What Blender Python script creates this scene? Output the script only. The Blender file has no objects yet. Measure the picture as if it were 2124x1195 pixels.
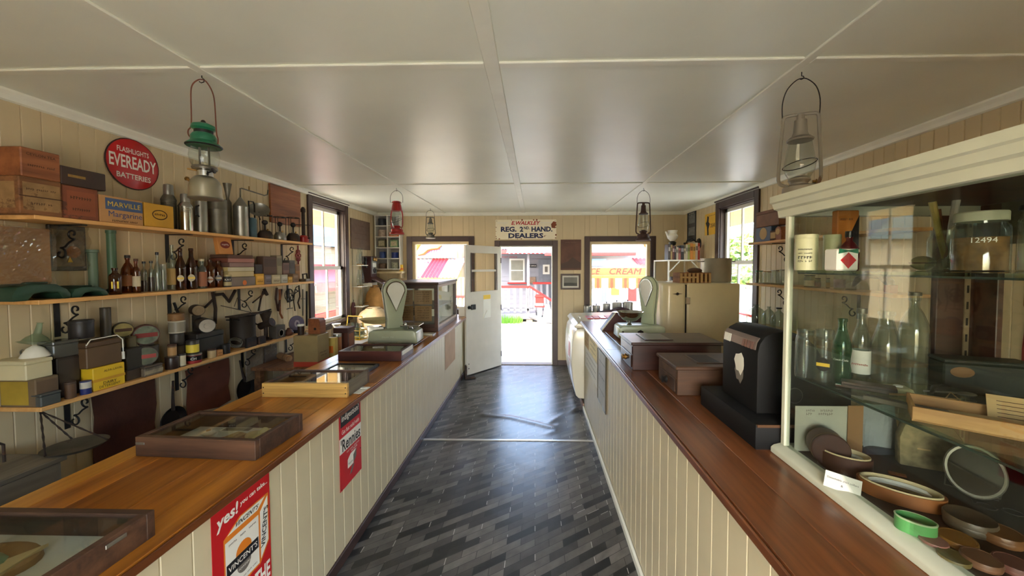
import bpy, bmesh, math, random
from mathutils import Vector, Matrix
random.seed(7)
SC = bpy.context.scene
COL = SC.collection
# ------------------------------------------------------------ camera
EYE = 1.725
YAW, PITCH, ROLL, FPX = .0237, .0349, .002, 767.05
PCX, PCY = 1090.9, 578.05
_F = Vector((-math.sin(YAW)*math.cos(PITCH), math.cos(YAW)*math.cos(PITCH), -math.sin(PITCH)))
_R = Vector((math.cos(YAW), math.sin(YAW), 0)); _D = _F.cross(_R)
CR = _R*math.cos(ROLL)+_D*math.sin(ROLL); CD = _D*math.cos(ROLL)-_R*math.sin(ROLL)
camd = bpy.data.cameras.new('camera'); cam = bpy.data.objects.new('camera', camd); COL.objects.link(cam)
camd.sensor_fit = 'HORIZONTAL'; camd.sensor_width = 36.0; camd.lens = 36.0*FPX/2124
camd.shift_x = -(PCX-1062)/2124; camd.shift_y = (PCY-597.5)/2124
camd.clip_start = .02; camd.clip_end = 300
mw = Matrix.Identity(4)
for i in range(3):
    mw[i][0] = CR[i]; mw[i][1] = -CD[i]; mw[i][2] = -_F[i]
mw[2][3] = EYE
cam.matrix_world = mw
SC.camera = cam
# ------------------------------------------------------------ light
world = bpy.data.worlds.new('sky'); SC.world = world; world.use_nodes = True
wn = world.node_tree.nodes; wl = world.node_tree.links
bg = wn['Background']
sky = wn.new('ShaderNodeTexSky'); sky.sky_type = 'NISHITA'; sky.sun_disc = False
sky.sun_elevation = math.radians(42); sky.sun_rotation = math.radians(215); sky.dust_density = 2.5; sky.air_density = 1.0; sky.ozone_density = .6
mixw = wn.new('ShaderNodeMixRGB'); mixw.inputs[0].default_value = .5; mixw.inputs[2].default_value = (.33,.35,.345,1)
wl.new(sky.outputs[0], mixw.inputs[1]); wl.new(mixw.outputs[0], bg.inputs[0])
bg.inputs[1].default_value = 3.7
sun_d = bpy.data.lights.new('sun', 'SUN'); sun_d.energy = 3.2; sun_d.angle = math.radians(.6); sun_d.color = (1,.94,.82)
sun = bpy.data.objects.new('sun', sun_d); COL.objects.link(sun)
sun.rotation_euler = Vector((.80,.36,-.66)).to_track_quat('-Z', 'Y').to_euler()
vs = SC.view_settings
vs.view_transform = 'Standard'; vs.look = 'None'; vs.gamma = 1.0; vs.use_curve_mapping = False
vs.exposure = 0.88
SC.cycles.max_bounces = 14; SC.cycles.diffuse_bounces = 7; SC.cycles.transparent_max_bounces = 40
SC.cycles.glossy_bounces = 5; SC.cycles.sample_clamp_indirect = 6.0
SC.cycles.caustics_reflective = False; SC.cycles.caustics_refractive = False

def at(px, py, x=None, y=None, z=None):
    d = CR*((px-PCX)/FPX) + CD*((py-PCY)/FPX) + _F
    if x is not None: t = x/d.x
    elif y is not None: t = y/d.y
    else: t = (z-EYE)/d.z
    return Vector((0,0,EYE)) + d*t
# ------------------------------------------------------------ helpers
def lin(c): return tuple(((v/255+.055)/1.055)**2.4 if v/255 > .04045 else v/255/12.92 for v in c)
class G:
    def __init__(s): s.v = []; s.f = []; s.T = Matrix.Identity(4)
    def add(s, vs_, fs):
        n = len(s.v); s.v += [tuple(s.T @ Vector(p)) for p in vs_]; s.f += [tuple(n+i for i in f) for f in fs]; return s
    def box(s, x0, x1, y0, y1, z0, z1):
        return s.add([(x0,y0,z0),(x1,y0,z0),(x1,y1,z0),(x0,y1,z0),(x0,y0,z1),(x1,y0,z1),(x1,y1,z1),(x0,y1,z1)],
                     [(0,3,2,1),(4,5,6,7),(0,1,5,4),(1,2,6,5),(2,3,7,6),(3,0,4,7)])
    def prism(s, poly, a0, a1, axis='y'):
        n = len(poly)
        def P(p, a): return (a,p[0],p[1]) if axis == 'x' else (p[0],a,p[1]) if axis == 'y' else (p[0],p[1],a)
        return s.add([P(p,a0) for p in poly]+[P(p,a1) for p in poly],
                     [tuple(range(n)), tuple(range(2*n-1,n-1,-1))]+[(i,n+i,n+(i+1)%n,(i+1)%n) for i in range(n)])
    def lathe(s, prof, seg=20, c=(0,0), sx=1, sy=1, caps=True):
        vs_ = []; fs = []
        for r, z in prof:
            for k in range(seg):
                a = 2*math.pi*k/seg; vs_.append((c[0]+r*sx*math.cos(a), c[1]+r*sy*math.sin(a), z))
        for i in range(len(prof)-1):
            for k in range(seg):
                k2 = (k+1)%seg; fs.append((i*seg+k, i*seg+k2, (i+1)*seg+k2, (i+1)*seg+k))
        if caps:
            if prof[0][0] > 1e-6: fs.append(tuple(range(seg-1,-1,-1)))
            if prof[-1][0] > 1e-6: fs.append(tuple((len(prof)-1)*seg+k for k in range(seg)))
        return s.add(vs_, fs)
    def tube(s, pts, r, seg=6, closed=False):
        pts = [Vector(p) for p in pts]; n = len(pts); vs_ = []; fs = []; up = None
        for i, p in enumerate(pts):
            if closed: t = pts[(i+1)%n]-pts[i-1]
            else: t = (pts[min(i+1,n-1)]-pts[max(i-1,0)])
            t = t.normalized() if t.length > 1e-9 else Vector((0,0,1))
            if up is None:
                up = Vector((0,0,1)) if abs(t.z) < .9 else Vector((1,0,0))
            u = (up - t*up.dot(t)); u = u.normalized() if u.length > 1e-6 else t.orthogonal().normalized()
            w = t.cross(u); up = u
            rr = r[i] if isinstance(r, (list,tuple)) else r
            for k in range(seg):
                a = 2*math.pi*k/seg; vs_.append(tuple(p + u*(rr*math.cos(a)) + w*(rr*math.sin(a))))
        for i in range(n if closed else n-1):
            j = (i+1)%n
            for k in range(seg): k2 = (k+1)%seg; fs.append((i*seg+k, i*seg+k2, j*seg+k2, j*seg+k))
        if not closed: fs += [tuple(range(seg-1,-1,-1)), tuple((n-1)*seg+k for k in range(seg))]
        return s.add(vs_, fs)
    def ball(s, c, rx, ry=None, rz=None, seg=14, rings=8):
        ry = rx if ry is None else ry; rz = rx if rz is None else rz
        T0 = s.T; s.T = T0 @ Matrix.Translation(c) @ Matrix.Diagonal((rx,ry,rz,1))
        s.lathe([(max(1e-4,math.sin(math.pi*i/rings)), -math.cos(math.pi*i/rings)) for i in range(rings+1)], seg, caps=False)
        s.T = T0; return s
    def grid(s, fn, nu, nv):
        vs_ = [fn(i/nu, j/nv) for j in range(nv+1) for i in range(nu+1)]
        return s.add(vs_, [(j*(nu+1)+i, j*(nu+1)+i+1, (j+1)*(nu+1)+i+1, (j+1)*(nu+1)+i) for j in range(nv) for i in range(nu)])
    def at(s, M): s.T = M; return s
    def mesh(s, name, bev=0, smooth=True, segs=1, recalc=True):
        me = bpy.data.meshes.new(name); bm = bmesh.new()
        vv = [bm.verts.new(p) for p in s.v]
        for f in s.f:
            try: bm.faces.new([vv[i] for i in f])
            except ValueError: pass
        if recalc: bmesh.ops.recalc_face_normals(bm, faces=bm.faces)
        if bev:
            es = [e for e in bm.edges if len(e.link_faces) == 2 and e.calc_face_angle(0) > .5]
            bmesh.ops.bevel(bm, geom=es, offset=bev, segments=segs, affect='EDGES', profile=.5, clamp_overlap=True)
        for f in bm.faces: f.smooth = smooth
        if smooth:
            for e in bm.edges:
                if len(e.link_faces) == 2 and e.calc_face_angle(0) > .56: e.smooth = False
        bm.to_mesh(me); bm.free(); return me
def T(x=0,y=0,z=0): return Matrix.Translation((x,y,z))
def RX(a): return Matrix.Rotation(math.radians(a),4,'X')
def RY(a): return Matrix.Rotation(math.radians(a),4,'Y')
def RZ(a): return Matrix.Rotation(math.radians(a),4,'Z')
def link(name, me, mat, parent=None):
    o = bpy.data.objects.new(name, me); COL.objects.link(o)
    if mat is not None and not me.materials: me.materials.append(mat)
    if parent is not None: o.parent = parent
    return o
def part(name, g, mat, parent=None, bev=0, smooth=True, label=None, segs=1):
    o = link(name, g.mesh(name, bev, smooth, segs), mat, parent)
    if label: o['label'] = label
    return o
def tag(o, label, cat, group=None):
    o['label'] = label; o['category'] = cat
    if group: o['group'] = group
    return o
def thing(name, label, cat, loc=(0,0,0), rz=0, group=None, rot=None):
    o = bpy.data.objects.new(name, None); COL.objects.link(o); o.empty_display_size = .05
    o.location = loc; o.rotation_euler = rot if rot else (0,0,math.radians(rz))
    return tag(o, label, cat, group)
def struct(name, g, mat, bev=0, smooth=False, parent=None):
    o = part(name, g, mat, parent, bev, smooth)
    if parent is None: o['kind'] = 'structure'
    return o
def sempty(name):
    o = bpy.data.objects.new(name, None); COL.objects.link(o); o['kind'] = 'structure'; return o
def dup(root, loc, rz=None, label=None):
    r = root.copy(); COL.objects.link(r); r.location = loc
    if rz is not None: r.rotation_euler[2] = math.radians(rz)
    if label: r['label'] = label
    for ch in root.children:
        c = ch.copy(); COL.objects.link(c); c.parent = r
        for gch in ch.children:
            d = gch.copy(); COL.objects.link(d); d.parent = c
    return r
def arc(c, r, a0, a1, n=10, plane='xz', ry=None):
    ry = r if ry is None else ry; out = []
    for i in range(n+1):
        a = math.radians(a0+(a1-a0)*i/n); u, v = r*math.cos(a), ry*math.sin(a)
        out.append((c[0]+u,c[1],c[2]+v) if plane == 'xz' else (c[0],c[1]+u,c[2]+v) if plane == 'yz' else (c[0]+u,c[1]+v,c[2]))
    return out
# faces for lettering: matrix whose X is reading direction and Y is up
def FACE(d, o):
    m = {'-y':((1,0,0),(0,0,1)), '+x':((0,1,0),(0,0,1)), '-x':((0,-1,0),(0,0,1)), '+z':((1,0,0),(0,1,0)), '+y':((-1,0,0),(0,0,1))}[d]
    X, Y = Vector(m[0]), Vector(m[1]); Z = X.cross(Y); M = Matrix.Identity(4)
    for i in range(3): M[i][0] = X[i]; M[i][1] = Y[i]; M[i][2] = Z[i]; M[i][3] = o[i]
    return M
READABLE = {'FLASHLIGHTS','EVEREADY','BATTERIES','MARVILLE','Margarine','CEYLON TEA','ALFA-LAVAL','DAIRY','DETERGENT','yes!','you can take...',"VINCENT'S",'POWDERS','THE','indigestion?','Get fast relief with',"'Rennies",'Rennies','E.WALKLEY','REG.','2','ND.','HAND.','DEALERS','POST OFFICE','P. OFFICE','Shop','ICE','CREAM','WEET-BIX','12494','Coca-Cola','Detachable shirt collars','&','CH','KAY','DEAR'}
def smooth(pts, n=4):
    P = [Vector(p) for p in pts]; out = []
    for i in range(len(P)-1):
        a, b, c, d = P[max(i-1,0)], P[i], P[i+1], P[min(i+2,len(P)-1)]
        for k in range(n):
            t = k/n; out.append(tuple(.5*((2*b)+(c-a)*t+(2*a-5*b+4*c-d)*t*t+(3*b-a-3*c+d)*t*t*t)))
    return out+[tuple(P[-1])]
def illegible(s, mat, parent, M, w, h, name, depth):
    # print too worn or small to read: a row of broken strokes
    rnd = random.Random(len(s)*7+ord(s[0])); g = G().at(M); n = max(len(s), int(w/.011)); s = (s+' ')*(n//(len(s)+1)+1); s = s[:n]; c = w/n; hh = min(h or 9, c*1.5)
    for i, ch in enumerate(s):
        if ch == ' ': continue
        x = -w/2+(i+.15)*c; a = hh*rnd.uniform(.25,.5); b = hh*rnd.uniform(.3,.5)
        g.add([(x,-a,depth),(x+c*.3,-a,depth),(x+c*.3,b,depth),(x,b,depth)],[(0,1,2,3)])
        z = rnd.uniform(-.3,.3)*hh; g.add([(x,z,depth),(x+c*.75,z,depth),(x+c*.75,z+hh*.18,depth),(x,z+hh*.18,depth)],[(0,1,2,3)])
    o = part('worn_print', g, mat, parent, smooth=False); o['kind'] = 'stuff'; return o
def text(s, mat, parent, M, w=None, h=None, shear=0, bold=0, name='lettering', depth=.0004, align='CENTER', space=1):
    if s not in READABLE: return illegible(s, mat, parent, M, w or .05, h, name, depth)
    cu = bpy.data.curves.new('txt', 'FONT'); cu.body = s; cu.size = 1; cu.align_x = align; cu.shear = shear
    cu.offset = bold; cu.extrude = 0; cu.resolution_u = 2; cu.space_character = space
    o = bpy.data.objects.new('txt', cu)
    me = bpy.data.meshes.new_from_object(o); bpy.data.objects.remove(o); bpy.data.curves.remove(cu)
    xs = [v.co.x for v in me.vertices]; ys = [v.co.y for v in me.vertices]
    if not xs: return None
    bw, bh = max(xs)-min(xs), max(ys)-min(ys); cx, cy = (max(xs)+min(xs))/2, (max(ys)+min(ys))/2
    sx = w/bw if w else None; sy = h/bh if h else None
    if sx is None: sx = sy
    if sy is None: sy = sx
    for v in me.vertices: v.co = M @ Vector(((v.co.x-cx)*sx, (v.co.y-cy)*sy, depth))
    me.name = name; me.materials.clear(); me.materials.append(mat)
    return link(name, me, None, parent)
# ------------------------------------------------------------ materials
_MC = {}
def _new(name):
    m = bpy.data.materials.new(name); m.use_nodes = True; nt = m.node_tree
    return m, nt, nt.nodes['Principled BSDF']
def paint(name, rgb, rough=.55, metal=0, var=.12, scale=6, bump=.0, bscale=60, wear=None, wearamt=.6, wscale=9, coat=0, spec=None):
    if name in _MC: return _MC[name]
    m, nt, b = _new(name); L = nt.links.new; N = nt.nodes.new
    c = lin(rgb)
    tc = N('ShaderNodeTexCoord'); no = N('ShaderNodeTexNoise'); no.inputs['Scale'].default_value = scale; no.inputs['Detail'].default_value = 4
    L(tc.outputs['Object'], no.inputs['Vector'])
    rp = N('ShaderNodeValToRGB'); rp.color_ramp.elements[0].position = .3; rp.color_ramp.elements[1].position = .7
    rp.color_ramp.elements[0].color = tuple(v*(1-var) for v in c)+(1,); rp.color_ramp.elements[1].color = tuple(min(1,v*(1+var)) for v in c)+(1,)
    L(no.outputs['Fac'], rp.inputs[0]); out = rp.outputs[0]
    if wear:
        n2 = N('ShaderNodeTexNoise'); n2.inputs['Scale'].default_value = wscale; n2.inputs['Detail'].default_value = 8; n2.inputs['Roughness'].default_value = .7
        L(tc.outputs['Object'], n2.inputs['Vector'])
        r2 = N('ShaderNodeValToRGB'); r2.color_ramp.elements[0].position = wearamt; r2.color_ramp.elements[1].position = wearamt+.05
        L(n2.outputs['Fac'], r2.inputs[0]); mx = N('ShaderNodeMixRGB'); L(r2.outputs[0], mx.inputs[0]); L(out, mx.inputs[1]); mx.inputs[2].default_value = lin(wear)+(1,); out = mx.outputs[0]
    L(out, b.inputs['Base Color']); b.inputs['Roughness'].default_value = rough; b.inputs['Metallic'].default_value = metal
    if coat: b.inputs['Coat Weight'].default_value = coat; b.inputs['Coat Roughness'].default_value = .15
    if spec is not None: b.inputs['Specular IOR Level'].default_value = spec
    if bump:
        n3 = N('ShaderNodeTexNoise'); n3.inputs['Scale'].default_value = bscale; n3.inputs['Detail'].default_value = 3; L(tc.outputs['Object'], n3.inputs['Vector'])
        bp = N('ShaderNodeBump'); bp.inputs['Strength'].default_value = bump; bp.inputs['Distance'].default_value = .01; L(n3.outputs['Fac'], bp.inputs['Height']); L(bp.outputs[0], b.inputs['Normal'])
    _MC[name] = m; return m
def wood(name, c1, c2, axis='y', scale=10, rough=.45, stretch=12, coat=0, bump=.15, knots=True):
    if name in _MC: return _MC[name]
    m, nt, b = _new(name); L = nt.links.new; N = nt.nodes.new
    tc = N('ShaderNodeTexCoord'); mp = N('ShaderNodeMapping'); s = [scale]*3; s['xyz'.index(axis)] = scale/stretch; mp.inputs['Scale'].default_value = s
    L(tc.outputs['Object'], mp.inputs['Vector'])
    oi = N('ShaderNodeObjectInfo'); ad = N('ShaderNodeVectorMath'); ad.operation = 'ADD'; mu = N('ShaderNodeVectorMath'); mu.operation = 'SCALE'
    cb = N('ShaderNodeCombineXYZ'); L(oi.outputs['Random'], cb.inputs[0]); L(oi.outputs['Random'], cb.inputs[1]); L(oi.outputs['Random'], cb.inputs[2]); L(cb.outputs[0], mu.inputs[0]); mu.inputs['Scale'].default_value = 37
    L(mp.outputs[0], ad.inputs[0]); L(mu.outputs[0], ad.inputs[1])
    n1 = N('ShaderNodeTexNoise'); n1.inputs['Scale'].default_value = 1; n1.inputs['Detail'].default_value = 5; n1.inputs['Distortion'].default_value = .6; L(ad.outputs[0], n1.inputs['Vector'])
    n2 = N('ShaderNodeTexNoise'); n2.inputs['Scale'].default_value = 6; n2.inputs['Detail'].default_value = 2; L(ad.outputs[0], n2.inputs['Vector'])
    mx = N('ShaderNodeMath'); mx.operation = 'MULTIPLY_ADD'; L(n2.outputs['Fac'], mx.inputs[0]); mx.inputs[1].default_value = .35; L(n1.outputs['Fac'], mx.inputs[2])
    rp = N('ShaderNodeValToRGB'); rp.color_ramp.elements[0].position = .48; rp.color_ramp.elements[1].position = .86
    rp.color_ramp.elements[0].color = lin(c1)+(1,); rp.color_ramp.elements[1].color = lin(c2)+(1,); L(mx.outputs[0], rp.inputs[0])
    hs = N('ShaderNodeHueSaturation'); L(rp.outputs[0], hs.inputs['Color'])
    mv = N('ShaderNodeMath'); mv.operation = 'MULTIPLY_ADD'; L(oi.outputs['Random'], mv.inputs[0]); mv.inputs[1].default_value = .3; mv.inputs[2].default_value = .85; L(mv.outputs[0], hs.inputs['Value'])
    L(hs.outputs[0], b.inputs['Base Color']); b.inputs['Roughness'].default_value = rough
    if coat: b.inputs['Coat Weight'].default_value = coat; b.inputs['Coat Roughness'].default_value = .2
    if bump:
        bp = N('ShaderNodeBump'); bp.inputs['Strength'].default_value = bump; bp.inputs['Distance'].default_value = .004; L(mx.outputs[0], bp.inputs['Height']); L(bp.outputs[0], b.inputs['Normal'])
    _MC[name] = m; return m
def frs(nt, ior):
    # same Fresnel from both sides of a thin pane
    N = nt.nodes.new; fr = N('ShaderNodeFresnel'); ge = N('ShaderNodeNewGeometry'); mr = N('ShaderNodeMapRange')
    mr.inputs['To Min'].default_value = ior; mr.inputs['To Max'].default_value = 1/ior
    nt.links.new(ge.outputs['Backfacing'], mr.inputs['Value']); nt.links.new(mr.outputs[0], fr.inputs['IOR']); return fr
def glass(name, tint=(1,1,1), rough=.02, ior=1.45):
    # thin-walled clear glass: see-through with Fresnel reflection
    if name in _MC: return _MC[name]
    m = bpy.data.materials.new(name); m.use_nodes = True; nt = m.node_tree; nt.nodes.clear(); L = nt.links.new; N = nt.nodes.new
    o = N('ShaderNodeOutputMaterial'); mx = N('ShaderNodeMixShader'); fr = frs(nt, ior)
    tr = N('ShaderNodeBsdfTransparent'); tr.inputs[0].default_value = tuple(tint)+(1,); gl = N('ShaderNodeBsdfGlossy'); gl.inputs['Roughness'].default_value = rough
    L(fr.outputs[0], mx.inputs[0]); L(tr.outputs[0], mx.inputs[1]); L(gl.outputs[0], mx.inputs[2]); L(mx.outputs[0], o.inputs[0])
    _MC[name] = m; return m
def bottleglass(name, rgb, dens=.75):
    # coloured hollow glass: darker absorption, sharp reflections
    if name in _MC: return _MC[name]
    m = bpy.data.materials.new(name); m.use_nodes = True; nt = m.node_tree; nt.nodes.clear(); L = nt.links.new; N = nt.nodes.new
    o = N('ShaderNodeOutputMaterial'); mx = N('ShaderNodeMixShader'); fr = frs(nt, 1.5)
    tr = N('ShaderNodeBsdfTransparent'); tr.inputs[0].default_value = lin(rgb)+(1,); gl = N('ShaderNodeBsdfGlossy'); gl.inputs['Roughness'].default_value = .04
    df = N('ShaderNodeBsdfDiffuse'); df.inputs[0].default_value = tuple(v*.5 for v in lin(rgb))+(1,)
    m2 = N('ShaderNodeMixShader'); m2.inputs[0].default_value = 1-dens; L(tr.outputs[0], m2.inputs[1]); L(df.outputs[0], m2.inputs[2])
    L(fr.outputs[0], mx.inputs[0]); L(m2.outputs[0], mx.inputs[1]); L(gl.outputs[0], mx.inputs[2]); L(mx.outputs[0], o.inputs[0])
    _MC[name] = m; return m
def vinyl():
    m, nt, b = _new('slate_print_vinyl'); L = nt.links.new; N = nt.nodes.new
    tc = N('ShaderNodeTexCoord'); mp = N('ShaderNodeMapping'); mp.inputs['Scale'].default_value = (1,1,1)
    # the printed tiles are sheared: short joints run along the room, long ones at 33 degrees across it
    s0 = N('ShaderNodeSeparateXYZ'); L(tc.outputs['Object'], s0.inputs[0]); sh = N('ShaderNodeMath'); sh.operation = 'MULTIPLY_ADD'; sh.inputs[1].default_value = -.65; L(s0.outputs[0], sh.inputs[0]); L(s0.outputs[1], sh.inputs[2])
    cb = N('ShaderNodeCombineXYZ'); L(s0.outputs[0], cb.inputs[0]); L(sh.outputs[0], cb.inputs[1]); L(cb.outputs[0], mp.inputs['Vector'])
    br = N('ShaderNodeTexBrick'); br.offset = .5; br.inputs['Scale'].default_value = 1; br.inputs['Brick Width'].default_value = .175; br.inputs['Row Height'].default_value = .06
    br.inputs['Mortar Size'].default_value = .0016; br.inputs['Bias'].default_value = -.1; br.inputs['Color1'].default_value = (.012,.012,.012,1); br.inputs['Color2'].default_value = (.15,.138,.125,1); br.inputs['Mortar'].default_value = (.012,.012,.012,1)
    L(mp.outputs[0], br.inputs['Vector'])
    # pale dashes on the short joints and some long ones
    sp = N('ShaderNodeSeparateXYZ'); L(mp.outputs[0], sp.inputs[0])
    no = N('ShaderNodeTexNoise'); no.inputs['Scale'].default_value = 2.2; no.inputs['Detail'].default_value = 2; L(tc.outputs['Object'], no.inputs['Vector'])
    b2 = N('ShaderNodeTexBrick'); b2.offset = .5; b2.inputs['Scale'].default_value = 1; b2.inputs['Brick Width'].default_value = .35; b2.inputs['Row Height'].default_value = .06; b2.inputs['Mortar Size'].default_value = .0019; b2.inputs['Mortar Smooth'].default_value = 0
    L(mp.outputs[0], b2.inputs['Vector'])
    # mask for short joints: centre of rows only
    my = N('ShaderNodeMath'); my.operation = 'PINGPONG'; my.inputs[1].default_value = .03; L(sp.outputs[1], my.inputs[0])
    gt = N('ShaderNodeMath'); gt.operation = 'GREATER_THAN'; gt.inputs[1].default_value = .005; L(my.outputs[0], gt.inputs[0])
    ns = N('ShaderNodeMath'); ns.operation = 'GREATER_THAN'; ns.inputs[1].default_value = .66; L(no.outputs['Fac'], ns.inputs[0])
    nd = N('ShaderNodeTexNoise'); nd.inputs['Scale'].default_value = 6.5; nd.inputs['Detail'].default_value = 0; L(tc.outputs['Object'], nd.inputs['Vector']); dg = N('ShaderNodeMath'); dg.operation = 'GREATER_THAN'; dg.inputs[1].default_value = .48; L(nd.outputs['Fac'], dg.inputs[0]); gm = N('ShaderNodeMath'); gm.operation = 'MULTIPLY'; L(gt.outputs[0], gm.inputs[0]); L(dg.outputs[0], gm.inputs[1])
    mxm = N('ShaderNodeMath'); mxm.operation = 'MAXIMUM'; L(gm.outputs[0], mxm.inputs[0]); L(ns.outputs[0], mxm.inputs[1])
    ml = N('ShaderNodeMath'); ml.operation = 'MULTIPLY'; L(b2.outputs['Fac'], ml.inputs[0]); L(mxm.outputs[0], ml.inputs[1])
    mx = N('ShaderNodeMixRGB'); L(ml.outputs[0], mx.inputs[0]); L(br.outputs['Color'], mx.inputs[1]); mx.inputs[2].default_value = (.42,.41,.38,1)
    n3 = N('ShaderNodeTexNoise'); n3.inputs['Scale'].default_value = 14; n3.inputs['Detail'].default_value = 5; L(mp.outputs[0], n3.inputs['Vector'])
    m2 = N('ShaderNodeMixRGB'); m2.blend_type = 'OVERLAY'; m2.inputs[0].default_value = .55; L(mx.outputs[0], m2.inputs[1]); L(n3.outputs['Fac'], m2.inputs[2])
    L(m2.outputs[0], b.inputs['Base Color']); b.inputs['Roughness'].default_value = .3
    n4 = N('ShaderNodeTexNoise'); n4.inputs['Scale'].default_value = 5; n4.inputs['Detail'].default_value = 6; L(tc.outputs['Object'], n4.inputs['Vector'])
    bp = N('ShaderNodeBump'); bp.inputs['Strength'].default_value = .12; bp.inputs['Distance'].default_value = .02; L(n4.outputs['Fac'], bp.inputs['Height']); L(bp.outputs[0], b.inputs['Normal'])
    return m
def gradz(name, c1, c2, rough=.6): return paint(name, c1, rough)
CREAM = paint('cream_wall_paint', (200,182,146), .5, var=.05, scale=3, bump=.04)
CEIL = paint('gloss_ceiling_paint', (234,236,222), .34, var=.05, scale=1.5, bump=.05, bscale=7)
TRIMW = paint('white_trim_paint', (236,236,222), .42, var=.04)
BROWN = paint('dark_brown_trim_paint', (62,44,40), .42, var=.12)
COUNTERW = paint('pale_counter_paint', (200,189,158), .42, var=.05, scale=4)
TOPL = wood('honey_varnished_timber', (124,66,18), (196,126,44), 'y', 9, .3, 14, coat=.35)
TOPR = wood('red_brown_varnished_timber', (82,44,22), (138,82,44), 'y', 12, .33, 14, coat=.3)
PINE = wood('new_pine', (196,142,78), (228,180,116), 'y', 9, .5, 16)
DARKW = wood('dark_stained_timber', (38,20,14), (74,42,28), 'x', 10, .42, 10, coat=.15)
MIDW = wood('weathered_crate_timber', (92,58,34), (142,96,58), 'y', 14, .7, 10)
REDW = wood('reddish_timber', (104,56,30), (150,90,52), 'y', 10, .5, 12)
GREYW = wood('greyed_timber', (86,78,64), (126,116,98), 'y', 9, .8, 10)
LIGHTW = wood('striped_pine', (150,112,52), (206,166,92), 'x', 26, .5, 26)
IRON = paint('black_iron', (30,27,26), .55, .3, var=.3, scale=20)
RUSTI = paint('rusty_iron', (58,46,40), .7, .4, var=.3, scale=25, wear=(92,58,38), wearamt=.58, wscale=14)
GALV = paint('galvanised_tin', (150,148,140), .38, .85, var=.18, scale=9)
GALVD = paint('dull_galvanised_tin', (112,108,96), .5, .7, var=.25, scale=9, wear=(92,84,68), wearamt=.6)
STEEL = paint('polished_steel', (190,190,186), .18, 1.0, var=.05)
ALU = paint('aluminium', (196,194,188), .32, .9, var=.06)
BRASS = paint('aged_brass', (150,116,62), .4, .8, var=.2, scale=20)
GLASS = glass('clear_pane_glass')
GLASSC = glass('case_glass', (.93,.96,.94))
GLASSE = glass('green_edge_glass', (.72,.84,.78))
CLEAR = bottleglass('clear_bottle_glass', (240,244,240), .96)
AMBER = bottleglass('amber_bottle_glass', (200,122,56), .86)
BROWNG = bottleglass('dark_brown_bottle_glass', (142,78,36), .82)
GREENG = bottleglass('green_bottle_glass', (176,216,186), .9)
PALEG = bottleglass('pale_green_pressed_glass', (220,236,222), .86)
BLACK = paint('black_enamel', (14,14,15), .35, var=.15)
WHITE = paint('white_enamel', (226,224,214), .3, var=.03)
INKB = paint('black_ink', (20,20,24), .6, var=.05)
INKN = paint('navy_ink', (28,34,74), .6, var=.05)
INKR = paint('red_ink', (178,26,30), .5, var=.05)
INKW = paint('white_ink', (236,232,222), .5, var=.03)
INKY = paint('yellow_ink', (228,190,54), .5, var=.05)
INKO = paint('orange_ink', (214,122,32), .5, var=.05)
INKG = paint('grey_ink', (110,104,96), .6, var=.1)
SIGNR = paint('red_enamel_sign', (188,28,34), .3, var=.05)
PAPER = paint('white_paper', (226,224,214), .7, var=.04)
PAPERT = paint('tan_paper', (176,146,100), .75, var=.12)
PAPERB = paint('brown_kraft_paper', (150,112,74), .6, var=.12)
PLAST = bottleglass('clear_plastic_film', (240,234,220), .88)
LEATHER = paint('brown_leather', (78,42,28), .5, var=.3, scale=5, bump=.2, bscale=40)
DKLEATH = paint('dark_leather', (58,32,24), .45, var=.3, scale=8, wear=(112,72,46), wearamt=.66)
MINT = paint('mint_green_enamel', (168,178,150), .3, var=.05, coat=.2)
CREAME = paint('cream_fridge_enamel', (212,200,164), .32, var=.05, coat=.25)
RED = paint('red_lantern_enamel', (150,24,22), .35, var=.15)
GRN = paint('green_lantern_enamel', (34,104,74), .3, var=.15)
SACK = paint('hessian_sack', (196,172,132), .9, var=.2, scale=12, bump=.4, bscale=120)
SACKT = paint('tan_sack', (172,128,72), .9, var=.2, scale=12, bump=.4, bscale=120)
ORANGE = paint('orange_tin', (222,112,30), .5, var=.1)
YELLOWB = paint('yellow_carton', (226,184,36), .55, var=.08)
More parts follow.
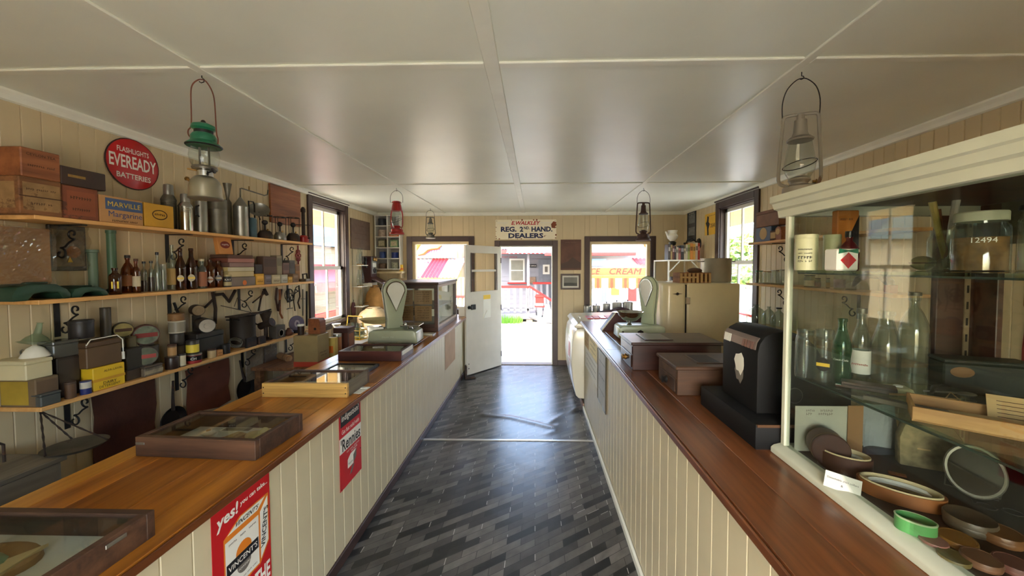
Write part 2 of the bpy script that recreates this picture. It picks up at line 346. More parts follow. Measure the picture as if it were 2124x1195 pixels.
# ------------------------------------------------------------ room shell
XL, XR, YB, YF, CH = -2.75, 2.556, 6.378, -1.9, 2.638
BOARD = {}
def wall(name, axis, pos, inward, u0, u1, z0, z1, ops, pitch, ub0, cap=.0045):
    root = sempty(name)
    def P(u, d, z): return (pos+inward*d, u, z) if axis == 'x' else (u, pos+inward*d, z)
    us = sorted(set([u0,u1]+[o[0] for o in ops]+[o[1] for o in ops])); g = G()
    def spans(a, b):
        zs = [(z0,z1)]
        for o in ops:
            if o[0] < b-1e-6 and o[1] > a+1e-6:
                nz = []
                for p,q in zs:
                    if o[2] > p: nz.append((p,min(q,o[2])))
                    if o[3] < q: nz.append((max(p,o[3]),q))
                zs = [s_ for s_ in nz if s_[1]-s_[0] > .003]
        return zs
    for a, b in zip(us[:-1], us[1:]):
        for p, q in spans(a,b):
            A = P(a,-.12,p); B = P(b,-.001,q)
            g.box(min(A[0],B[0]),max(A[0],B[0]),min(A[1],B[1]),max(A[1],B[1]),p,q)
    part('wall_core', g, CREAM, root, smooth=False)
    u = ub0
    while u < u1-.004:
        v = min(u+pitch, u1); cuts = sorted(set([u,v]+[c for o in ops for c in o[:2] if u < c < v]))
        for a, b in zip(cuts[:-1], cuts[1:]):
            if b-a < .006: continue
            for p, q in spans(a,b):
                key = (axis,inward,round(b-a,4),round(q-p,3))
                if key not in BOARD:
                    w, h, t, c = b-a, q-p, .014, min(cap,(b-a)/3); gg = G()
                    poly = [(0,0),(0,t-c),(c,t),(w-c,t),(w,t-c),(w,0)]
                    poly = [(inward*d,uu) if axis == 'x' else (uu,inward*d) for uu,d in poly]
                    gg.prism(poly, 0, h, 'z'); BOARD[key] = gg.mesh('board', smooth=False); BOARD[key].materials.append(CREAM)
                o = link('board', BOARD[key], None, root); o.location = P(a,0,p)
        u = v
    return root
# openings (u0,u1,z0,z1)
WL = (4.49,5.27,.985,2.515); WR = (4.34,5.16,.985,2.505)
WBL = (-2.12,-1.13,.985,2.145); WBR = (.94,1.97,.905,2.135); DO = (-.60,.307,0,2.065)
wall('wall_left','x',XL,1,YF,YB,0,CH,[WL],.0835,.85)
wall('wall_right','x',XR,-1,YF,YB,0,CH,[WR],.084,.85)
wall('wall_back','y',YB,-1,XL-.12,XR+.12,0,CH,[WBL,WBR,DO],.19,XL)
wall('wall_front','y',YF,1,XL-.12,XR+.12,0,CH,[(-1.0,1.1,0,2.2)],.19,XL)
# ceiling sheets and cover strips
ceil = sempty('ceiling')
SX = [XL-.1,-1.5456,-.1927,1.2072,XR+.1]; SY = [YF-.1,-.74,1.70,4.14,YB+.1]
for i in range(4):
    for j in range(4):
        part('panel', G().box(SX[i]+.002,SX[i+1]-.002,SY[j]+.002,SY[j+1]-.002,CH,CH+.012), CEIL, ceil, smooth=False)
part('backing', G().box(XL-.12,XR+.12,YF-.12,YB+.12,CH+.013,CH+.06), CEIL, ceil, smooth=False)
n = 0
for k, x in enumerate(SX[1:4]):
    n += 1; w = .034 if k == 1 else .022
    struct('trim_%d' % n, G().box(x-w,x+w,YF+.03,YB-.03,CH-.011,CH), TRIMW, bev=.003)
for y in SY[1:4]:
    for a, b in zip(SX[:-1], SX[1:]):
        n += 1
        lo = a+(.034 if abs(a+.1927) < .01 else .022); hi = b-(.034 if abs(b+.1927) < .01 else .022)
        struct('trim_%d' % n, G().box(max(lo,XL+.03),min(hi,XR-.03),y-.021,y+.021,CH-.010,CH), TRIMW, bev=.003)
def cornice(p, axis, pos, inward, a, b):
    prof = [(0,0),(.045,0),(.045,-.012),(.03,-.03),(.02,-.05),(0,-.055)]
    g = G()
    if axis == 'x': g.prism([(pos+inward*(d+.014),CH+z) for d,z in prof], a, b, 'y')
    else: g.prism([(pos+inward*(d+.014),CH+z) for d,z in prof], a, b, 'x')
    struct(p, g, TRIMW)
cornice('trim_%d' % (n+1),'x',XL,1,YF,YB); cornice('trim_%d' % (n+2),'x',XR,-1,YF,YB); cornice('trim_%d' % (n+3),'y',YB,-1,XL,XR); cornice('trim_%d' % (n+4),'y',YF,1,XL,XR)
# floor: boards under printed vinyl, with the puckers near the door
VIN = vinyl()
flo = sempty('floor'); part('subfloor', G().box(XL-.12,XR+.12,YF-.12,YB+.12,-.2,-.004), paint('floor_timber',(70,56,48),.7), flo, smooth=False)
def ridge(x, y, pts, w, h):
    best = 9
    for (x0,y0),(x1,y1) in zip(pts[:-1],pts[1:]):
        dx, dy = x1-x0, y1-y0; t = max(0,min(1,((x-x0)*dx+(y-y0)*dy)/(dx*dx+dy*dy)))
        best = min(best, math.hypot(x-x0-t*dx, y-y0-t*dy))
    return h*math.exp(-(best/w)**2)
def pts_floor(l): return [tuple(at(a,b,z=0))[:2] for a,b in l]
R1 = pts_floor([(1003,861),(1060,866),(1110,878),(1145,887)]); R2 = pts_floor([(1140,876),(1170,860),(1203,842)]); R3 = pts_floor([(1160,880),(1152,894),(1135,900)]); R4 = pts_floor([(1035,930),(1068,920)]); R5 = pts_floor([(985,838),(1003,861)])
def vfn(x0,x1,y0,y1):
    def f(u,v):
        x = x0+(x1-x0)*u; y = y0+(y1-y0)*v
        z = ridge(x,y,R1,.04,.009)+ridge(x,y,R2,.04,.007)+ridge(x,y,R3,.035,.004)+ridge(x,y,R4,.03,.004)+ridge(x,y,R5,.04,.004)
        return (x,y,z)
    return f
g = G().grid(vfn(-1.12,.60,3.615,YB+.0),60,100); part('vinyl_sheet', g, VIN, flo)
g = G().grid(lambda u,v: (-1.12+1.72*u, YF+(3.57-YF)*v, 0),4,8); part('vinyl_sheet', g, VIN, flo)
struct('trim_33', G().prism([(3.575,0),(3.58,.006),(3.605,.006),(3.61,0)],-1.11,.59,'x'), ALU)
for i,(a,b) in enumerate(((XL+.014,-1.12),(.60,XR-.014))):
    part('side_floor', G().box(a,b,YF,YB,-.004,.001), paint('worn_back_floor',(96,78,62),.7), flo, smooth=False)
struct('baseboard_back', G().box(.397,.62,YB-.03,YB-.014,0,.09).box(-1.12,-.70,YB-.03,YB-.014,0,.09), BROWN, bev=.003)
struct('trim_36', G().box(-.60,.307,YB-.02,YB+.14,-.02,.012), paint('door_sill_timber',(120,104,90),.6), bev=.003)
# ------------------------------------------------------------ windows
def side_window(name, x, s, op, meet):
    y0,y1,z0,z1 = op; root = sempty(name); c = .088
    def B(d0,d1,ya,yb,za,zb): return G().box(min(x+s*d0,x+s*d1),max(x+s*d0,x+s*d1),ya,yb,za,zb)
    for nm,a in (('casing',(y0-c,y0+.004,z0-.02,z1+c)),('casing',(y1-.004,y1+c,z0-.02,z1+c)),('casing',(y0+.004,y1-.004,z1,z1+c))):
        part(nm, B(.012,.036,*a), BROWN, root, bev=.004)
    part('head_moulding', B(.012,.05,y0-c-.012,y1+c+.012,z1+c,z1+c+.022), BROWN, root, bev=.004)
    part('window_sill', B(-.10,.07,y0-c-.02,y1+c+.02,z0-.045,z0-.01), BROWN, root, bev=.006)
    part('apron', B(.012,.03,y0-c,y1+c,z0-.10,z0-.045), BROWN, root, bev=.003)
    for a in ((y0,y0+.016),(y1-.016,y1)): part('jamb', B(-.12,.012,a[0],a[1],z0,z1), BROWN, root)
    part('jamb', B(-.12,.012,y0+.016,y1-.016,z1-.016,z1), BROWN, root)
    ya, yb = y0+.018, y1-.018
    for zz0,zz1,d in ((meet-.02,z1-.018,-.085),(z0-.008,meet+.022,-.045)):
        f = G()
        for a in ((ya,ya+.05,zz0,zz1),(yb-.05,yb,zz0,zz1),(ya,yb,zz0,zz0+.045),(ya,yb,zz1-.045,zz1)):
            A = B(d,d+.034,*a); f.add(A.v,A.f)
        sash = part('sash', f, WHITE, root, smooth=False)
        ym = (ya+yb)/2
        part('muntin', B(d+.004,d+.03,ym-.012,ym+.012,zz0+.045,zz1-.045), WHITE, sash, bev=.004)
        for a,b in ((ya+.05,ym-.012),(ym+.012,yb-.05)): part('pane', B(d+.015,d+.018,a,b,zz0+.045,zz1-.045), GLASS, sash, smooth=False)
    return root
side_window('window_1', XL, 1, WL, 1.70); side_window('window_2', XR, -1, WR, 1.76)
def shop_window(name, op, cs):
    x0,x1,z0,z1 = op; root = sempty(name); c = cs
    def B(d0,d1,a,b,p,q): return G().box(a,b,YB-d1,YB-d0,p,q)
    for a in ((x0-c,x0+.004,z0-.02,z1+c),(x1-.004,x1+c,z0-.02,z1+c),(x0+.004,x1-.004,z1,z1+c)): part('casing', B(.012,.038,*a), BROWN, root, bev=.004)
    part('window_sill', B(-.10,.13,x0-c-.02,x1+c+.02,z0-.045,z0), BROWN, root, bev=.006)
    part('apron', B(.012,.03,x0-c,x1+c,z0-.12,z0-.045), BROWN, root, bev=.003)
    f = G()
    for a in ((x0,x0+.045,z0,z1),(x1-.045,x1,z0,z1),(x0+.045,x1-.045,z1-.045,z1),(x0+.045,x1-.045,z0,z0+.03)):
        A = B(-.10,-.02,*a); f.add(A.v,A.f)
    part('frame', f, paint('cream_window_paint',(226,208,166),.45,var=.04), root, smooth=False)
    part('pane', B(-.063,-.06,x0+.045,x1-.045,z0+.03,z1-.045), GLASS, root, smooth=False)
shop_window('window_3', WBL, .09); shop_window('window_4', WBR, .09)
# ------------------------------------------------------------ door
d = sempty('door_1')
for a in ((-.689,-.60,0,2.157),(.307,.397,0,2.157),(-.60,.307,2.065,2.157)): part('casing', G().box(a[0],a[1],YB-.038,YB-.012,a[2],a[3]), BROWN, d, bev=.004)
for a in ((-.60,-.588,.012,2.065),(.295,.307,.012,2.065),(-.588,.295,2.05,2.065)): part('jamb', G().box(a[0],a[1],YB-.012,YB+.12,a[2],a[3]), TRIMW, d)
LW, LH = .80, 2.035; g = G(); t = .018
for a in ((0,.10,0,LH),(LW-.10,LW,0,LH),(.10,LW-.10,LH-.12,LH),(.10,LW-.10,1.615,1.65),(.10,LW-.10,1.27,1.30),(.10,LW-.10,0,1.27)): g.box(a[0],a[1],-t,t,a[2],a[3])
leaf = part('leaf', g, paint('off_white_door_paint',(206,201,190),.38,var=.04), d, smooth=False)
leaf.matrix_local = T(-.59,YB-.05,.014) @ RZ(180+52.5)
for z0,z1 in ((1.30,1.615),(1.65,LH-.12)): part('pane', G().box(.10,LW-.10,-.002,.002,z0,z1), GLASS, leaf, smooth=False)
for x in (.10,LW-.118): part('glazing_bead', G().box(x,x+.018,t-.002,t+.008,1.30,LH-.12).box(x,x+.018,-t-.008,-t+.002,1.30,LH-.12), BROWN, leaf, smooth=False)
g = G(); g.lathe([(.028,-.004),(.028,0),(.012,.004),(.012,.03),(.026,.04),(.028,.055),(.016,.066),(0,.068)],14); g.T = T()
for s in (1,-1):
    g2 = G(); g2.T = T(LW-.06,s*t,1.06) @ RX(-90*s); g2.lathe([(.028,0),(.028,.004),(.011,.008),(.011,.035),(.024,.042),(.026,.055),(.014,.064),(0,.065)],14)
    part('knob', g2, BLACK, leaf)
    part('lock_box', G().box(LW-.19,LW-.10,s*t-.001 if s>0 else -t-.022,t+.022 if s>0 else -t+.001,1.02,1.10), IRON, leaf, bev=.004)
nt_ = part('notice', G().box(.26,.43,t,t+.002,.86,1.24), PAPER, leaf, smooth=False, label='white notice sheet with yellow heading')
part('heading', G().box(.265,.425,t+.002,t+.003,1.165,1.235), INKY, leaf, smooth=False)
part('fold_flap', G().prism([(.27,.87),(.35,.98),(.41,.9),(.42,.86)],t+.002,t+.012,'y'), PAPER, leaf, smooth=False)
for z in (.10,.17): part('screw', G().at(T(LW-.05,t,z) @ RX(-90)).lathe([(.009,0),(.007,.004),(0,.005)],10), BLACK, leaf)
for z in (.2,1.0,1.8): part('hinge', G().at(T(.004,t,z)).lathe([(.008,-.045),(.008,.045)],10), IRON, leaf)
# daylight portals in the openings (guide sampling only)
for nm,loc,sx,sy,rot in (('p',(XL-.2,4.88,1.75),.8,1.55,(0,90,0)),('p',(XR+.2,4.75,1.75),.85,1.55,(0,-90,0)),('p',(-1.62,YB+.2,1.56),1.0,1.2,(90,0,180)),('p',(1.45,YB+.2,1.52),1.05,1.25,(90,0,180)),('p',(-.15,YB+.2,1.03),.9,2.06,(90,0,180)),('p',(.05,YF-.2,1.1),2.1,2.2,(90,0,0))):
    ld = bpy.data.lights.new('window_portal','AREA'); ld.shape = 'RECTANGLE'; ld.size = sx; ld.size_y = sy; ld.cycles.is_portal = True
    if rot[1]: ld.size, ld.size_y = sy, sx
    lo = bpy.data.objects.new('window_portal', ld); COL.objects.link(lo); lo.location = loc
    nrm = Vector((0,0,1.75)) ; tgt = Vector((0,2.5,loc[2])); dirv = Vector((1,0,0)) if loc[0] < XL else Vector((-1,0,0)) if loc[0] > XR else Vector((0,-1,0)) if loc[1] > YB else Vector((0,1,0))
    lo.rotation_euler = dirv.to_track_quat('-Z','Y').to_euler()
    if rot[1]: ld.size, ld.size_y = sx, sy
# ------------------------------------------------------------ counters
def counter_front(root, x, s, y0, y1, z0, z1, pitch, mat, name='board'):
    y = y0; cache = {}
    while y < y1-.004:
        w = min(pitch, y1-y); k = round(w,4)
        if k not in cache:
            t, c = .014, .004
            poly = [(0,0),(s*(t-c),0),(s*t,c),(s*t,w-c),(s*(t-c),w),(0,w)]
            cache[k] = G().prism([(a,b) for a,b in poly],0,z1-z0,'z').mesh('board',smooth=False); cache[k].materials.append(mat)
        o = link(name, cache[k], None, root); o.location = (x,y,z0); y += w
c = thing('shop_counter','long white tongue-and-groove counter base along the left side','counter',(0,0,0))
part('carcass', G().box(-1.74,-1.131,-1.2,5.93,0,.899), COUNTERW, c, smooth=False)
counter_front(c,-1.131,1,.0,5.93,.07,.899,.1045,COUNTERW)
part('skirting', G().box(-1.131,-1.105,-1.2,5.93,0,.07), BROWN, c, bev=.004)
part('end_stile', G().box(-1.131,-1.108,5.93,5.97,0,.899), COUNTERW, c, smooth=False)
w = thing('worktop','honey varnished plank worktop on the left counter','worktop',(0,0,0))
xs = [-1.765,-1.665,-1.545,-1.33,-1.19,-1.068]
for i,(a,b) in enumerate(zip(xs[:-1],xs[1:])):
    cuts = [-1.2,2.45,5.99] if i in (0,4) else [-1.2,1.62+.37*(i%2),3.9-.4*(i%2),5.99]
    for p,q in zip(cuts[:-1],cuts[1:]):
        part('plank', G().box(a+.0006,b-.0006,p+.0004,q-.0004,.9,.935), TOPL if i != 0 else wood('pale_edge_timber',(172,112,34),(212,154,60),'y',9,.3,14,coat=.3), w, bev=.0014)
part('nosing', G().box(-1.068,-1.06,-1.2,5.99,.901,.93), wood('dark_nosing',(78,40,16),(120,66,28),'y',9,.35,14), w, bev=.003)
c = thing('shop_counter','long white tongue-and-groove counter base along the right side','counter',(0,0,0))
part('carcass', G().box(.604,1.24,-1.2,4.38,0,1.029), COUNTERW, c, smooth=False)
counter_front(c,.604,-1,.0,4.38,.05,1.029,.1015,COUNTERW)
part('skirting', G().box(.572,.59,-1.2,4.38,0,.05), TRIMW, c, bev=.004)
part('end_stile', G().box(.59,.606,4.345,4.385,0,1.029), COUNTERW, c, smooth=False)
w = thing('worktop','red-brown scratched timber worktop on the right counter','worktop',(0,0,0))
xs = [.552,.70,.86,1.01,1.14,1.268]
for i,(a,b) in enumerate(zip(xs[:-1],xs[1:])):
    cuts = [-1.2,4.40] if i % 2 else [-1.2,2.9,4.40]
    for p,q in zip(cuts[:-1],cuts[1:]): part('plank', G().box(a+.0006,b-.0006,p+.0004,q-.0004,1.03,1.065), TOPR, w, bev=.0015)
part('nosing', G().box(.543,.552,-1.2,4.40,1.031,1.06), TOPR, w, bev=.003)
struct('baseboard_right', G().box(.575,.592,4.39,YB-.03,0,.07), paint('worn_red_skirting',(132,104,92),.6), bev=.003)
# ------------------------------------------------------------ outside
SAND = paint('pale_sandy_gravel',(196,190,174),.9,var=.15,scale=3,bump=.3,bscale=30)
GRASS = paint('dry_grass',(140,150,90),.95,var=.3,scale=4,bump=.4,bscale=40)
g = G()
def gz(y): return -.06 if y < 7 else -.06-.36*min(1,(y-7)/7.0)
ys = [-14,6.55,7,9,11,14,40]
g = G().grid(lambda u,v: (-40+80*u, ys[min(int(v*6+.5),6)], gz(ys[min(int(v*6+.5),6)])-(.02 if ys[min(int(v*6+.5),6)] < 6.6 else 0)),4,6)
o = part('ground', g, SAND, None, smooth=False); o['kind'] = 'structure'; o.name = 'ground'
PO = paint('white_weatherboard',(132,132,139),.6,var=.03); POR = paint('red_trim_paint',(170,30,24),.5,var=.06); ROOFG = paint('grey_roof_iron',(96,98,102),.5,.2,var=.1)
def corr(g, x0, x1, p0, p1, n, amp=.02):
    # corrugated sheet from p0=(y,z) low edge to p1 high edge
    m = n*4
    g.grid(lambda u,v: (x0+(x1-x0)*u, p0[0]+(p1[0]-p0[0])*v, p0[1]+(p1[1]-p0[1])*v+amp*math.sin(u*n*2*math.pi)), m, 1)
    return g
def A(px,py,y): return at(px,py,y=y)
b = thing('post_office_building','white weatherboard post office with red rails across the yard','building',(0,15.6,0))
bx = -15.6
def LB(g, x0,x1,y0,y1,z0,z1): return g.box(x0,x1,y0-15.6,y1-15.6,z0,z1)
x0 = A(1000,600,15.6).x; x1 = A(1330,600,15.6).x
zf = A(1090,650,14).z; zg = A(1090,526,14).z
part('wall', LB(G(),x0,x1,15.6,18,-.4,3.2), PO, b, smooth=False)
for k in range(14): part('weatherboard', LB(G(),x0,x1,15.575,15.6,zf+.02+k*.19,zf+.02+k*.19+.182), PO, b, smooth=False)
part('deck', LB(G(),x0-.3,A(1103,600,14).x+.15,14,15.6,zf-.22,zf), PO, b, smooth=False)
part('deck', LB(G(),A(1103,600,14).x+.15,x1,14.9,15.6,zf-.22,zf), PO, b, smooth=False)
for px in (1098,1060,1000): part('stump', LB(G(),A(px,600,14.1).x-.12,A(px,600,14.1).x+.12,14.05,14.3,-.46,zf-.22), paint('concrete_stump',(150,144,132),.8), b, smooth=False)
part('roof', corr(G(),x0-.5,x1+.5,(13.68-15.6,zg+.15),(18-15.6,zg+1.5),90), ROOFG, b)
part('gutter', LB(G(),x0-.5,x1+.5,13.62,13.76,zg-.02,zg+.12), POR, b, bev=.01)
for px in (1096,1165): part('post', LB(G(),A(px,600,14.05).x-.05,A(px,600,14.05).x+.05,14,14.1,zf,zg), PO, b, bev=.008)
# window and doors
def rect(px0,py0,px1,py1,y): p = A(px0,py0,y); q = A(px1,py1,y); return p.x,q.x,q.z,p.z
a,c_,e,f = rect(1060,540,1085,582,15.55)
wf = part('window', LB(G(),a-.07,c_+.07,15.53,15.57,e-.07,f+.07), WHITE, b, smooth=False)
part('pane', LB(G(),a,c_,15.515,15.53,e,(e+f)/2-.02).box(a,c_,-.085,-.07,(e+f)/2+.02,f), paint('curtained_pane',(128,126,110),.3), wf, smooth=False)
part('sill', LB(G(),a-.15,c_+.15,15.45,15.58,e-.14,e-.08), POR, b, bev=.01)
a,c_,e,f = rect(1117,538,1146,640,15.55)
dr = part('door', LB(G(),a,c_,15.53,15.57,zf,f), paint('grey_door_paint',(112,116,126),.5), b, smooth=False)
p = A(1126,549,15.5); q = A(1140,569,15.5); part('poster', LB(G(),p.x,q.x,15.505,15.53,q.z,p.z), PAPER, dr, smooth=False)
part('poster_print', LB(G(),p.x+.08,q.x-.08,15.49,15.505,q.z+.09,p.z-.08), INKG, dr, smooth=False)
a,c_,e,f = rect(1097,548,1113,555,15.5); sg = part('sign', LB(G(),a,c_,15.52,15.58,e,f), INKB, b, smooth=False)
text('P. OFFICE', INKW, sg, FACE('-y',((a+c_)/2,-.082,(e+f)/2)), w=(c_-a)*.85)
a,c_,e,f = rect(1097,575,1111,588,15.5); part('pigeonhole_board', LB(G(),a,c_,15.5,15.58,e,f), paint('brown_mesh',(128,104,84),.8,var=.5,scale=30), b, smooth=False)
p = A(1058,535,15.5); text('POST OFFICE', POR, b, FACE('-y',(A(1057,533,15.5).x,-.12,A(1057,533.5,15.5).z)), w=A(1073,533,15.5).x-A(1042,533,15.5).x)
# balustrade
rz = A(1060,594,14).z; rx0 = x0; rx1 = A(1097,600,14).x
part('handrail', LB(G(),rx0,rx1,13.98,14.06,rz-.06,rz+.02), POR, b, bev=.01)
part('handrail', LB(G(),rx1+.15,x1,14.9,14.98,A(1120,588,14.9).z-.03,A(1120,588,14.9).z+.05), POR, b, bev=.01)
part('bottom_rail', LB(G(),rx0,rx1,14.0,14.04,zf+.1,zf+.18), PO, b, smooth=False)
x = rx0+.06; pk = LB(G(),-.045,.045,14.0,14.03,zf+.03,rz-.06).mesh('picket',smooth=False)
while x < rx1-.03: o = link('picket', pk, PO, b); o.location.x = x; x += .235
x = rx1+.25; pk2 = LB(G(),-.045,.045,14.93,14.96,zf+.03,A(1120,588,14.9).z-.03).mesh('picket',smooth=False)
while x < x1: o = link('picket', pk2, PO, b); o.location.x = x; x += .24
p0 = A(1098,594,14.02); p1 = A(1148,626,13.2)
part('stair_rail', G().tube([(p0.x,p0.y-15.6,p0.z),(p1.x,p1.y-15.6,p1.z)],.045,6), POR, b)
for k in range(7):
    t = (k+.6)/7; xx = p0.x+(p1.x-p0.x)*t; yy = p0.y+(p1.y-p0.y)*t; zz = p0.z+(p1.z-p0.z)*t
    part('stair_picket', G().box(xx-.035,xx+.035,yy-15.62,yy-15.59,zz-.75,zz-.04), PO, b, smooth=False)
part('stringer', G().tube([(p0.x,p0.y-15.6,zf-.1),(p1.x+.25,p1.y-15.6,-.4)],.09,4), PO, b)
# letter box on blue post
q = A(1119,665,12.8)
m = thing('letter_box','small red letter box on pale blue post outside the door','letter box',(q.x,12.8,gz(12.8)))
hb = A(1119,637,12.8).z-gz(12.8); ht = A(1119,611,12.8).z-gz(12.8)
part('post', G().box(-.07,.07,-.05,.05,0,hb), paint('pale_blue_paint',(150,186,216),.5), m, bev=.008)
g = G().box(-.17,.17,-.12,.12,hb,hb+.05).box(-.14,.14,-.10,.10,hb+.14,hb+.34); part('box', g, POR, m, bev=.01)
part('roof', G().prism([(-.18,hb+.34),(.18,hb+.34),(.13,hb+.44),(-.13,hb+.44)],-.13,.13,'y'), POR, m, bev=.01)
part('slot_panel', G().box(-.13,.13,-.09,.09,hb+.05,hb+.14), WHITE, m, smooth=False)
m = thing('a_frame_sign','white sandwich board standing beside the post office stairs','sign',(A(1136,672,12.4).x,12.4,gz(12.4)))
for s in (-1,1): part('leg_frame', G().tube([(s*.2,0,0),(s*.03,0,.75)],.03,4).tube([(s*.2,.3,0),(s*.03,.05,.75)],.03,4), WHITE, m)
part('board', G().prism([(-.16,.15),(.16,.15),(.05,.7),(-.05,.7)],.0,.03,'y'), PAPER, m)
# grass tuft at the deck
def tuft(name,label,px,py,y,n,h,mat,spread):
    q = A(px,py,y); m = thing(name,label,'plant',(q.x,y,gz(y))); g = G()
    for k in range(n):
        a = random.uniform(0,6.3); r = random.uniform(0,spread); hh = h*random.uniform(.5,1); l = random.uniform(.02,.12)
        x,yy = r*math.cos(a), .4*r*math.sin(a)
        g.add([(x-.02,yy,0),(x+.02,yy,0),(x+l*math.cos(a),yy+l*math.sin(a),hh)],[(0,1,2)])
    o = part('leaves', g, mat, m, smooth=False); o['kind'] = 'stuff'
tuft('weed_clump','green weeds growing under the post office deck',1053,664,13.6,160,.34,paint('weed_green',(96,150,44),.8,var=.3),.55)
# left: lolly shop
b = thing('lolly_shop_building','candy-striped shop with red and white corrugated roof seen through the left shop window','building',(0,11,0))
def RC(px0,py0,px1,py1,y): p = A(px0,py0,y); q = A(px1,py1,y); return p.x,q.x,q.z,p.z
xa = A(800,600,11.6).x; xb = A(972,600,11.6).x
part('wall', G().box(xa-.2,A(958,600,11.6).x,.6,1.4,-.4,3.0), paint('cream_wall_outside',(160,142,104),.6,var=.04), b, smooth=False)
lo = A(905,576,10.2); hi = A(905,536,11.4)
REDIRON = paint('red_roof_iron',(150,34,44),.45,.1,var=.1); WHIRON = paint('peeling_white_roof_iron',(138,130,132),.5,.1,var=.08,wear=(150,36,48),wearamt=.55,wscale=7)
segs = [(790,850,WHIRON),(850,872,REDIRON),(872,883,WHIRON),(883,918,REDIRON),(918,955,WHIRON)]
for p0_,p1_,mt in ((800,850,WHIRON),(850,884,WHIRON),(884,920,REDIRON),(920,957,WHIRON)):
    u0 = A(p0_,560,10.8).x; u1 = A(p1_,560,10.8).x; part('roof_panel', corr(G(),u0,u1,(10.2-11,lo.z),(11.5-11,hi.z),max(4,int((u1-u0)/.1)),.018), mt, b)
part('roof', corr(G(),A(944,540,11.6).x,A(990,540,11.6).x,(.6,A(960,548,11.6).z),(1.5,A(960,512,12.2).z),8,.018), REDIRON, b)
a,c_,e,f = RC(852,505,947,535,11.4); sb = part('sign_board', G().box(a,c_,.36,.42,e,f), paint('pale_blue_sign',(96,116,152),.5,var=.03), b, smooth=False)
text('Lolly', paint('pink_ink',(176,50,104),.5), sb, FACE('-y',(A(895,511,11.4).x,.358,A(895,511,11.4).z)), w=.6, shear=.25)
text('Shop', paint('pink_ink',(176,50,104),.5), sb, FACE('-y',(A(905,521,11.4).x,.358,A(905,520,11.4).z)), w=.62, shear=.1)
part('scroll', G().tube([tuple(A(px,py,11.33)-Vector((0,11,0))) for px,py in ((866,528),(878,523),(886,516),(896,513),(908,512),(916,508))],[.05,.1,.09,.09,.09,.03],6), paint('tan_scroll',(168,108,48),.5), sb)
for px in (953,961): part('post', G().box(A(px,600,10.4).x-.05,A(px,600,10.4).x+.05,-.65,-.55,-.4,lo.z), paint('cream_wall_outside',(160,142,104),.6), b, bev=.008)
part('handrail', G().box(A(942,615,10.3).x,A(990,615,10.3).x,-.7,-.62,A(960,616,10.3).z-.03,A(960,616,10.3).z+.04), POR, b, bev=.01)
x = A(946,640,10.3).x; pk = G().box(-.03,.03,-.68,-.65,A(960,640,10.3).z-.35,A(960,618,10.3).z).mesh('picket',smooth=False)
for k in range(7): o = link('picket', pk, WHITE, b); o.location.x = x+k*.12
part('deck', G().box(xa,A(958,600,11.6).x,-.7,.6,-.4,A(960,655,10.3).z), WHITE, b, smooth=False)
# right: ice cream parlour
b = thing('ice_cream_parlour','ice cream parlour with lettered fascia and striped awning seen through the right shop window','building',(0,10.5,0))
Y2 = 10.5
xa = A(1150,600,Y2+.8).x; xb = A(1425,600,Y2+.8).x
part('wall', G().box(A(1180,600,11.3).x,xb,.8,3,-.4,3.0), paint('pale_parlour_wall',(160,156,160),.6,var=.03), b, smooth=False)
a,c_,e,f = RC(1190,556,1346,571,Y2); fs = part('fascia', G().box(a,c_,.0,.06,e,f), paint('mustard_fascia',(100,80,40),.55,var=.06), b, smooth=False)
for s_,px0,px1 in (('ICE',1219,1245),('CREAM',1264,1331)):
    p = A(px0,563,Y2); q = A(px1,563,Y2); text(s_, paint('deep_red_sign_ink',(130,14,10),.6), fs, FACE('-y',((p.x+q.x)/2,-.002,p.z)), w=q.x-p.x, h=.17, shear=.25)
a,c_,e,f = RC(1190,571,1346,578,Y2); part('awning_rail', G().box(a,c_,-.35,.0,e,f), paint('yellow_cream_rail',(112,90,38),.5), b, bev=.01)
k = 0; px = 1190.0
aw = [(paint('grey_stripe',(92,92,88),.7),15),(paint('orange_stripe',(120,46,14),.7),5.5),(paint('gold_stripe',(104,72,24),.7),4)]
i = 0
while px < 1345:
    mt, wpx = aw[i%3] if i%4 != 3 else aw[0]; mt, wpx = [aw[0],aw[2],aw[1],aw[2]][i%4]
    u0 = A(px,585,Y2-.35).x; u1 = A(px+wpx,585,Y2-.35).x; z1 = A(px,577,Y2-.35).z; z0 = A(px,597,Y2-.35).z; dd = (.05 if i%4 == 0 else .02)
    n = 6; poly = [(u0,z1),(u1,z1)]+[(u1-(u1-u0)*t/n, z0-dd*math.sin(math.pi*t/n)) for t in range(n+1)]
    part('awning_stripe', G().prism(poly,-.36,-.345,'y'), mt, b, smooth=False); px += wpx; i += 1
a,c_,e,f = RC(1218,598,1257,626,11.25); part('poster', G().box(a,c_,.74,.8,e,f), paint('pale_blue_poster',(104,150,190),.5,var=.2,scale=3), b, smooth=False)
a,c_,e,f = RC(1268,598,1284,612,11.25); part('poster', G().box(a,c_,.74,.8,e,f), paint('yellow_poster',(180,140,50),.5), b, smooth=False)
a,c_,e,f = RC(1304,592,1320,625,11.25); part('poster', G().box(a,c_,.74,.8,e,f), paint('red_poster',(170,40,34),.5), b, smooth=False)
a,c_,e,f = RC(1218,537,1257,552,11.25); part('window', G().box(a,c_,.74,.8,e,f), paint('painted_sky_pane',(120,160,190),.15), b, smooth=False)  # reflected sky is put into the pane's flat blue colour
a,c_,e,f = RC(1200,524,1318,530,11.0); part('gutter', G().box(a-1,c_,.4,.55,e,f), POR, b, bev=.01)
lo = A(1260,525,11.0); hi = A(1260,500,12.5); part('roof', corr(G(),A(1120,525,11).x-1,A(1318,525,11).x,(.45,lo.z),(2.4,A(1260,500,12.9).z),30,.018), ROOFG, b)
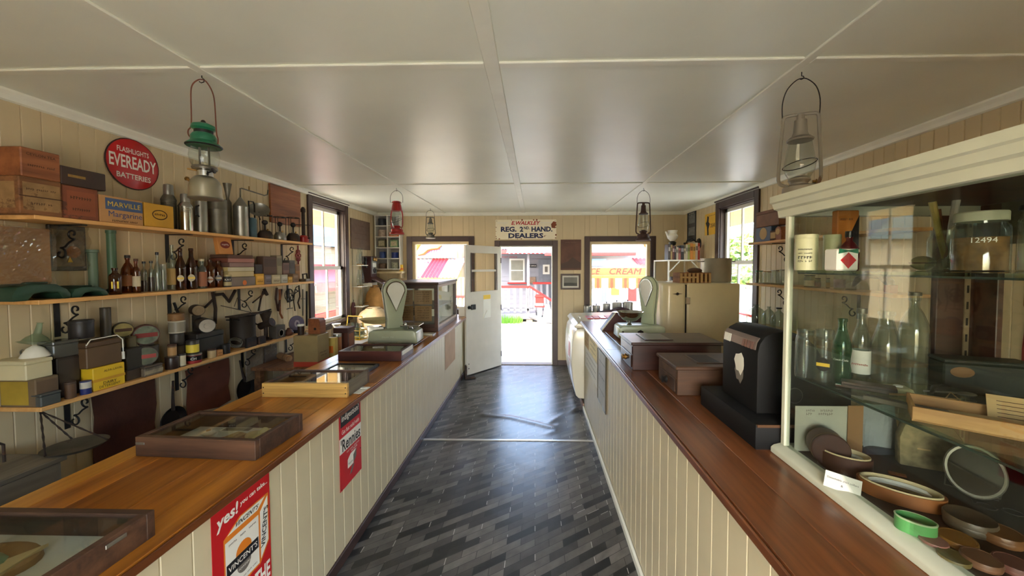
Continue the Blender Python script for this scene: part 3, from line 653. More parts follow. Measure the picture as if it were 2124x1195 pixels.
part('side_roof', corr(G(),A(1318,540,10.9).x,A(1400,540,10.9).x,(.2,A(1330,548,10.7).z),(1.2,A(1330,528,11.7).z),10,.018), REDIRON, b)
# verandah of this shop: posts and curved brackets outside the shop windows
def bracket(px, y, side, label):
    q = A(px,600,y); b = thing('verandah_post',label,'post',(q.x,y,-.12))
    YB_ = paint('yellow_bracket_paint',(190,146,64),.5,var=.05)
    part('post', G().box(-.05,.05,-.05,.05,0,2.75), YB_, b, bev=.006)
    part('bracket', G().tube([(0,0,2.0),(side*.16,0,2.18),(side*.3,0,2.38),(side*.5,0,2.55)],[.03,.05,.05,.03],6), YB_, b)
    part('strut', G().box(0 if side>0 else -.6,.6 if side>0 else 0,-.03,.03,2.58,2.66), YB_, b, bev=.006)
    for k in (.16,.34): part('spindle', G().tube([(side*k,0,2.1+.6*k),(side*k,0,2.6)],.014,6), YB_, b)
bracket(846,8.0,1,'yellow verandah post with fretwork bracket outside the left shop window')
bracket(1362,8.0,-1,'yellow verandah post with fretwork bracket outside the right shop window')
part_roof = struct('verandah_ceiling', G().box(-4.5,4.5,YB+.13,8.1,2.62,2.68), paint('yellow_soffit',(196,160,88),.6,var=.05))
# views through the side windows
def sideverandah(nm, x, s):
    struct(nm, G().box(min(x+s*.13,x+s*1.5),max(x+s*.13,x+s*1.5),3.0,8.0,2.52,2.58), paint('yellow_soffit',(196,160,88),.6))
sideverandah('verandah_ceiling',XL,-1); sideverandah('verandah_ceiling',XR,1)
h = thing('neighbour_house','pastel house with red awning and red fence seen through the left window','house',(-8.2,0,-.06))
yA, yB_ = at(640,600,x=-8.2).y-2.0, at(712,600,x=-8.2).y+2.5
def zx(px,py,x): return at(px,py,x=x).z+.06
part('wall', G().box(-3,0,yA,yB_,0,zx(670,500,-8.2)), paint('pale_yellow_wall',(156,142,108),.6,var=.05), h, smooth=False)
for k in range(12): part('weatherboard', G().box(0,.02,yA,yB_,.1+k*.2,.1+k*.2+.19), paint('pale_yellow_wall',(156,142,108),.6), h, smooth=False)
part('roof', G().prism([(.5,zx(670,512,-8.2)),(-1.5,zx(670,445,-9.5)),(-3.5,zx(670,512,-8.2))],yA-.4,yB_+.4,'y'), paint('grey_green_roof',(70,92,92),.5,var=.1), h, smooth=False)
part('awning', G().prism([(0,zx(670,548,-8.2)),(1.3,zx(670,585,-7)),(1.3,zx(670,592,-7)),(0,zx(670,556,-8.2))],yA+.3,yB_-.3,'y'), paint('pink_red_awning',(150,34,40),.5,var=.05), h, smooth=False)
part('awning_valance', G().box(1.28,1.32,yA+.3,yB_-.3,zx(670,606,-6.9),zx(670,588,-6.9)), paint('orange_red_valance',(186,56,36),.5), h, smooth=False)
for k in (-.9,.1,1.1): part('window', G().box(.02,.05,(yA+yB_)/2+k*1.5-.35,(yA+yB_)/2+k*1.5+.35,.9,1.7), paint('dim_pane',(120,130,120),.2), h, smooth=False)
f = thing('red_fence','low solid red timber fence beyond the left window','fence',(-5.6,0,-.06))
for k in range(26): part('paling', G().box(-.02,.02,7.0+k*.2,7.0+k*.2+.19,0,zx(670,648,-5.6)), POR, f, smooth=False)
part('rail', G().box(.02,.06,7.0,12.2,zx(670,655,-5.6)-.05,zx(670,650,-5.6)), POR, f, smooth=False)
for i_,(x,y,z,r) in enumerate(((-14.6,12,3.6,2.2),(-15.5,18,3.8,2.6),(11.5,12.2,2.6,2.2),(15,19,3.4,3.0),(9.2,15.6,2.2,1.5),(6.5,22,3.4,2.4),(13,7.6,2.4,1.8))):
    lab = ['leafy tree behind the pastel house at the left window','taller tree farther along behind the pastel house','bushy green tree filling the right window','tall pale tree far beyond the right window','rounded shrub low in the right window','tree above the parlour roof at the right shop window','dense shrub nearest the wall beyond the right window'][i_]
    m = thing('tree',lab,'tree',(x,y,-.3)); part('trunk', G().tube([(0,0,0),(.08,0,z*.5),(0,.05,z)],[.16,.13,.06],7), paint('bark',(110,90,70),.9), m)
    g = G()
    for k in range(1500):
        v = Vector((random.gauss(0,1),random.gauss(0,1),random.gauss(0,1))).normalized()*r*random.uniform(.5,1)**.5; v.z *= .8
        u = Vector((random.gauss(0,1),random.gauss(0,1),random.gauss(0,1))).normalized()*.17; w = u.orthogonal().normalized()*.10; c0 = Vector((0,0,z))+v
        g.add([tuple(c0-u),tuple(c0+w),tuple(c0+u),tuple(c0-w)],[(0,1,2,3)])
    o = link('foliage', g.mesh('foliage',smooth=False,recalc=False), paint('leaf_green_%d' % (i_%3),[(110,140,60),(132,160,76),(150,168,104)][i_%3],.7,var=.3,scale=2), m); o['kind'] = 'stuff'
# fence beyond the right window
f = thing('picket_fence','white picket fence with red rail beyond the right window','fence',(5.2,0,-.06))
z1 = at(1550,592,x=5.2).z+.06
pk = G().box(-.012,.012,-.03,.03,.1,z1-.05).mesh('picket',smooth=False)
for k in range(36): o = link('picket', pk, WHITE, f); o.location.y = 6.0+k*.15
for k in range(5): part('fence_post', G().box(.013,.06,5.95+k*1.35,6.03+k*1.35,-.02,z1), WHITE, f, bev=.004)
part('top_rail', G().box(-.03,.03,5.9,11.5,z1-.05,z1), WHITE, f, bev=.006); part('mid_rail', G().box(-.025,.025,5.9,11.5,.42*z1,.42*z1+.05), POR, f, bev=.006)
# ------------------------------------------------------------ builders for small things
def fitcyl(a, b, t, X, bot=None):
    p = at((a+b)/2, t, x=X); r = (b-a)*p.y**2/(2*FPX*math.hypot(X,p.y)); return p.y, r, p.z
FD = {'+x':1,'-x':-1,'-y':0}
def carton(name, label, cat, x0, x1, y0, y1, z0, z1, mat, face='+x', patches=(), texts=(), lid=None, group=None, rz=0, flaps=False, near=()):
    """box-shaped pack with printed panels; patches/texts are in 0..1 of the printed face"""
    cx, cy = (x0+x1)/2, (y0+y1)/2; hx, hy, h = (x1-x0)/2, (y1-y0)/2, z1-z0
    o = thing(name, label, cat, (cx,cy,z0), rz, group)
    bl = min(.004, hx*.2, hy*.2, h*.2)
    hb = h*.8 if lid else h
    part('body', G().box(-hx,hx,-hy,hy,0,hb), mat, o, bev=bl)
    if lid: part('lid', G().box(-hx-.002,hx+.002,-hy-.002,hy+.002,hb,h), lid, o, bev=bl)
    if flaps: part('flap_seam', G().box(-hx+.002,hx-.002,-.0015,.0015,h,h+.0008), INKG, o, smooth=False)
    def fr(fc):
        if fc == '+x': return FACE('+x',(hx,0,0)), 2*hy
        if fc == '-x': return FACE('-x',(-hx,0,0)), 2*hy
        return FACE('-y',(0,-hy,0)), 2*hx
    for fc, pp, tt in ((face,patches,texts),)+tuple(near):
        M, W = fr(fc)
        for k,(u0,u1,v0,v1,m) in enumerate(pp):
            g = G().at(M); e = .0006+.0004*k; g.box((u0-.5)*W,(u1-.5)*W,v0*h,v1*h,0,e); part('printed_panel', g, m, o, smooth=False)
        for s,u,v,w,m in tt: text(s, m, o, M @ T((u-.5)*W,v*h,.0006+.0004*len(pp)), w=w*W)
    return o
def tin(name, label, cat, loc, r, h, mat, bands=(), lid=None, seg=20, group=None, rim=True, sx=1, sy=1, lidh=.14, txt=None, rot=None, ang=None):
    o = thing(name, label, cat, loc, 0, group, rot)
    hb = h*(1-lidh) if lid else h
    part('body', G().lathe([(r*.97,0),(r,.003),(r,hb-.003),(r*.97,hb)],seg,sx=sx,sy=sy), mat, o)
    if lid: part('lid', G().lathe([(r*1.03,hb),(r*1.03,h-.004),(r*.99,h),(r*.9,h),(r*.88,h-(.003 if lidh < .3 else .0005)),(0,h-(.003 if lidh < .3 else 0))],seg,sx=sx,sy=sy), lid, o)
    elif rim: part('rim', G().lathe([(r*1.0,h-.006),(r*1.04,h-.003),(r*1.0,h),(r*.94,h-.002),(r*.93,h-.006)],seg,sx=sx,sy=sy,caps=False), mat, o)
    for v0,v1,m in bands: part('label_band', G().lathe([(r*1.012,v0*h),(r*1.012,v1*h)],seg,sx=sx,sy=sy,caps=False), m, o)
    if txt:
        s,v,w,m,a = txt   # curved enough to read: text laid on a flat chip facing angle a
        text(s, m, o, RZ(a) @ FACE('-y',(0,-r*1.02,v*h)), w=w*r)
    return o
BP = {
 'beer':[(.0,0),(.95,0),(1,.02),(1,.52),(.94,.6),(.6,.72),(.42,.78),(.38,.93),(.44,.94),(.44,.985),(.36,1)],
 'med':[(0,0),(.95,0),(1,.02),(1,.66),(.9,.74),(.5,.81),(.42,.84),(.42,.93),(.52,.94),(.52,1)],
 'jug':[(0,0),(.95,0),(1,.03),(1,.56),(.88,.68),(.55,.8),(.32,.86),(.3,.93),(.38,.94),(.38,1)],
 'tall':[(0,0),(.95,0),(1,.02),(1,.55),(.8,.66),(.42,.78),(.34,.9),(.42,.92),(.42,1)],
 'milk':[(0,0),(.96,0),(1,.02),(1,.5),(.95,.56),(.62,.78),(.5,.88),(.52,.94),(.6,.95),(.6,1)],
 'cola':[(0,0),(.92,0),(1,.03),(.98,.2),(.84,.3),(.92,.42),(1,.5),(.92,.6),(.6,.76),(.42,.86),(.42,.95),(.5,.955),(.5,1)],
 'jar':[(0,0),(.95,0),(1,.02),(1,.78),(.95,.84),(.86,.87),(.86,1)],
 'demi':[(0,0),(.94,0),(1,.03),(1,.5),(.92,.62),(.62,.78),(.3,.87),(.24,.9),(.24,.96),(.32,.97),(.32,1)],
}
def bottle(name, label, cat, loc, r, h, kind, gm, lab=None, labs=(.12,.45), cap=None, group=None, fill=None, seg=18, txt=None, caph=.06, emblem=None):
    o = thing(name, label, cat, loc, 0, group); pr = BP[kind]
    part('glass', G().lathe([(a*r,z*h) for a,z in pr]+[(max(0,a*r-.0035),max(.012*h,z*h-(.004 if a > .9 else 0))) for a,z in reversed(pr)],seg), gm, o)
    if lab: part('paper_label', G().lathe([(r*1.012,labs[0]*h),(r*1.012,labs[1]*h)],seg,caps=False), lab, o)
    if cap: q = pr[-1][0]*r*1.1; part('cap', G().lathe([(q,h-.25*caph*h),(q*1.03,h),(q,h+caph*h),(q*.8,h+caph*h*1.05)],14), cap, o)
    if fill: part('contents', G().lathe([(0,.012*h),(r*.93,.012*h),(r*.93,fill[0]*h),(0,fill[0]*h)],seg), fill[1], o)
    if emblem:
        m1,m2,v,ang = emblem; M = RZ(ang) @ FACE('-y',(0,-r*1.02,v*h))
        part('oval_emblem', G().at(M @ RX(0)).lathe([(r*.62,0),(r*.62,.0012),(0,.0012)],20,sy=1.25), m1, o)
        part('emblem_band', G().at(M).box(-r*.6,r*.6,-r*.2,r*.18,.0012,.0018), m2, o, smooth=False)
    return o
def scrollbracket(parent, loc, s, h=.21, d=.19):
    g = G(); g.box(-.003 if s>0 else -.003,.003,-.0125,.0125,-h,0); g2 = G()
    b = part('bracket', G().box(0 if s>0 else -.006,.006 if s>0 else 0,-.0125,.0125,-h,0).box(0 if s>0 else -d,d if s>0 else 0,-.0125,.0125,-.006,0), IRON, parent, smooth=False)
    pts = []
    for i in range(15): a = math.radians(-60+i*25); rr = .008+.0016*i; pts.append((s*(d*.62+rr*math.cos(a)),0,-.052+rr*math.sin(a)))
    q = pts[-1]
    pts2 = [(s*(.115-.03*t)-0,0,-.075-.06*t) for t in (0,.5,1)]
    pts3 = []
    for i in range(13): a = math.radians(90-i*28); rr = .034-.0019*i; pts3.append((s*(.045+rr*math.cos(a)),0,-.165+rr*math.sin(a)))
    part('scroll', G().tube(list(reversed(pts))[::-1],.005,5).tube([pts[-1],(s*d*.5,0,-.10),(s*.07,0,-.125),pts3[0]],.005,5).tube(pts3,.005,5), IRON, b)
    b.location = loc; return b
def wallshelf(name, label, x0, x1, y0, y1, ztop, s, bys, mat=None, th=.022):
    o = thing(name, label, 'shelf', (0,0,0))
    part('plank', G().box(x0,x1,y0,y1,ztop-th,ztop), mat or PINE, o, bev=.002)
    for y in bys: scrollbracket(o, ((x0 if s>0 else x1),y,ztop-th), s)
    return o
def hurricane(name, label, loc, H, R, hb, mat, tilt=0, globe=None, kind='hur', hook=.03):
    """kerosene lantern hanging from a ceiling hook: H body height, R base radius, hb handle height"""
    o = thing(name, label, 'lantern', loc, tilt)
    zt = -hook-hb; zb = zt-H
    part('hook', G().tube([(0,0,.0)]+[(0,0,-.006)]+[(.009*math.sin(a),0,-.018-.009*(1-math.cos(a))*.9) for a in [0,.8,1.6,2.4,3.2,4.0]],.0022,5), IRON, o)
    w = R*.86
    part('handle', G().tube(smooth([(-w,0,zt-.02),(-w*1.02,0,zt+hb*.35),(-w*.8,0,zt+hb*.72),(-w*.35,0,zt+hb*.95),(0,0,zt+hb),(w*.35,0,zt+hb*.95),(w*.8,0,zt+hb*.72),(w*1.02,0,zt+hb*.35),(w,0,zt-.02)]),.0024,6), IRON, o)
    part('fuel_tank', G().lathe([(R*.98,zb),(R,zb+.006),(R*.96,zb+.02),(R*.82,zb+.03),(R*.8,zb+H*.15),(R*.5,zb+H*.18)],22), mat, o)
    part('burner', G().lathe([(R*.42,zb+H*.18),(R*.42,zb+H*.2),(R*.55,zb+H*.23),(R*.52,zb+H*.25),(R*.2,zb+H*.28)],16), mat, o)
    part('wick_knob', G().at(T(R*.55,-R*.25,zb+H*.2) @ RY(90)).lathe([(.006,0),(.006,.012),(.01,.013),(.01,.017)],8), BRASS, o)
    part('globe', G().lathe([(R*.5,zb+H*.25),(R*.72,zb+H*.34),(R*.76,zb+H*.42),(R*.66,zb+H*.55),(R*.54,zb+H*.7)],20,caps=False), globe or CLEAR, o)
    if kind == 'hur':
        part('chimney', G().lathe([(R*.62,zb+H*.69),(R*.66,zb+H*.705),(R*.5,zb+H*.735),(R*.42,zb+H*.74),(R*.34,zb+H*.79),(R*.3,zb+H*.93)],18), mat, o)
        for s in (-1,1): part('side_tube', G().tube(smooth([(s*R*.55,0,zb+H*.17),(s*R*.86,0,zb+H*.19),(s*R*.97,0,zb+H*.23),(s*R*1.0,0,zb+H*.3),(s*R*.93,0,zb+H*.6),(s*R*.84,0,zb+H*.92),(s*R*.8,0,zb+H*.97),(s*R*.66,0,zb+H*.995),(0,0,zb+H)],3),R*.09,8), mat, o)
        part('air_post', G().tube([(0,0,zb+H*.9),(0,0,zb+H*.995)],R*.2,8), mat, o)
    else:
        part('hood', G().lathe([(R*.62,zb+H*.69),(R*.82,zb+H*.70),(R*.74,zb+H*.73),(R*.62,zb+H*.86),(R*.52,zb+H*.94),(R*.7,zb+H*.95),(R*.5,zb+H*.99),(0,zb+H)],18), mat, o)
        for s in (-1,1): part('side_tube', G().tube(smooth([(s*R*.6,0,zb+H*.16),(s*R*.8,0,zb+H*.3),(s*R*.8,0,zb+H*.6),(s*R*.62,0,zb+H*.75)]),R*.09,8), mat, o)
    part('globe_guard', G().tube([(R*.8*math.cos(a),R*.8*math.sin(a),zb+H*(.42+.09*math.sin(a+.6))) for a in [i*2*math.pi/20 for i in range(20)]],.0022,4,closed=True), IRON, o)
    return o
# ------------------------------------------------------------ left wall shelves
def ly(px, X=-2.72): return at(px,560,x=X).y
wallshelf('wall_shelf','top pine shelf on left wall carrying crates and thermos flasks',-2.736,-2.5,1.80,4.12,1.985,1,[ly(118),ly(352),ly(487),ly(588)])
wallshelf('wall_shelf','middle pine shelf on left wall carrying old bottles',-2.736,-2.5,1.80,4.13,1.555,1,[ly(118),ly(352),ly(497),ly(598)])
wallshelf('wall_shelf','lowest pine shelf on left wall carrying tins and pots',-2.736,-2.5,1.79,4.14,1.01,1,[ly(130),ly(362),ly(500),ly(592)])
S1, S2, S3 = 1.985, 1.555, 1.01
def zt(px, py, X): return at(px,py,x=X).z
def lc(name, label, cat, a, b, t, zb, mat, X=-2.61, **k):
    y, r, z = fitcyl(a,b,t,X); return tin(name, label, cat, (X,y,zb), r, max(.02,z-zb), mat, **k)
def lb(name, label, cat, a, b, t, zb, mat, dep=.2, xf=-2.515, **k):
    y0, y1 = at(a,t,x=xf).y, at(b,t,x=xf).y; z1 = at((a+b)/2,t,x=xf).z
    return carton(name, label, cat, xf-dep, xf, y0, y1, zb, z1, mat, '+x', **k)
def bt(name, label, a, b, t, kind, gm, X=-2.6, zb=S2, **k):
    y, r, z = fitcyl(a,b,t,X); return bottle(name, label, 'bottle', (X,y,zb), r*1.12, z-zb, kind, gm, **k)
FADE = paint('faded_print',(74,48,32),.8); FADEL = paint('faded_paper_label',(150,118,78),.8,var=.25,scale=18,wear=(112,82,52),wearamt=.55)
# top shelf
zc = zt(84,371,-2.5)
lb('tea_crate','lower wooden crate with scuffed paper labels at the near end of top shelf','crate',38,127,371,S1,MIDW,dep=.22,xf=-2.502,patches=[(.08,.95,.12,.86,FADEL),(.0,1,.47,.5,FADE)],texts=[('PURE CEYLON TEA',.5,.68,.7,FADE),('PACKED IN',.5,.3,.5,FADE)],near=(('-y',[(.2,.9,.15,.85,FADEL)],[]),))
lb('tea_crate','upper wooden tea crate stacked at the near end of top shelf','crate',42,124,312,zc,REDW,dep=.225,xf=-2.504,patches=[],texts=[('CEYLON TEA',.5,.8,.74,FADE),('STANDARD MARK',.5,.42,.7,FADE)],near=(('-y',[(.3,.34,.05,.95,FADE)],[]),))
zb_ = zt(165,388,-2.51)
lb('wooden_box','small red-brown wooden box beside tea crates','box',128,203,388,S1,paint('red_brown_box',(126,66,42),.6,var=.25,wear=(88,46,32),wearamt=.55),dep=.19,xf=-2.512,patches=[(.12,.9,.12,.85,paint('faint_red_print',(142,78,50),.7))],texts=[('BISCUITS',.5,.65,.6,FADE),('BRISBANE',.5,.3,.5,FADE)])
b_ = lb('document_box','flat dark brown box with brass plate lying on red-brown box','box',126,219,352,zb_,paint('dark_brown_board',(58,38,30),.55,var=.15),dep=.2,xf=-2.506,patches=[(.14,.52,.46,.6,BRASS)])
lb('margarine_carton','cardboard margarine carton with blue lettering band','carton',206,296,410,S1,paint('tan_cardboard',(186,140,92),.75,var=.08),dep=.17,xf=-2.512,flaps=True,patches=[(.12,.98,.5,.92,paint('blue_print_band',(72,92,132),.7))],texts=[('MARVILLE',.55,.71,.76,INKY),('Margarine',.57,.31,.78,paint('blue_ink',(62,78,126),.7)),('AUSTRALIAN TABLE',.55,.09,.6,FADE)])
o = lb('yellow_carton','mustard yellow box with round emblem beside margarine carton','carton',299,360,424,S1,paint('mustard_board',(202,152,42),.6,var=.12,wear=(150,104,30),wearamt=.62),dep=.13,xf=-2.516)
p_ = G().at(FACE('+x',(.0655,0,.085))); p_.tube([(.048*math.cos(i*.314),.03*math.sin(i*.314),.0005) for i in range(20)],.003,4,closed=True); part('oval_emblem', p_, FADE, o)
text('FINEST', FADE, o, FACE('+x',(.066,0,.085)), w=.07)
# flasks and cans
def flask(label, a, b, t, X, mat, capmat):
    y, r, z = fitcyl(a,b,t,X); h = z-S1; o = thing('thermos_flask',label,'flask',(X,y,S1))
    part('body', G().lathe([(r*.97,0),(r,.01),(r,h*.64),(r*1.04,h*.645),(r*1.04,h*.67),(r*.8,h*.74),(r*.66,h*.77)],22), mat, o)
    for k in range(3): part('ring', G().lathe([(r*1.0,h*(.5+.045*k)),(r*1.03,h*(.505+.045*k)),(r*1.0,h*(.51+.045*k))],22,caps=False), mat, o)
    part('cup', G().lathe([(r*.68,h*.77),(r*.66,h*.95),(r*.6,h*.985),(r*.3,h),(0,h)],20), capmat, o)
flask('tall steel thermos flask standing behind yellow box',331,366,382,-2.66,GALVD,GALV)
flask('shiny ribbed steel thermos flask in front of grey cans',367,400,402,-2.58,STEEL,GALV)
y,r,z = fitcyl(400,431,418,-2.6); o = thing('tin_canister','grey tin canister with strap handle beside shiny flask','canister',(-2.6,y,S1)); h = z-S1
part('body', G().lathe([(r,0),(r,h*.96),(r*.95,h),(0,h)],22), GALV, o); part('strap_handle', G().tube([(r*.55,-r*.95,h*.85),(r*.6,-r*1.6,h*.8),(r*.6,-r*1.6,h*.55),(r*.55,-r*.95,h*.5)],.006,5), IRON, o)
y,r,z = fitcyl(429,472,414,-2.6); o = thing('oil_can','dark dented galvanised can below green lantern','can',(-2.6,y,S1)); h = z-S1
part('body', G().lathe([(r,0),(r*1.02,.006),(r,.012),(r,h*.7),(r*1.015,h*.71),(r,h*.72),(r,h)],24), GALVD, o); part('cap', G().lathe([(r*.4,h),(r*.4,h+.02),(0,h+.022)],14,c=(0,r*.3)), GALVD, o)
y,r,z = fitcyl(464,481,420,-2.66); o = thing('measuring_can','tall narrow can with flared funnel mouth behind dark can','can',(-2.66,y,S1)); h = z-S1
part('body', G().lathe([(r,0),(r,h),(r*.4,h+.03),(r*.4,h+.04)],18), GALVD, o); zf_ = zt(472,381,-2.66)-S1; part('funnel', G().lathe([(r*.4,h+.04),(r*.95,zf_*.92),(r*1.2,zf_)],18,caps=False), GALVD, o); part('handle', G().tube([(0,-r,h*.9),(0,-r*2,h*.8),(0,-r*2,h*.3),(0,-r,h*.2)],.005,5), IRON, o)
y,r,z = fitcyl(482,516,430,-2.58); o = thing('pouring_can','galvanised cylinder can with cone top and long bent spout','can',(-2.58,y,S1)); h = z-S1
part('body', G().lathe([(r,0),(r,h),(r*1.02,h+.004),(r*.98,h+.008)],24), GALV, o); zc_ = zt(499,412,-2.58)-S1; zs = zt(499,390,-2.58)-S1
part('cone_top', G().lathe([(r,h+.008),(r*.25,zc_),(r*.14,zc_+.01)],24), GALV, o)
ye = at(556,388,x=-2.58).y-y
part('spout', G().tube([(0,0,zc_),(0,.002,zs-.005),(0,.02,zs),(0,ye*.85,zs-.012),(0,ye*.97,zs+.005),(0,ye,zs+.05)],.006,7), GALVD, o); part('tap', G().tube([(0,ye*.3,zs-.008),(0,ye*.3,zs+.035)],.005,6), BRASS, o)
y,r,z = fitcyl(514,533,452,-2.58); o = thing('fuel_can','blue painted fuel can with black looped handle','can',(-2.58,y,S1)); h = z-S1
part('body', G().lathe([(r,0),(r,h*.9),(r*.7,h),(0,h)],20), paint('worn_blue_paint',(74,104,116),.5,var=.15,wear=(90,84,76),wearamt=.6), o)
zz = zt(520,418,-2.58)-S1; part('handle', G().tube([(0,-r*1.2,h*.95),(0,-r*1.2,zz),(0,r*.5,zz),(0,r*.9,zz*.93),(0,r*.9,h*.95)],.007,6), BLACK, o)
# reflector heater
pc = at(537,440,x=-2.56); o = thing('reflector_dish','tilted grey metal reflector dish above the stoves','reflector',(-2.56,pc.y,pc.z),0,None,(0,math.radians(52),math.radians(-50)))
part('dish', G().lathe([(.002,0),(.04,.006),(.075,.022),(.085,.036)],24,caps=False), GALV, o); part('knob', G().lathe([(.008,0),(.008,-.02),(.02,-.022),(.02,-.034),(0,-.036)],12), BLACK, o); part('bracket', G().tube([(0,0,0),(.03,0,-.03),(.05,.01,-.05)],.005,5), IRON, o)
def stove(label, a, b, t, mat, X=-2.57):
    y, r, z = fitcyl(a,b,t,X); h = z-S1; o = thing('kerosene_stove',label,'stove',(X,y,S1))
    part('tank', G().lathe([(r*.92,0),(r,.008),(r*.98,h*.2),(r*.7,h*.34),(r*.25,h*.38)],22), mat, o)
    part('burner', G().lathe([(r*.14,h*.36),(r*.14,h*.6),(r*.4,h*.66),(r*.42,h*.74),(r*.2,h*.8)],14), IRON, o)
    for k in range(3):
        a_ = k*2.094+.4; part('leg', G().tube([(r*.9*math.cos(a_),r*.9*math.sin(a_),h*.2),(r*.95*math.cos(a_),r*.95*math.sin(a_),h),(r*.3*math.cos(a_),r*.3*math.sin(a_),h)],.003,5), IRON, o)
    part('trivet', G().tube([(r*.98*math.cos(i*.4488),r*.98*math.sin(i*.4488),h) for i in range(14)],.004,5,closed=True), IRON, o)
    part('filler_cap', G().lathe([(.008,h*.3),(.008,h*.42),(0,h*.43)],10,c=(r*.55,-.01)), BRASS, o)
stove('dark brass kerosene stove nearest blue can on top shelf',532,566,447,RUSTI)
stove('silver kerosene stove between two dark stoves',566,594,451,GALV)
stove('dark kerosene stove with rod beside window end of top shelf',593,622,452,RUSTI)
yy = at(630,500,x=-2.56).y; o = thing('blow_lamp','upright pump tube with red base at window end of top shelf','pump',(-2.56,yy,S1)); hh = zt(630,430,-2.56)-S1
part('base', G().lathe([(.05,0),(.052,.01),(.05,.06),(.03,.08)],18), RED, o); part('tube', G().lathe([(.018,.08),(.018,hh*.85),(.024,hh*.86),(.024,hh*.94),(.012,hh)],12), RUSTI, o); part('crossbar', G().tube([(-.05,-.05,hh*.5),(.05,.05,hh*.5)],.004,5), IRON, o); part('valve', G().at(T(.05,0,.05) @ RY(90)).lathe([(.008,0),(.008,.02),(.012,.021),(0,.024)],8), IRON, o)
# wall board and sign
def rectx(a,t,b,bo,X): p = at(a,t,x=X); q = at(b,bo,x=X); return p.y,q.y,q.z,p.z
y0,y1,_,z1 = rectx(557,376,620,392,-2.73); z0 = zt(590,466,-2.73)
o = thing('timber_board','plain reddish timber board fixed high on left wall near window','board',(-2.733,(y0+y1)/2,z0)); part('panel', G().box(0,.02,-(y1-y0)/2,(y1-y0)/2,0,z1-z0-.02), REDW, o, bev=.002); part('cleat', G().box(-.002,0,-.1,.1,.05,.09), REDW, o, smooth=False)
pc = Vector((-2.734,2.478,2.418)); o = thing('round_enamel_sign','round red batteries sign with white lettering on left wall','sign',tuple(pc)); M = FACE('+x',(0,0,0)); R = .168
part('disc', G().at(M).lathe([(R,0),(R,.004),(R*.97,.007),(0,.008)],40), SIGNR, o); part('rim', G().at(M).lathe([(R*1.0,.0),(R*1.015,.004),(R,.008),(R*.975,.008)],40,caps=False), paint('rusty_sign_edge',(58,30,26),.7), o)
text('FLASHLIGHTS', INKW, o, M @ T(0,.085,.0085) , w=.2, h=.034, bold=.015); text('EVEREADY', INKW, o, M @ T(0,.008,.0085), w=.295, h=.085, bold=.02); text('BATTERIES', INKW, o, M @ T(0,-.085,.0085), w=.215, h=.036, bold=.02)
# parcels leaning above the middle shelf
y0,y1 = at(-40,530,x=-2.56).y, at(110,530,x=-2.56).y; z0 = S2+.085; z1 = zt(55,473,-2.6)
o = thing('wrapped_parcel','brown paper board wrapped in creased clear plastic at near end','parcel',(-2.57,(y0+y1)/2,z0)); W = (y1-y0)/2; H_ = z1-z0
part('board', G().box(-.012,.0,-W,W,0,H_), PAPERB, o, bev=.003)
random.seed(3)
def crease(u,v): return (.004+.016*abs(math.sin(6*u+9*v+2.5*math.sin(4*v+u)))**3+.006*random.random(), -W-.006+(2*W+.012)*u, -.006+(H_+.012)*v)
part('plastic_wrap', G().grid(crease,26,26), PLAST, o, smooth=False); part('support_block', G().box(-.05,-.014,-W*.6,W*.6,0,.03), MIDW, o, smooth=False)
o.location.z = S2+.085
y0,y1 = at(105,500,x=-2.70).y, at(182,500,x=-2.70).y; z1 = zt(140,468,-2.7); z0 = zt(140,562,-2.7)
o = thing('picture_in_plastic','dark framed picture in crumpled clear plastic under top shelf','picture',(-2.715,(y0+y1)/2,z0)); W = (y1-y0)/2; H_ = z1-z0
part('frame', G().box(-.015,.006,-W,W,0,H_), paint('dark_frame',(40,34,28),.5), o, bev=.004)
part('print', G().box(.006,.008,-W*.86,W*.86,H_*.1,H_*.9), paint('faded_magazine_print',(104,92,72),.6,var=.5,scale=14), o, smooth=False)
part('yellow_mark', G().prism([(-.01,.05),(.015,.05),(.0,.085)],.008,.0095,'x'), INKY, o, smooth=False); part('brown_figure', G().at(T(.009,.02,.11) @ RY(90)).lathe([(.035,0),(.03,.001)],14), paint('rust_print',(136,88,48),.7), o)
def crease2(u,v): return (.011+.022*abs(math.sin(5*u-7*v+2*math.sin(5*u)))**3+.008*random.random(), -W-.004+(2*W+.008)*u, (H_)*v)
part('plastic_wrap', G().grid(crease2,22,22), PLAST, o, smooth=False)
# middle shelf: green castings and bottles
DGREEN = paint('dark_green_cast_iron',(34,62,48),.4,.1,var=.2,scale=12)
def casting(label, a, b, t, tubea=None):
    y0,y1 = at(a,600,x=-2.54).y, at(b,600,x=-2.54).y; h = zt((a+b)/2,t,-2.54)-S2; o = thing('green_casting',label,'machine base',(-2.61,(y0+y1)/2,S2)); W = (y1-y0)/2
    prof = [(-W,0),(-W,h*.35),(-W*.85,h*.8),(-W*.4,h),(W*.5,h*.92),(W*.86,h*.6),(W,h*.3),(W,0),(W*.7,0),(W*.55,h*.38),(W*.1,h*.48),(-W*.3,h*.38),(-W*.5,0)]
    part('body', G().prism(prof,-.09,.09,'x'), DGREEN, o, bev=.006, segs=2)
    part('top_plate', G().box(-.06,.06,-W*.4,W*.4,h*.96,h*1.08), DGREEN, o, bev=.004)
    return o, h
casting('large dark green cast iron base with arched foot at near end of middle shelf',16,140,588)
casting('smaller dark green cast iron base beside amber bottles',142,218,594)
p = fitcyl(183,206,518,-2.68); o = thing('green_tube','short pale green ribbed tube standing behind green base','tube',(-2.69,p[0],S2)); h = zt(195,518,-2.69)-S2
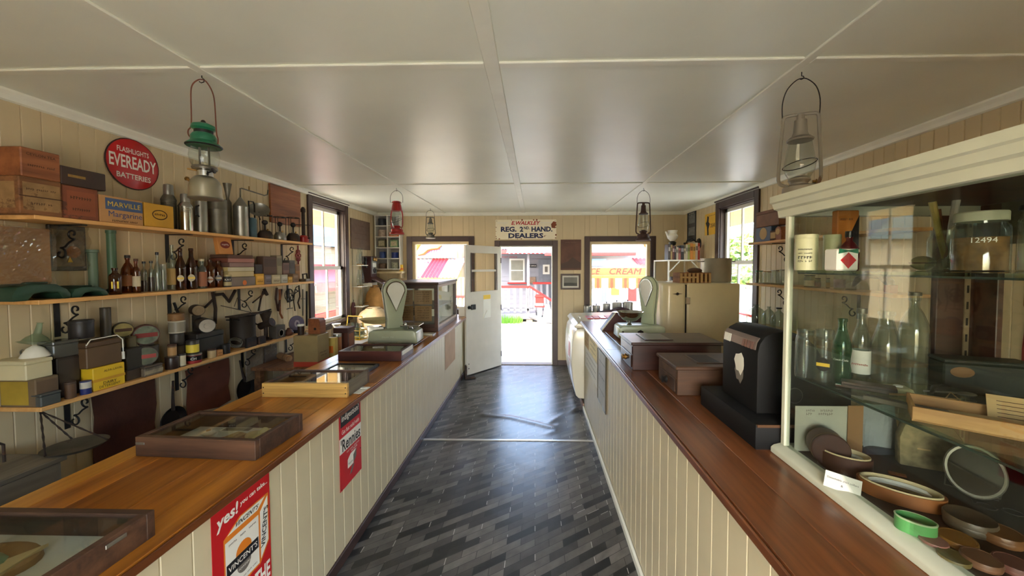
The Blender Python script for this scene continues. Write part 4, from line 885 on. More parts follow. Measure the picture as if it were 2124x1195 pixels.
part('tube', G().lathe([(.027,0),(.027,h*.1),(.022,h*.12),(.022,h*.93),(.028,h*.94),(.028,h)],18), paint('pale_green_paint',(96,116,96),.5,var=.1), o); part('foot', G().lathe([(.036,0),(.036,.02),(.026,.03)],18), DGREEN, o)
p = fitcyl(222,240,478,-2.69); h = zt(231,478,-2.69)-S2; o = thing('green_tube','tall slim green tube standing against wall behind amber bottles','tube',(-2.695,p[0],S2))
part('tube', G().lathe([(.022,0),(.022,h*.95),(.025,h*.955),(.025,h)],18), paint('mid_green_paint',(74,104,78),.45,var=.1), o); part('foot', G().lathe([(.034,0),(.034,.02),(.024,.03)],18), DGREEN, o)
LBW = paint('aged_white_label',(196,184,156),.7,var=.1); LBB = paint('brown_label',(142,92,58),.7,var=.1)
bt('amber_bottle','squat amber bottle with bright yellow label at front',224,251,556,'med',BROWNG,X=-2.55,lab=None,emblem=None,cap=None)
o = bt('amber_jug','broad amber jug bottle with paper label and dark cap',249,279,534,'jug',AMBER,X=-2.62,lab=LBB,labs=(.2,.5),cap=IRON)
bt('amber_bottle','amber bottle with cream label beside broad jug',273,290,541,'med',AMBER,X=-2.57,lab=LBW,labs=(.2,.52),cap=paint('rusty_cap',(84,50,36),.6))
bt('clear_bottle','small dark-capped clear bottle left of its twin',291,305,546,'med',CLEAR,X=-2.6,cap=BLACK,fill=(.4,paint('dark_syrup',(62,36,22),.3)))
bt('clear_bottle','small dark-capped clear bottle right of its twin',306,320,545,'med',CLEAR,X=-2.6,cap=BLACK,fill=(.5,paint('dark_syrup',(62,36,22),.3)))
bt('clear_bottle','round clear bottle with black stopper before clear spirit bottle',317,334,528,'tall',CLEAR,X=-2.58,cap=BLACK)
bt('clear_bottle','slim plain clear bottle touching the labelled spirit bottle',331,345,548,'jar',CLEAR,X=-2.55)
bt('spirit_bottle','tall clear spirit bottle with faded tan label',344,367,508,'tall',CLEAR,X=-2.6,lab=paint('tan_spirit_label',(166,136,84),.7,var=.15),labs=(.12,.48))
for a,b,lab in ((362,384,'dark beer bottle with yellow-banded oval label, left of the pair'),(384,407,'dark beer bottle with yellow-banded oval label, right of the pair')):
    bt('beer_bottle',lab,a,b,515,'beer',BROWNG,X=-2.56,fill=(.52,paint('beer_dark',(24,14,8),.3)),emblem=(LBW,INKY,.28,42))
bt('amber_bottle','slim amber bottle behind the brown-label bottle',400,413,540,'med',AMBER,X=-2.64)
bt('clear_bottle','clear bottle with red-brown label beside beer bottles',408,428,541,'med',CLEAR,X=-2.56,lab=paint('redbrown_label',(150,96,70),.7,var=.15),labs=(.08,.6),cap=LBW)
bt('amber_bottle','amber square-shouldered bottle with silver label',425,445,539,'med',AMBER,X=-2.57,emblem=(paint('silver_label',(170,164,154),.5),LBB,.3,40))
bt('amber_bottle','amber bottle with black oval label next to box stack',443,462,541,'med',AMBER,X=-2.57,emblem=(BLACK,LBW,.35,40))
o = None
# yellow label chip on first amber bottle
y,r,z = fitcyl(224,251,556,-2.55); ob = [q for q in bpy.data.objects if q.get('label') == 'squat amber bottle with bright yellow label at front'][0]
part('paper_label', G().at(RZ(48) @ FACE('-y',(0,-r*1.02,(z-S2)*.36))).box(-r*.62,r*.62,-r*.85,r*.85,0,.001), paint('bright_yellow_label',(232,208,70),.6), ob, smooth=False)
# stack of flat packets
xb = -2.515; zb_ = S2; y0,y1 = at(492,570,x=xb).y, at(530,570,x=xb).y
y0 -= .0
cols = [((104,92,88),(214,140,70)),((178,160,112),(206,190,150)),((196,178,120),(206,198,174)),((96,70,64),(150,120,118)),((112,62,50),(170,118,112)),((82,56,46),(92,64,52))]
tops = [574,563,554,545,536,529]
labs = ['grey packet with orange spot at bottom of packet stack','pale yellow packet lying on the grey one in the stack','cream packet in the middle of the stack','mauve packet just above the cream ones','brown packet near the top of the stack','dark brown packet on top of the stack']
for k,(c1,c2) in enumerate(cols):
    z1 = zt(505,tops[k],xb); ya = at(470+k%2*2,560,x=xb-.05).y
    o = carton('packet',labs[k],'packet',xb-.16,xb-.004*(k%3),y0-.09+.008*(k%2),y1-.01*(k%2),zb_,z1-.0004,paint('packet_%d'%k,c1,.65,var=.1),'+x',patches=[(.02,.98,.06,.94,paint('packetface_%d'%k,c2,.65,var=.1))] if k else [(.02,.98,.06,.94,paint('packetface_0b',(126,112,104),.65))],group='flat packets stacked on the middle shelf')
    if k == 0: part('orange_spot', G().at(FACE('+x',(.081,.02,.028))).lathe([(.022,.0),(.022,.001),(0,.001)],16), ORANGE, o)
    zb_ = z1
o = thing('cigar_box','upright orange-tan carton with red oval badge leaning on packet stack','carton',(-2.60,at(478,520,x=-2.55).y,zb_),0,None,(0,math.radians(-9),math.radians(-8)))
part('body', G().box(-.02,.02,-.062,.062,0,.155), paint('orange_tan_card',(206,142,80),.65,var=.08), o, bev=.003); part('badge', G().at(FACE('+x',(.0202,0,.08))).lathe([(.042,0),(.042,.001),(0,.001)],20,sy=.72), paint('dark_red_badge',(122,36,30),.6), o); text('HAVANA', INKW, o, FACE('+x',(.0215,0,.08)), w=.06)
y,r,z = fitcyl(464,482,570,-2.53); tin('small_tin','round black and cream lettered tin in front of packet stack','tin',(-2.49-.045,y,S2),r,z-S2,paint('black_tin_paint',(44,42,42),.4),bands=[(.1,.42,paint('cream_tin_band',(176,160,116),.5))],lid=paint('cream_tin_band',(176,160,116),.5),txt=('KAY',.6,1.5,INKW,45))
SB = [(531,548,568,(222,168,60),'small bright yellow carton at shelf front beside packets'),(550,563,570,(116,106,112),'small grey-violet carton next to the yellow one'),(565,582,570,(186,176,146),'small cream carton with dark script'),(584,597,570,(180,178,168),'small white carton third from the shelf end'),(598,607,574,(196,150,60),'tiny ochre packet near the shelf end'),(608,619,568,(122,96,70),'small brown jar-shaped carton near shelf end')]
for a,b,t,c_,l in SB: lb('small_carton',l,'carton',a,b,t,S2,paint('sc_%d'%a,c_,.65,var=.06),dep=.06,xf=-2.52,patches=[(.12,.88,.55,.8,paint('scl_%d'%a,tuple(min(255,v+22) for v in c_),.6))],texts=[('TABLETS',.5,.3,.7,FADE)],group='little cartons on the middle shelf')
SB2 = [(528,545,548,552,(66,56,60),'dark slanting booklet behind yellow carton'),(546,574,532,536,(98,74,64),'brown cardboard box raised at the back behind small cartons'),(574,585,530,0,(150,140,116),'pale card box at the back beside brown box'),(587,600,545,0,(128,98,92),'rose-brown packet at the back row'),(600,612,540,0,(96,92,92),'dark grey packet at the back row near window'),(612,622,548,0,(156,112,76),'tan packet at back row end')]
for a,b,t,_,c_,l in SB2: lb('back_carton',l,'carton',a,b,t,S2,paint('bc_%d'%a,c_,.7,var=.1),dep=.07,xf=-2.60,patches=[(.08,.92,.62,.9,paint('bcl_%d'%a,tuple(int(v*.8) for v in c_),.6))],group='cartons in back row of middle shelf')
o = thing('round_pad','amber round tin lid propped between cartons','lid',(-2.545,at(553,555,x=-2.55).y,S2+.0),0,None,(0,math.radians(0),0)); part('lid', G().at(T(0,0,.035) @ RY(78)).lathe([(.034,-.005),(.034,.005),(.03,.007),(0,.007)],18), paint('amber_lid',(176,118,40),.45), o); part('stand', G().box(-.012,.012,-.02,.02,0,.012), FADE, o, smooth=False)
o = thing('sad_iron','grey cast iron shape at window end of middle shelf','iron',(-2.56,at(634,580,x=-2.56).y,S2),0); part('sole', G().prism([(-.04,-.06),(.04,-.06),(.035,.02),(0,.075),(-.035,.02)],0,.03,'z'), GALVD, o, bev=.004); part('handle', G().tube([(0,-.045,.03),(0,-.05,.08),(0,.02,.085),(0,.03,.03)],.009,6), RUSTI, o)
# red trivet on wall and tools under the middle shelf
pc = at(623,530,x=-2.7); o = thing('red_trivet','red painted iron trivet hanging beside window','trivet',(-2.725,pc.y,pc.z)); g = G()
for k in range(6): a_ = k*math.pi/3; g.tube([(0,.028*math.cos(a_)+.018*math.cos(t),.05*math.sin(a_)+.02*math.sin(t)) for t in [i*.785 for i in range(8)]],.006,5,closed=True)
part('scrollwork', g, paint('dark_red_iron',(128,30,38),.5), o); part('stem', G().tube([(0,0,.05),(0,0,.115)],.008,5).tube([(0,0,-.05),(0,0,-.11)],.008,5), paint('dark_red_iron',(128,30,38),.5), o)
def hang(name,label,cat,tubes,X=-2.715,mat=None,r=.008):
    p0 = at(*tubes[0][0],x=X); o = thing(name,label,cat,(X,p0.y,p0.z)); k = 0
    for tb in tubes:
        pts = [at(px,py,x=X)-p0 for px,py in tb]; part('bar' if k else 'body', G().tube([(.0,q.y,q.z) for q in pts],r if not isinstance(r,list) else r[k],6), mat or RUSTI, o); k += 1
    return o
hang('tin_snips','black iron shears hanging open below middle shelf','shears',[[(441,606),(447,640),(446,672)],[(445,618),(425,638)],[(445,612),(462,610),(475,626),(488,602)]],r=[.013,.010,.013])
hang('wire_hanger','bent wire loop hanging from middle shelf bracket','wire',[[(458,634),(520,648)],[(486,636),(492,618),(510,628),(521,646)]],r=.003)
hang('spanner_pair','crossed old pliers hanging below middle shelf','pliers',[[(524,628),(540,615),(552,605)],[(546,604),(541,620),(536,645)],[(548,600),(554,612)]],r=[.007,.009,.015])
hang('leather_strop','curved leather strap hanging beside wire beater','strap',[[(574,597),(572,620),(577,645),(584,600)]],mat=DKLEATH,r=.012)
hang('wooden_peg_tool','dark wooden handled tool hanging above clock','tool',[[(580,600),(581,650),(586,660)]],mat=REDW,r=.011)
pc = at(601,612,x=-2.71); o = thing('wire_beater','round wire carpet beater with twisted handle on left wall','beater',(-2.715,pc.y,pc.z)); g = G()
for rr,dz in ((.075,0),(.05,.02),(.055,-.03)): g.tube([(.0,rr*math.cos(i*.393),dz+rr*.9*math.sin(i*.393)) for i in range(16)],.004,4,closed=True)
part('loops', g, IRON, o); part('handle', G().tube([(0,0,.07),(0,.005,-.14),(0,-.05,-.15),(0,.055,-.15)],.004,5), IRON, o)
hang('chain','rusty hook chain hanging near window casing','chain',[[(612,600),(609,625),(612,645)],[(620,592),(622,615),(618,628),(622,640)]],r=[.006,.009],mat=RUSTI)
hang('file_tool','narrow steel file hanging near window casing','file',[[(628,600),(628,655)],[(624,620),(633,620)]],r=[.008,.004],mat=GALVD)
hang('saw_blade','long dark blade hanging against window casing','blade',[[(636,604),(636,676)]],r=.011,mat=IRON)
hang('small_key','small dark peg standing against wall by painted tin','peg',[[(361,628),(366,642),(370,650)]],r=.009,mat=IRON)
# lowest shelf
lb('seed_box','old wooden box with mustard side panel at near end of lowest shelf','box',72,122,782,S3,paint('aged_tan_box',(112,92,68),.7,var=.2),dep=.19,xf=-2.53,near=(('-y',[(.04,.8,.08,.92,paint('mustard_panel',(168,140,46),.7,var=.2))],[]),),patches=[(.05,.95,.1,.9,paint('grey_brown_panel',(98,78,60),.7,var=.2))])
zq = zt(97,782,-2.53)
lb('enamel_tray','long cream enamel tin lying on old box','tin',52,109,745,zq,paint('aged_cream_enamel',(204,194,158),.4,var=.06),dep=.2,xf=-2.54,lid=paint('aged_cream_enamel',(204,194,158),.4))
zq2 = zt(80,745,-2.54); p = at(62,744,x=-2.64); o = thing('glass_juicer','pale green glass juicer with funnel neck over white dome','juicer',(-2.63,p.y+.015,zq2)); s_ = zt(60,682,-2.64)-zq2
part('dome', G().lathe([(.055,0),(.05,.012),(.03,.045),(.008,.06),(0,.061)],18), WHITE, o); part('dish', G().at(T(0,0,s_*.42) @ RX(-12)).lathe([(.02,0),(.05,.006),(.066,.014),(.05,.02),(.036,.04),(.022,.05),(.014,.058),(.010,.11),(.013,.115)],20,caps=False), PALEG, o); part('handle_ring', G().tube([(-.07+.012*math.cos(i*.8),0,.02+.014*math.sin(i*.8)) for i in range(8)],.004,5,closed=True), GALV, o)
lb('grey_tin','small flat grey-blue tin in front of mustard box','tin',84,127,814,S3,paint('blue_grey_tin',(72,74,72),.5,var=.15),dep=.05,xf=-2.505,lid=paint('blue_grey_tin',(72,74,72),.5))
lb('tall_square_tin','tall dark square tin with framed front','tin',117,166,740,S3,paint('dark_tin',(52,44,38),.45,.2,var=.2),dep=.1,xf=-2.575,patches=[(.06,.94,.05,.93,paint('dark_tin_face',(66,56,48),.4,.2))])
zq = zt(140,740,-2.575); lb('glass_dish','rectangular clear glass dish on tall square tin','dish',110,164,706,zq,bottleglass('grey_pressed_glass',(160,160,150),.5),dep=.09,xf=-2.575,lid=bottleglass('grey_pressed_glass',(160,160,150),.5))
lc('baking_tin','round black baking tin on top of glass dish','tin',138,198,664,zt(150,706,-2.61)+.002,paint('black_tin',(40,36,36),.45,.2,var=.2),X=-2.63,lid=paint('black_tin',(40,36,36),.45,.2))
lc('tall_cylinder','tall dark cylinder tin against the wall','tin',205,231,638,S3,paint('dark_olive_tin',(62,54,42),.5,var=.2),X=-2.695)
lb('detergent_carton','bright yellow dairy detergent carton on lowest shelf','carton',192,259,758,S3,YELLOWB,dep=.13,xf=-2.515,patches=[(.0,1,.38,.5,paint('gold_band',(206,150,40),.6))],texts=[('ALFA-LAVAL',.62,.8,.6,FADE),('DAIRY',.5,.27,.42,INKB),('DETERGENT',.5,.13,.66,INKB)],near=(('-y',[(.0,1,.38,.5,paint('gold_band',(206,150,40),.6))],[]),))
zq = zt(225,758,-2.515)
o = lb('wire_basket_tin','brown domed tin with white wire bail handle on yellow carton','tin',178,252,706,zq+.001,paint('brown_tin',(92,68,44),.5,var=.2),dep=.14,xf=-2.53,lid=paint('brown_tin_lid',(84,60,38),.5))
hy = (at(252,706,x=-2.53).y-at(178,706,x=-2.53).y)/2; hh = zt(215,706,-2.53)-zq; part('bail', G().tube([(.07,-hy,hh*.9),(.075,-hy*.8,hh*1.1),(.075,hy*.7,hh*1.12),(.075,hy*1.02,hh*.9),(.075,hy*1.03,hh*.35)],.003,5), WHITE, o); part('bail_grip', G().tube([(.075,hy*1.03,hh*.4),(.075,hy*1.03,hh*.1)],.007,6), WHITE, o)
lc('small_tin','small brown rusty tin in front of tall square tin','tin',131,159,792,S3,paint('rust_tin',(92,66,46),.6,.2,var=.3,wear=(60,44,36)),X=-2.53,lid=paint('rust_tin_lid',(74,54,40),.6,.2))
lc('small_tin','blue and white tin beside yellow detergent carton','tin',163,191,790,S3,paint('navy_tin',(38,48,108),.45),X=-2.525,bands=[(.45,.95,paint('tin_white',(196,190,178),.5))],rim=True)
TD = paint('dark_storage_tin',(54,48,42),.5,.2,var=.25)
lb('dark_tin_box','dark square tin behind round picture tins','tin',262,298,722,zt(280,766,-2.56),TD,dep=.1,xf=-2.56)
lb('dark_tin_box','dark low tin supporting square tin next to yellow carton','tin',262,299,766,S3,paint('brown_black_tin',(66,52,42),.5,.2,var=.25),dep=.12,xf=-2.54)
def faceTin(label, a, b, t, bo, X, mat, facemat, zb, band=None):
    p = at((a+b)/2,t,x=X); q = at((a+b)/2,bo,x=X); r = (p.z-q.z)/2; o = thing('round_picture_tin',label,'tin',(X-.03,p.y,zb),0)
    zz_ = max(r, 0); o.rotation_euler = (0,0,math.radians(-35))
    part('body', G().at(T(0,0,zz_) @ RY(90)).lathe([(r*.97,-.03),(r,-.026),(r,.026),(r*.97,.03)],24), mat, o); part('picture_lid', G().at(T(.03,0,zz_) @ RY(90)).lathe([(r*.9,0),(r*.9,.0015),(0,.0015)],24), facemat, o)
    if band: part('lid_band', G().box(.0318,.0325,-r*.8,r*.8,zz_-r*.22,zz_+r*.2), band, o, smooth=False)
    part('rest', G().box(-.03,.03,-r*.5,r*.5,0,r*.14), TD, o, smooth=False); return o
lc('olive_tin','olive round tin below yellow picture tin','tin',258,284,698,zt(272,724,-2.62),paint('olive_tin',(96,88,62),.55,var=.15),X=-2.63)
faceTin('oval lidded tin with faded yellow lid picture against wall',242,285,669,699,-2.66,paint('dark_brass_tin',(82,70,44),.5,.2),paint('yellowish_lid',(140,124,66),.55,var=.25,scale=20),zt(262,699,-2.66),FADE)
lc('plain_tin','tall dull tin standing under brown picture tin','tin',288,332,716,S3,paint('dull_tin',(84,76,64),.5,.2,var=.2),X=-2.64)
faceTin('brown round tin with landscape picture lid on dull tin',286,334,672,714,-2.60,paint('brown_red_tin',(84,42,34),.5,var=.2),paint('landscape_lid',(96,104,86),.55,var=.5,scale=26),zt(310,714,-2.62),paint('dark_red_badge',(122,36,30),.6))
faceTin('round tin with green and red lid lettering on pale tin',292,326,716,754,-2.545,paint('grey_round_tin',(96,90,82),.5,.2),paint('green_red_lid',(90,96,78),.5,var=.3,scale=16),zt(320,754,-2.55),paint('pink_red_band',(160,66,60),.6))
lb('decorated_tin','low patterned tin with scalloped pale band at shelf front','tin',300,338,757,S3,paint('pattern_tin',(104,92,78),.5,var=.4,scale=30),dep=.07,xf=-2.515,patches=[(.0,1,.2,.55,paint('pale_scallop',(142,128,104),.6,var=.3,scale=30))],lid=paint('pattern_tin_lid',(78,66,56),.5))
lc('brown_jar','brown glass jar with tan label on lowest shelf','jar',340,372,740,S3,paint('dark_brown_jar',(46,32,26),.35,var=.1),X=-2.54,lid=None)
lc('label_jar','small jar with orange-tan label standing on brown jar','jar',346,367,714,zt(356,740,-2.54),paint('jar_tan',(108,84,56),.5),X=-2.55,bands=[(.1,.75,paint('tan_orange_label',(176,134,84),.6))],lid=FADE)
lc('dark_tin','dark tin stacked under white-banded tin','tin',350,384,690,zt(367,716,-2.6),TD,X=-2.61)
lc('storage_tin','dull grey tin at bottom of white-banded tin stack','tin',350,386,716,S3,paint('grey_dull_tin',(88,78,66),.5,.2,var=.2),X=-2.63)
lc('banded_tin','tin with white band and orange block below rusty tin','tin',347,386,665,zt(367,690,-2.6),paint('white_band_tin',(190,182,164),.5),X=-2.60,bands=[(.1,.9,paint('glass_grey_band',(136,128,112),.4))],txt=None)
lc('rusty_tin','rusty tan tin on top of white-banded tin','tin',346,384,650,zt(367,665,-2.6)+.001,paint('rusty_tan_tin',(134,96,56),.6,.1,var=.3,wear=(84,56,40)),X=-2.60,lid=None)
lc('white_label_tin','small black tin with white paper label','tin',368,386,734,S3,paint('black_small_tin',(52,46,44),.5),X=-2.525,bands=[(.08,.88,LBW)])
lc('red_tin','red tin with black lettered band at shelf front','tin',384,420,733,S3,paint('red_tin_paint',(150,44,42),.45,var=.1),X=-2.535,bands=[(.3,.8,BLACK)],lid=paint('dull_lid',(120,112,96),.45,.3),txt=('CH',.52,.7,INKW,40))
lc('yellow_black_tin','yellow tin with black diagonal band on red tin','tin',384,414,706,zt(402,733,-2.535),paint('dark_lid_tin',(62,56,44),.5),X=-2.545,bands=[(.1,.7,paint('yellow_tin_band',(214,190,60),.5))],lid=TD)
y,r,z = fitcyl(393,427,626,-2.6)
def lying(name,label,cat,px,py,X,r,L,mat,capm,zb,rz=35):
    p = at(px,py,x=X); o = thing(name,label,cat,(X,p.y,zb),-rz); part('drum', G().at(T(0,0,r) @ RY(90)).lathe([(r*.96,-L/2),(r,-L/2+.004),(r,L/2-.004),(r*.96,L/2)],24), mat, o); part('end_cap', G().at(T(L/2,0,r) @ RY(90)).lathe([(r*.9,0),(r*.9,.002),(r*.4,.002),(r*.38,.006),(0,.006)],24), capm, o); part('cradle', G().box(-L*.3,L*.3,-r*.5,r*.5,0,r*.15), TD, o, smooth=False); return o
zk = zt(433,720,-2.6)
lb('black_deed_box','black japanned tin box with overhanging lid','box',408,464,688,S3,paint('japanned_black',(44,40,38),.4,.1,var=.2),dep=.15,xf=-2.56,lid=paint('japanned_black',(44,40,38),.4,.1))
z8 = zt(433,688,-2.56)
lying('black_canister','black canister lying on deed box with round white end','canister',424,668,-2.58,.055,.15,paint('black_can',(42,38,38),.4,.1),paint('white_metal_end',(176,168,156),.5,.1,var=.15,scale=18),z8)
o = lying('rusted_can','rusty can lying behind with tan round end','can',408,640,-2.675,.042,.10,RUSTI,paint('tan_end',(140,118,88),.6,var=.2),z8+.0); o.location.z = z8+.125-.0
part('prop', G().box(-.03,-.005,-.025,.025,-.125,.0), TD, o, smooth=False)
lc('ointment_tin','small cream tin with dark top at shelf front','tin',429,449,724,S3,paint('cream_small_tin',(176,150,108),.55,var=.1),X=-2.53,lid=FADE)
lb('tan_packet','small orange-tan packet beside cream tin','packet',450,463,726,S3,paint('orange_tan_packet',(176,122,66),.6,var=.1),dep=.04,xf=-2.515,texts=[('SOAP',.5,.5,.6,FADE)])
lc('round_weight','round dark iron weight leaning by tan packet','weight',456,478,714,S3,IRON,X=-2.54)
# big pot with pan resting across it
y,r,z = fitcyl(478,535,655,-2.6); o = thing('iron_pot','deep dark iron pot on lowest shelf','pot',(-2.615,y,S3)); h = z-S3
part('body', G().lathe([(r*.8,0),(r*.9,.01),(r,h*.3),(r,h*.96),(r*1.06,h),(r*.96,h),(r*.93,h*.5),(0,h*.45)],24), paint('dark_iron_pot',(48,40,36),.55,.3,var=.25), o)
for s in (-1,1): part('lug', G().tube([(s*r*.4,-r*.9,h*.9),(s*r*.5,-r*1.25,h*.92),(s*r*.2,-r*1.3,h*.92)],.006,5), IRON, o)
o2 = thing('iron_griddle','long iron griddle plate lying across the dark pot','griddle',(-2.6,y,S3+h+.001)); part('plate', G().prism([(-.14,-.05),(.14,-.05),(.2,0),(.14,.05),(-.14,.05)],0,.012,'z').at(RZ(90)), RUSTI, o2, bev=.002); o2.rotation_euler[2] = math.radians(85); part('handle', G().tube([(.19,0,.006),(.3,0,.02)],.008,6), RUSTI, o2)
o = thing('coil_spring','loops of stiff wire lying before iron pot','wire coil',(-2.535,at(487,705,x=-2.535).y,S3)); g = G()
for k in range(3): g.tube([(.03*math.cos(i*.42),.06*math.sin(i*.42)+.006*k,.06-.03*math.cos(i*.42)+.008*k) for i in range(15)],.003,4,closed=True)
part('loops', g, GALVD, o)
lb('iron_block','dark wedge-shaped iron block at shelf front','block',512,533,700,S3,IRON,dep=.02,xf=-2.508,patches=[(.1,.9,.1,.6,RUSTI)])
lb('iron_block','second dark iron block beside the wedge','block',537,552,698,S3,RUSTI,dep=.03,xf=-2.51,patches=[(.2,.8,.2,.7,IRON)])
# mincer
p = at(556,690,x=-2.58); o = thing('meat_mincer','cast iron hand mincer with crank on lowest shelf','mincer',(-2.6,p.y,S3)); hz = zt(556,645,-2.6)-S3
part('foot', G().lathe([(.05,0),(.045,.012),(.018,.03),(.018,hz*.45)],14), RUSTI, o); part('barrel', G().at(T(0,0,hz*.55) @ RY(70)).lathe([(.034,-.06),(.034,.05),(.042,.052),(.042,.068),(.02,.07)],16), RUSTI, o); part('hopper', G().lathe([(.02,hz*.6),(.05,hz*.95),(.052,hz),(.044,hz*.98)],16,caps=False), RUSTI, o); part('crank', G().tube([(-.05,0,hz*.55),(-.09,0,hz*.55),(-.09,-.08,hz*.75)],.007,6), RUSTI, o); part('crank_grip', G().lathe([(.011,hz*.72),(.014,hz*.8),(.01,hz*.9)],10,c=(-.09,-.08)), REDW, o)
lb('alarm_clock','square dark clock with ring dial on lowest shelf','clock',573,592,675,S3,paint('dark_grey_clock',(66,60,54),.45,var=.2),dep=.08,xf=-2.53)
o = bpy.data.objects['alarm_clock']; part('bezel', G().at(FACE('+x',(.0405,.0,.05))).lathe([(.035,0),(.035,.006),(.03,.007),(.027,.003)],22), GALV, o); part('dial', G().at(FACE('+x',(.0425,.0,.05))).lathe([(.027,0),(.027,.001),(0,.001)],20), paint('dim_dial',(84,76,66),.5), o)
o = thing('leather_pouch','small red-brown leather pouch beside clock','pouch',(-2.55,at(599,690,x=-2.55).y,S3)); part('bag', G().lathe([(.03,0),(.042,.012),(.045,.03),(.03,.055),(.012,.065),(.016,.075)],16), LEATHER, o); part('tie', G().tube([(.015*math.cos(i*.7),.015*math.sin(i*.7),.064) for i in range(9)],.003,4,closed=True), FADE, o)
o = thing('grinding_disc','purple-grey pointed disc wheel leaning upright near window','wheel',(-2.57,at(615,670,x=-2.57).y,S3+.012),-40); part('disc', G().at(T(0,0,.085) @ RY(90)).lathe([(.02,-.015),(.085,-.008),(.085,.008),(.02,.015)],22,sx=1.0,sy=.85), paint('purple_grey',(96,88,110),.5,.2,var=.15), o); part('hub', G().at(T(.012,0,.085) @ RY(90)).lathe([(.026,0),(.026,.008),(.012,.01),(.012,.002)],14,sx=1.5), paint('pale_violet',(150,140,152),.5), o); part('stand', G().lathe([(.05,-.012),(.052,.004),(.03,.014)],18), BLACK, o)
# below the lowest shelf
def hide(name,label,a,t,b,bo,mat,X=-2.722,cat='hide',top=None):
    y0,y1,z0,z1 = rectx(a,t,b,bo,X); z1 = zt((a+b)/2,t,X); z0 = max(.05,zt((a+b)/2,bo,X)); o = thing(name,label,cat,(X,(y0+y1)/2,z0)); W = (y1-y0)/2; H_ = z1-z0; random.seed(int(a))
    edge = [(-W*.98,0),(-W,H_*.3),(-W*.93,H_*.7),(-W,H_),(W*.96,H_),(W,H_*.6),(W*.9,H_*.35),(W,0),(W*.4,-.02),(-W*.3,.012)]
    part('skin', G().prism(edge,0,.006,'x'), mat, o, smooth=False); part('nail', G().at(T(.006,0,H_-.03) @ RY(90)).lathe([(.007,0),(.005,.004),(0,.005)],8), IRON, o); return o
hide('leather_apron','large dark brown leather apron hanging under lowest shelf',186,795,328,960,LEATHER)
hide('leather_apron','smaller red-brown leather apron hanging under lowest shelf',383,755,478,850,paint('red_leather',(98,52,34),.5,var=.25,scale=6))
def longpan(label,hx,hy,cx,cy,r):
    p = at(cx,cy,x=-2.70); q = at(hx,hy,x=-2.70); o = thing('long_handled_pan',label,'pan',(-2.705,p.y,p.z)); part('bowl', G().at(RY(-90)).lathe([(r*.7,.025),(r,0),(r*1.03,0),(r*.74,.03),(0,.03)],24), paint('dark_pan_iron',(38,36,36),.45,.4), o); d_ = q-p; part('handle', G().tube([(-.005,d_.y*.25,d_.z*.25+.0),(-.008,d_.y*.6,d_.z*.6),(-.008,d_.y,d_.z)],[.012,.009,.007],6), RUSTI, o)
longpan('long handled iron pan hanging between the leather aprons',362,790,362,872,.10)
longpan('round iron frying pan hanging beside plastic sleeves',500,748,513,806,.115)
for a,b,t,bo,l,c_ in ((512,548,720,786,'crumpled plastic sleeve with grey paper hanging under lowest shelf',(150,140,128)),(551,577,716,762,'plastic sleeve with dark mauve card hanging near window',(92,78,74))):
    y0,y1 = at(a,750,x=-2.69).y, at(b,750,x=-2.69).y; z1 = zt((a+b)/2,t,-2.69); z0 = zt((a+b)/2,bo,-2.69); o = thing('plastic_sleeve',l,'sleeve',(-2.70,(y0+y1)/2,z0)); W = (y1-y0)/2; H_ = z1-z0
    part('sheet', G().box(-.003,0,-W,W,0,H_), paint('sleeve_%d'%a,c_,.6,var=.25,scale=20), o, smooth=False); random.seed(a)
    part('plastic_film', G().grid(lambda u,v: (.004+.009*random.random(),-W-.003+(2*W+.006)*u,H_*v),9,12), PLAST, o, smooth=False); part('string', G().tube([(0,0,H_),(0,0,S3-.025-z0)],.002,4), IRON, o)
p = at(600,738,x=-2.6); o = thing('paper_roll','roll of brown paper tied with cord under lowest shelf','paper roll',(-2.58,p.y-.10,p.z+.01),-35); part('roll', G().at(RY(90)).lathe([(.03,-.12),(.034,-.118),(.034,.10),(.03,.102),(.014,.09),(0,.09)],18), PAPERB, o); part('cord', G().at(T(.03,0,0) @ RY(90)).lathe([(.036,-.004),(.037,0),(.036,.004)],18,caps=False), IRON, o); part('hanger', G().tube([(0,0,.03),(0,0,S3-.024-p.z)],.002,4), IRON, o)
# balance scale pan on chains and bench at the near end
p = at(160,945,x=-2.3); o = thing('balance_pan','shallow tin balance pan hanging from rusty chains under lowest shelf','scale pan',(-2.33,p.y+.02,.80)); R = .115
part('pan', G().lathe([(R*.5,0),(R*.85,.006),(R,.02),(R*1.02,.022),(R*.8,.012),(0,.006)],26), GALVD, o); top = (-.22,.03,S3-.03-.80)
for k in range(3):
    a_ = k*2.09+.5; e = (R*math.cos(a_),R*math.sin(a_),.022); pts = [tuple(e[i]+(top[i]-e[i])*t/10 for i in range(3)) for t in range(11)]
    part('chain', G().tube(pts,[.003 if i%2 else .005 for i in range(11)],5), RUSTI, o)
part('hook', G().tube([top,(top[0],top[1],top[2]+.006)],.004,5), IRON, o)
o = thing('back_bench','low grey timber bench against left wall at near end','bench',(0,0,0)); part('top', G().box(-2.735,-2.28,.6,1.72,.785,.81), GREYW, o, bev=.003); part('front_panel', G().box(-2.31,-2.29,.6,1.70,0,.785), GREYW, o, smooth=False); part('end_panel', G().box(-2.735,-2.31,1.67,1.69,0,.785), GREYW, o, smooth=False)
part('iron_plate', G().box(-2.72,-2.42,.9,1.55,.81,.835), IRON, o, bev=.004)
o = thing('wire_toaster','bent wire rail toaster standing on near bench','toaster',(-2.42,1.5,.835)); part('rail', G().tube([(0,-.6,.03),(0,-.3,.10),(0,.08,.10),(0,.1,.08),(0,.1,.0)],.006,6), RUSTI, o); part('stay', G().tube([(-.2,-.1,.0),(-.28,.0,.22)],.004,5), RUSTI, o)
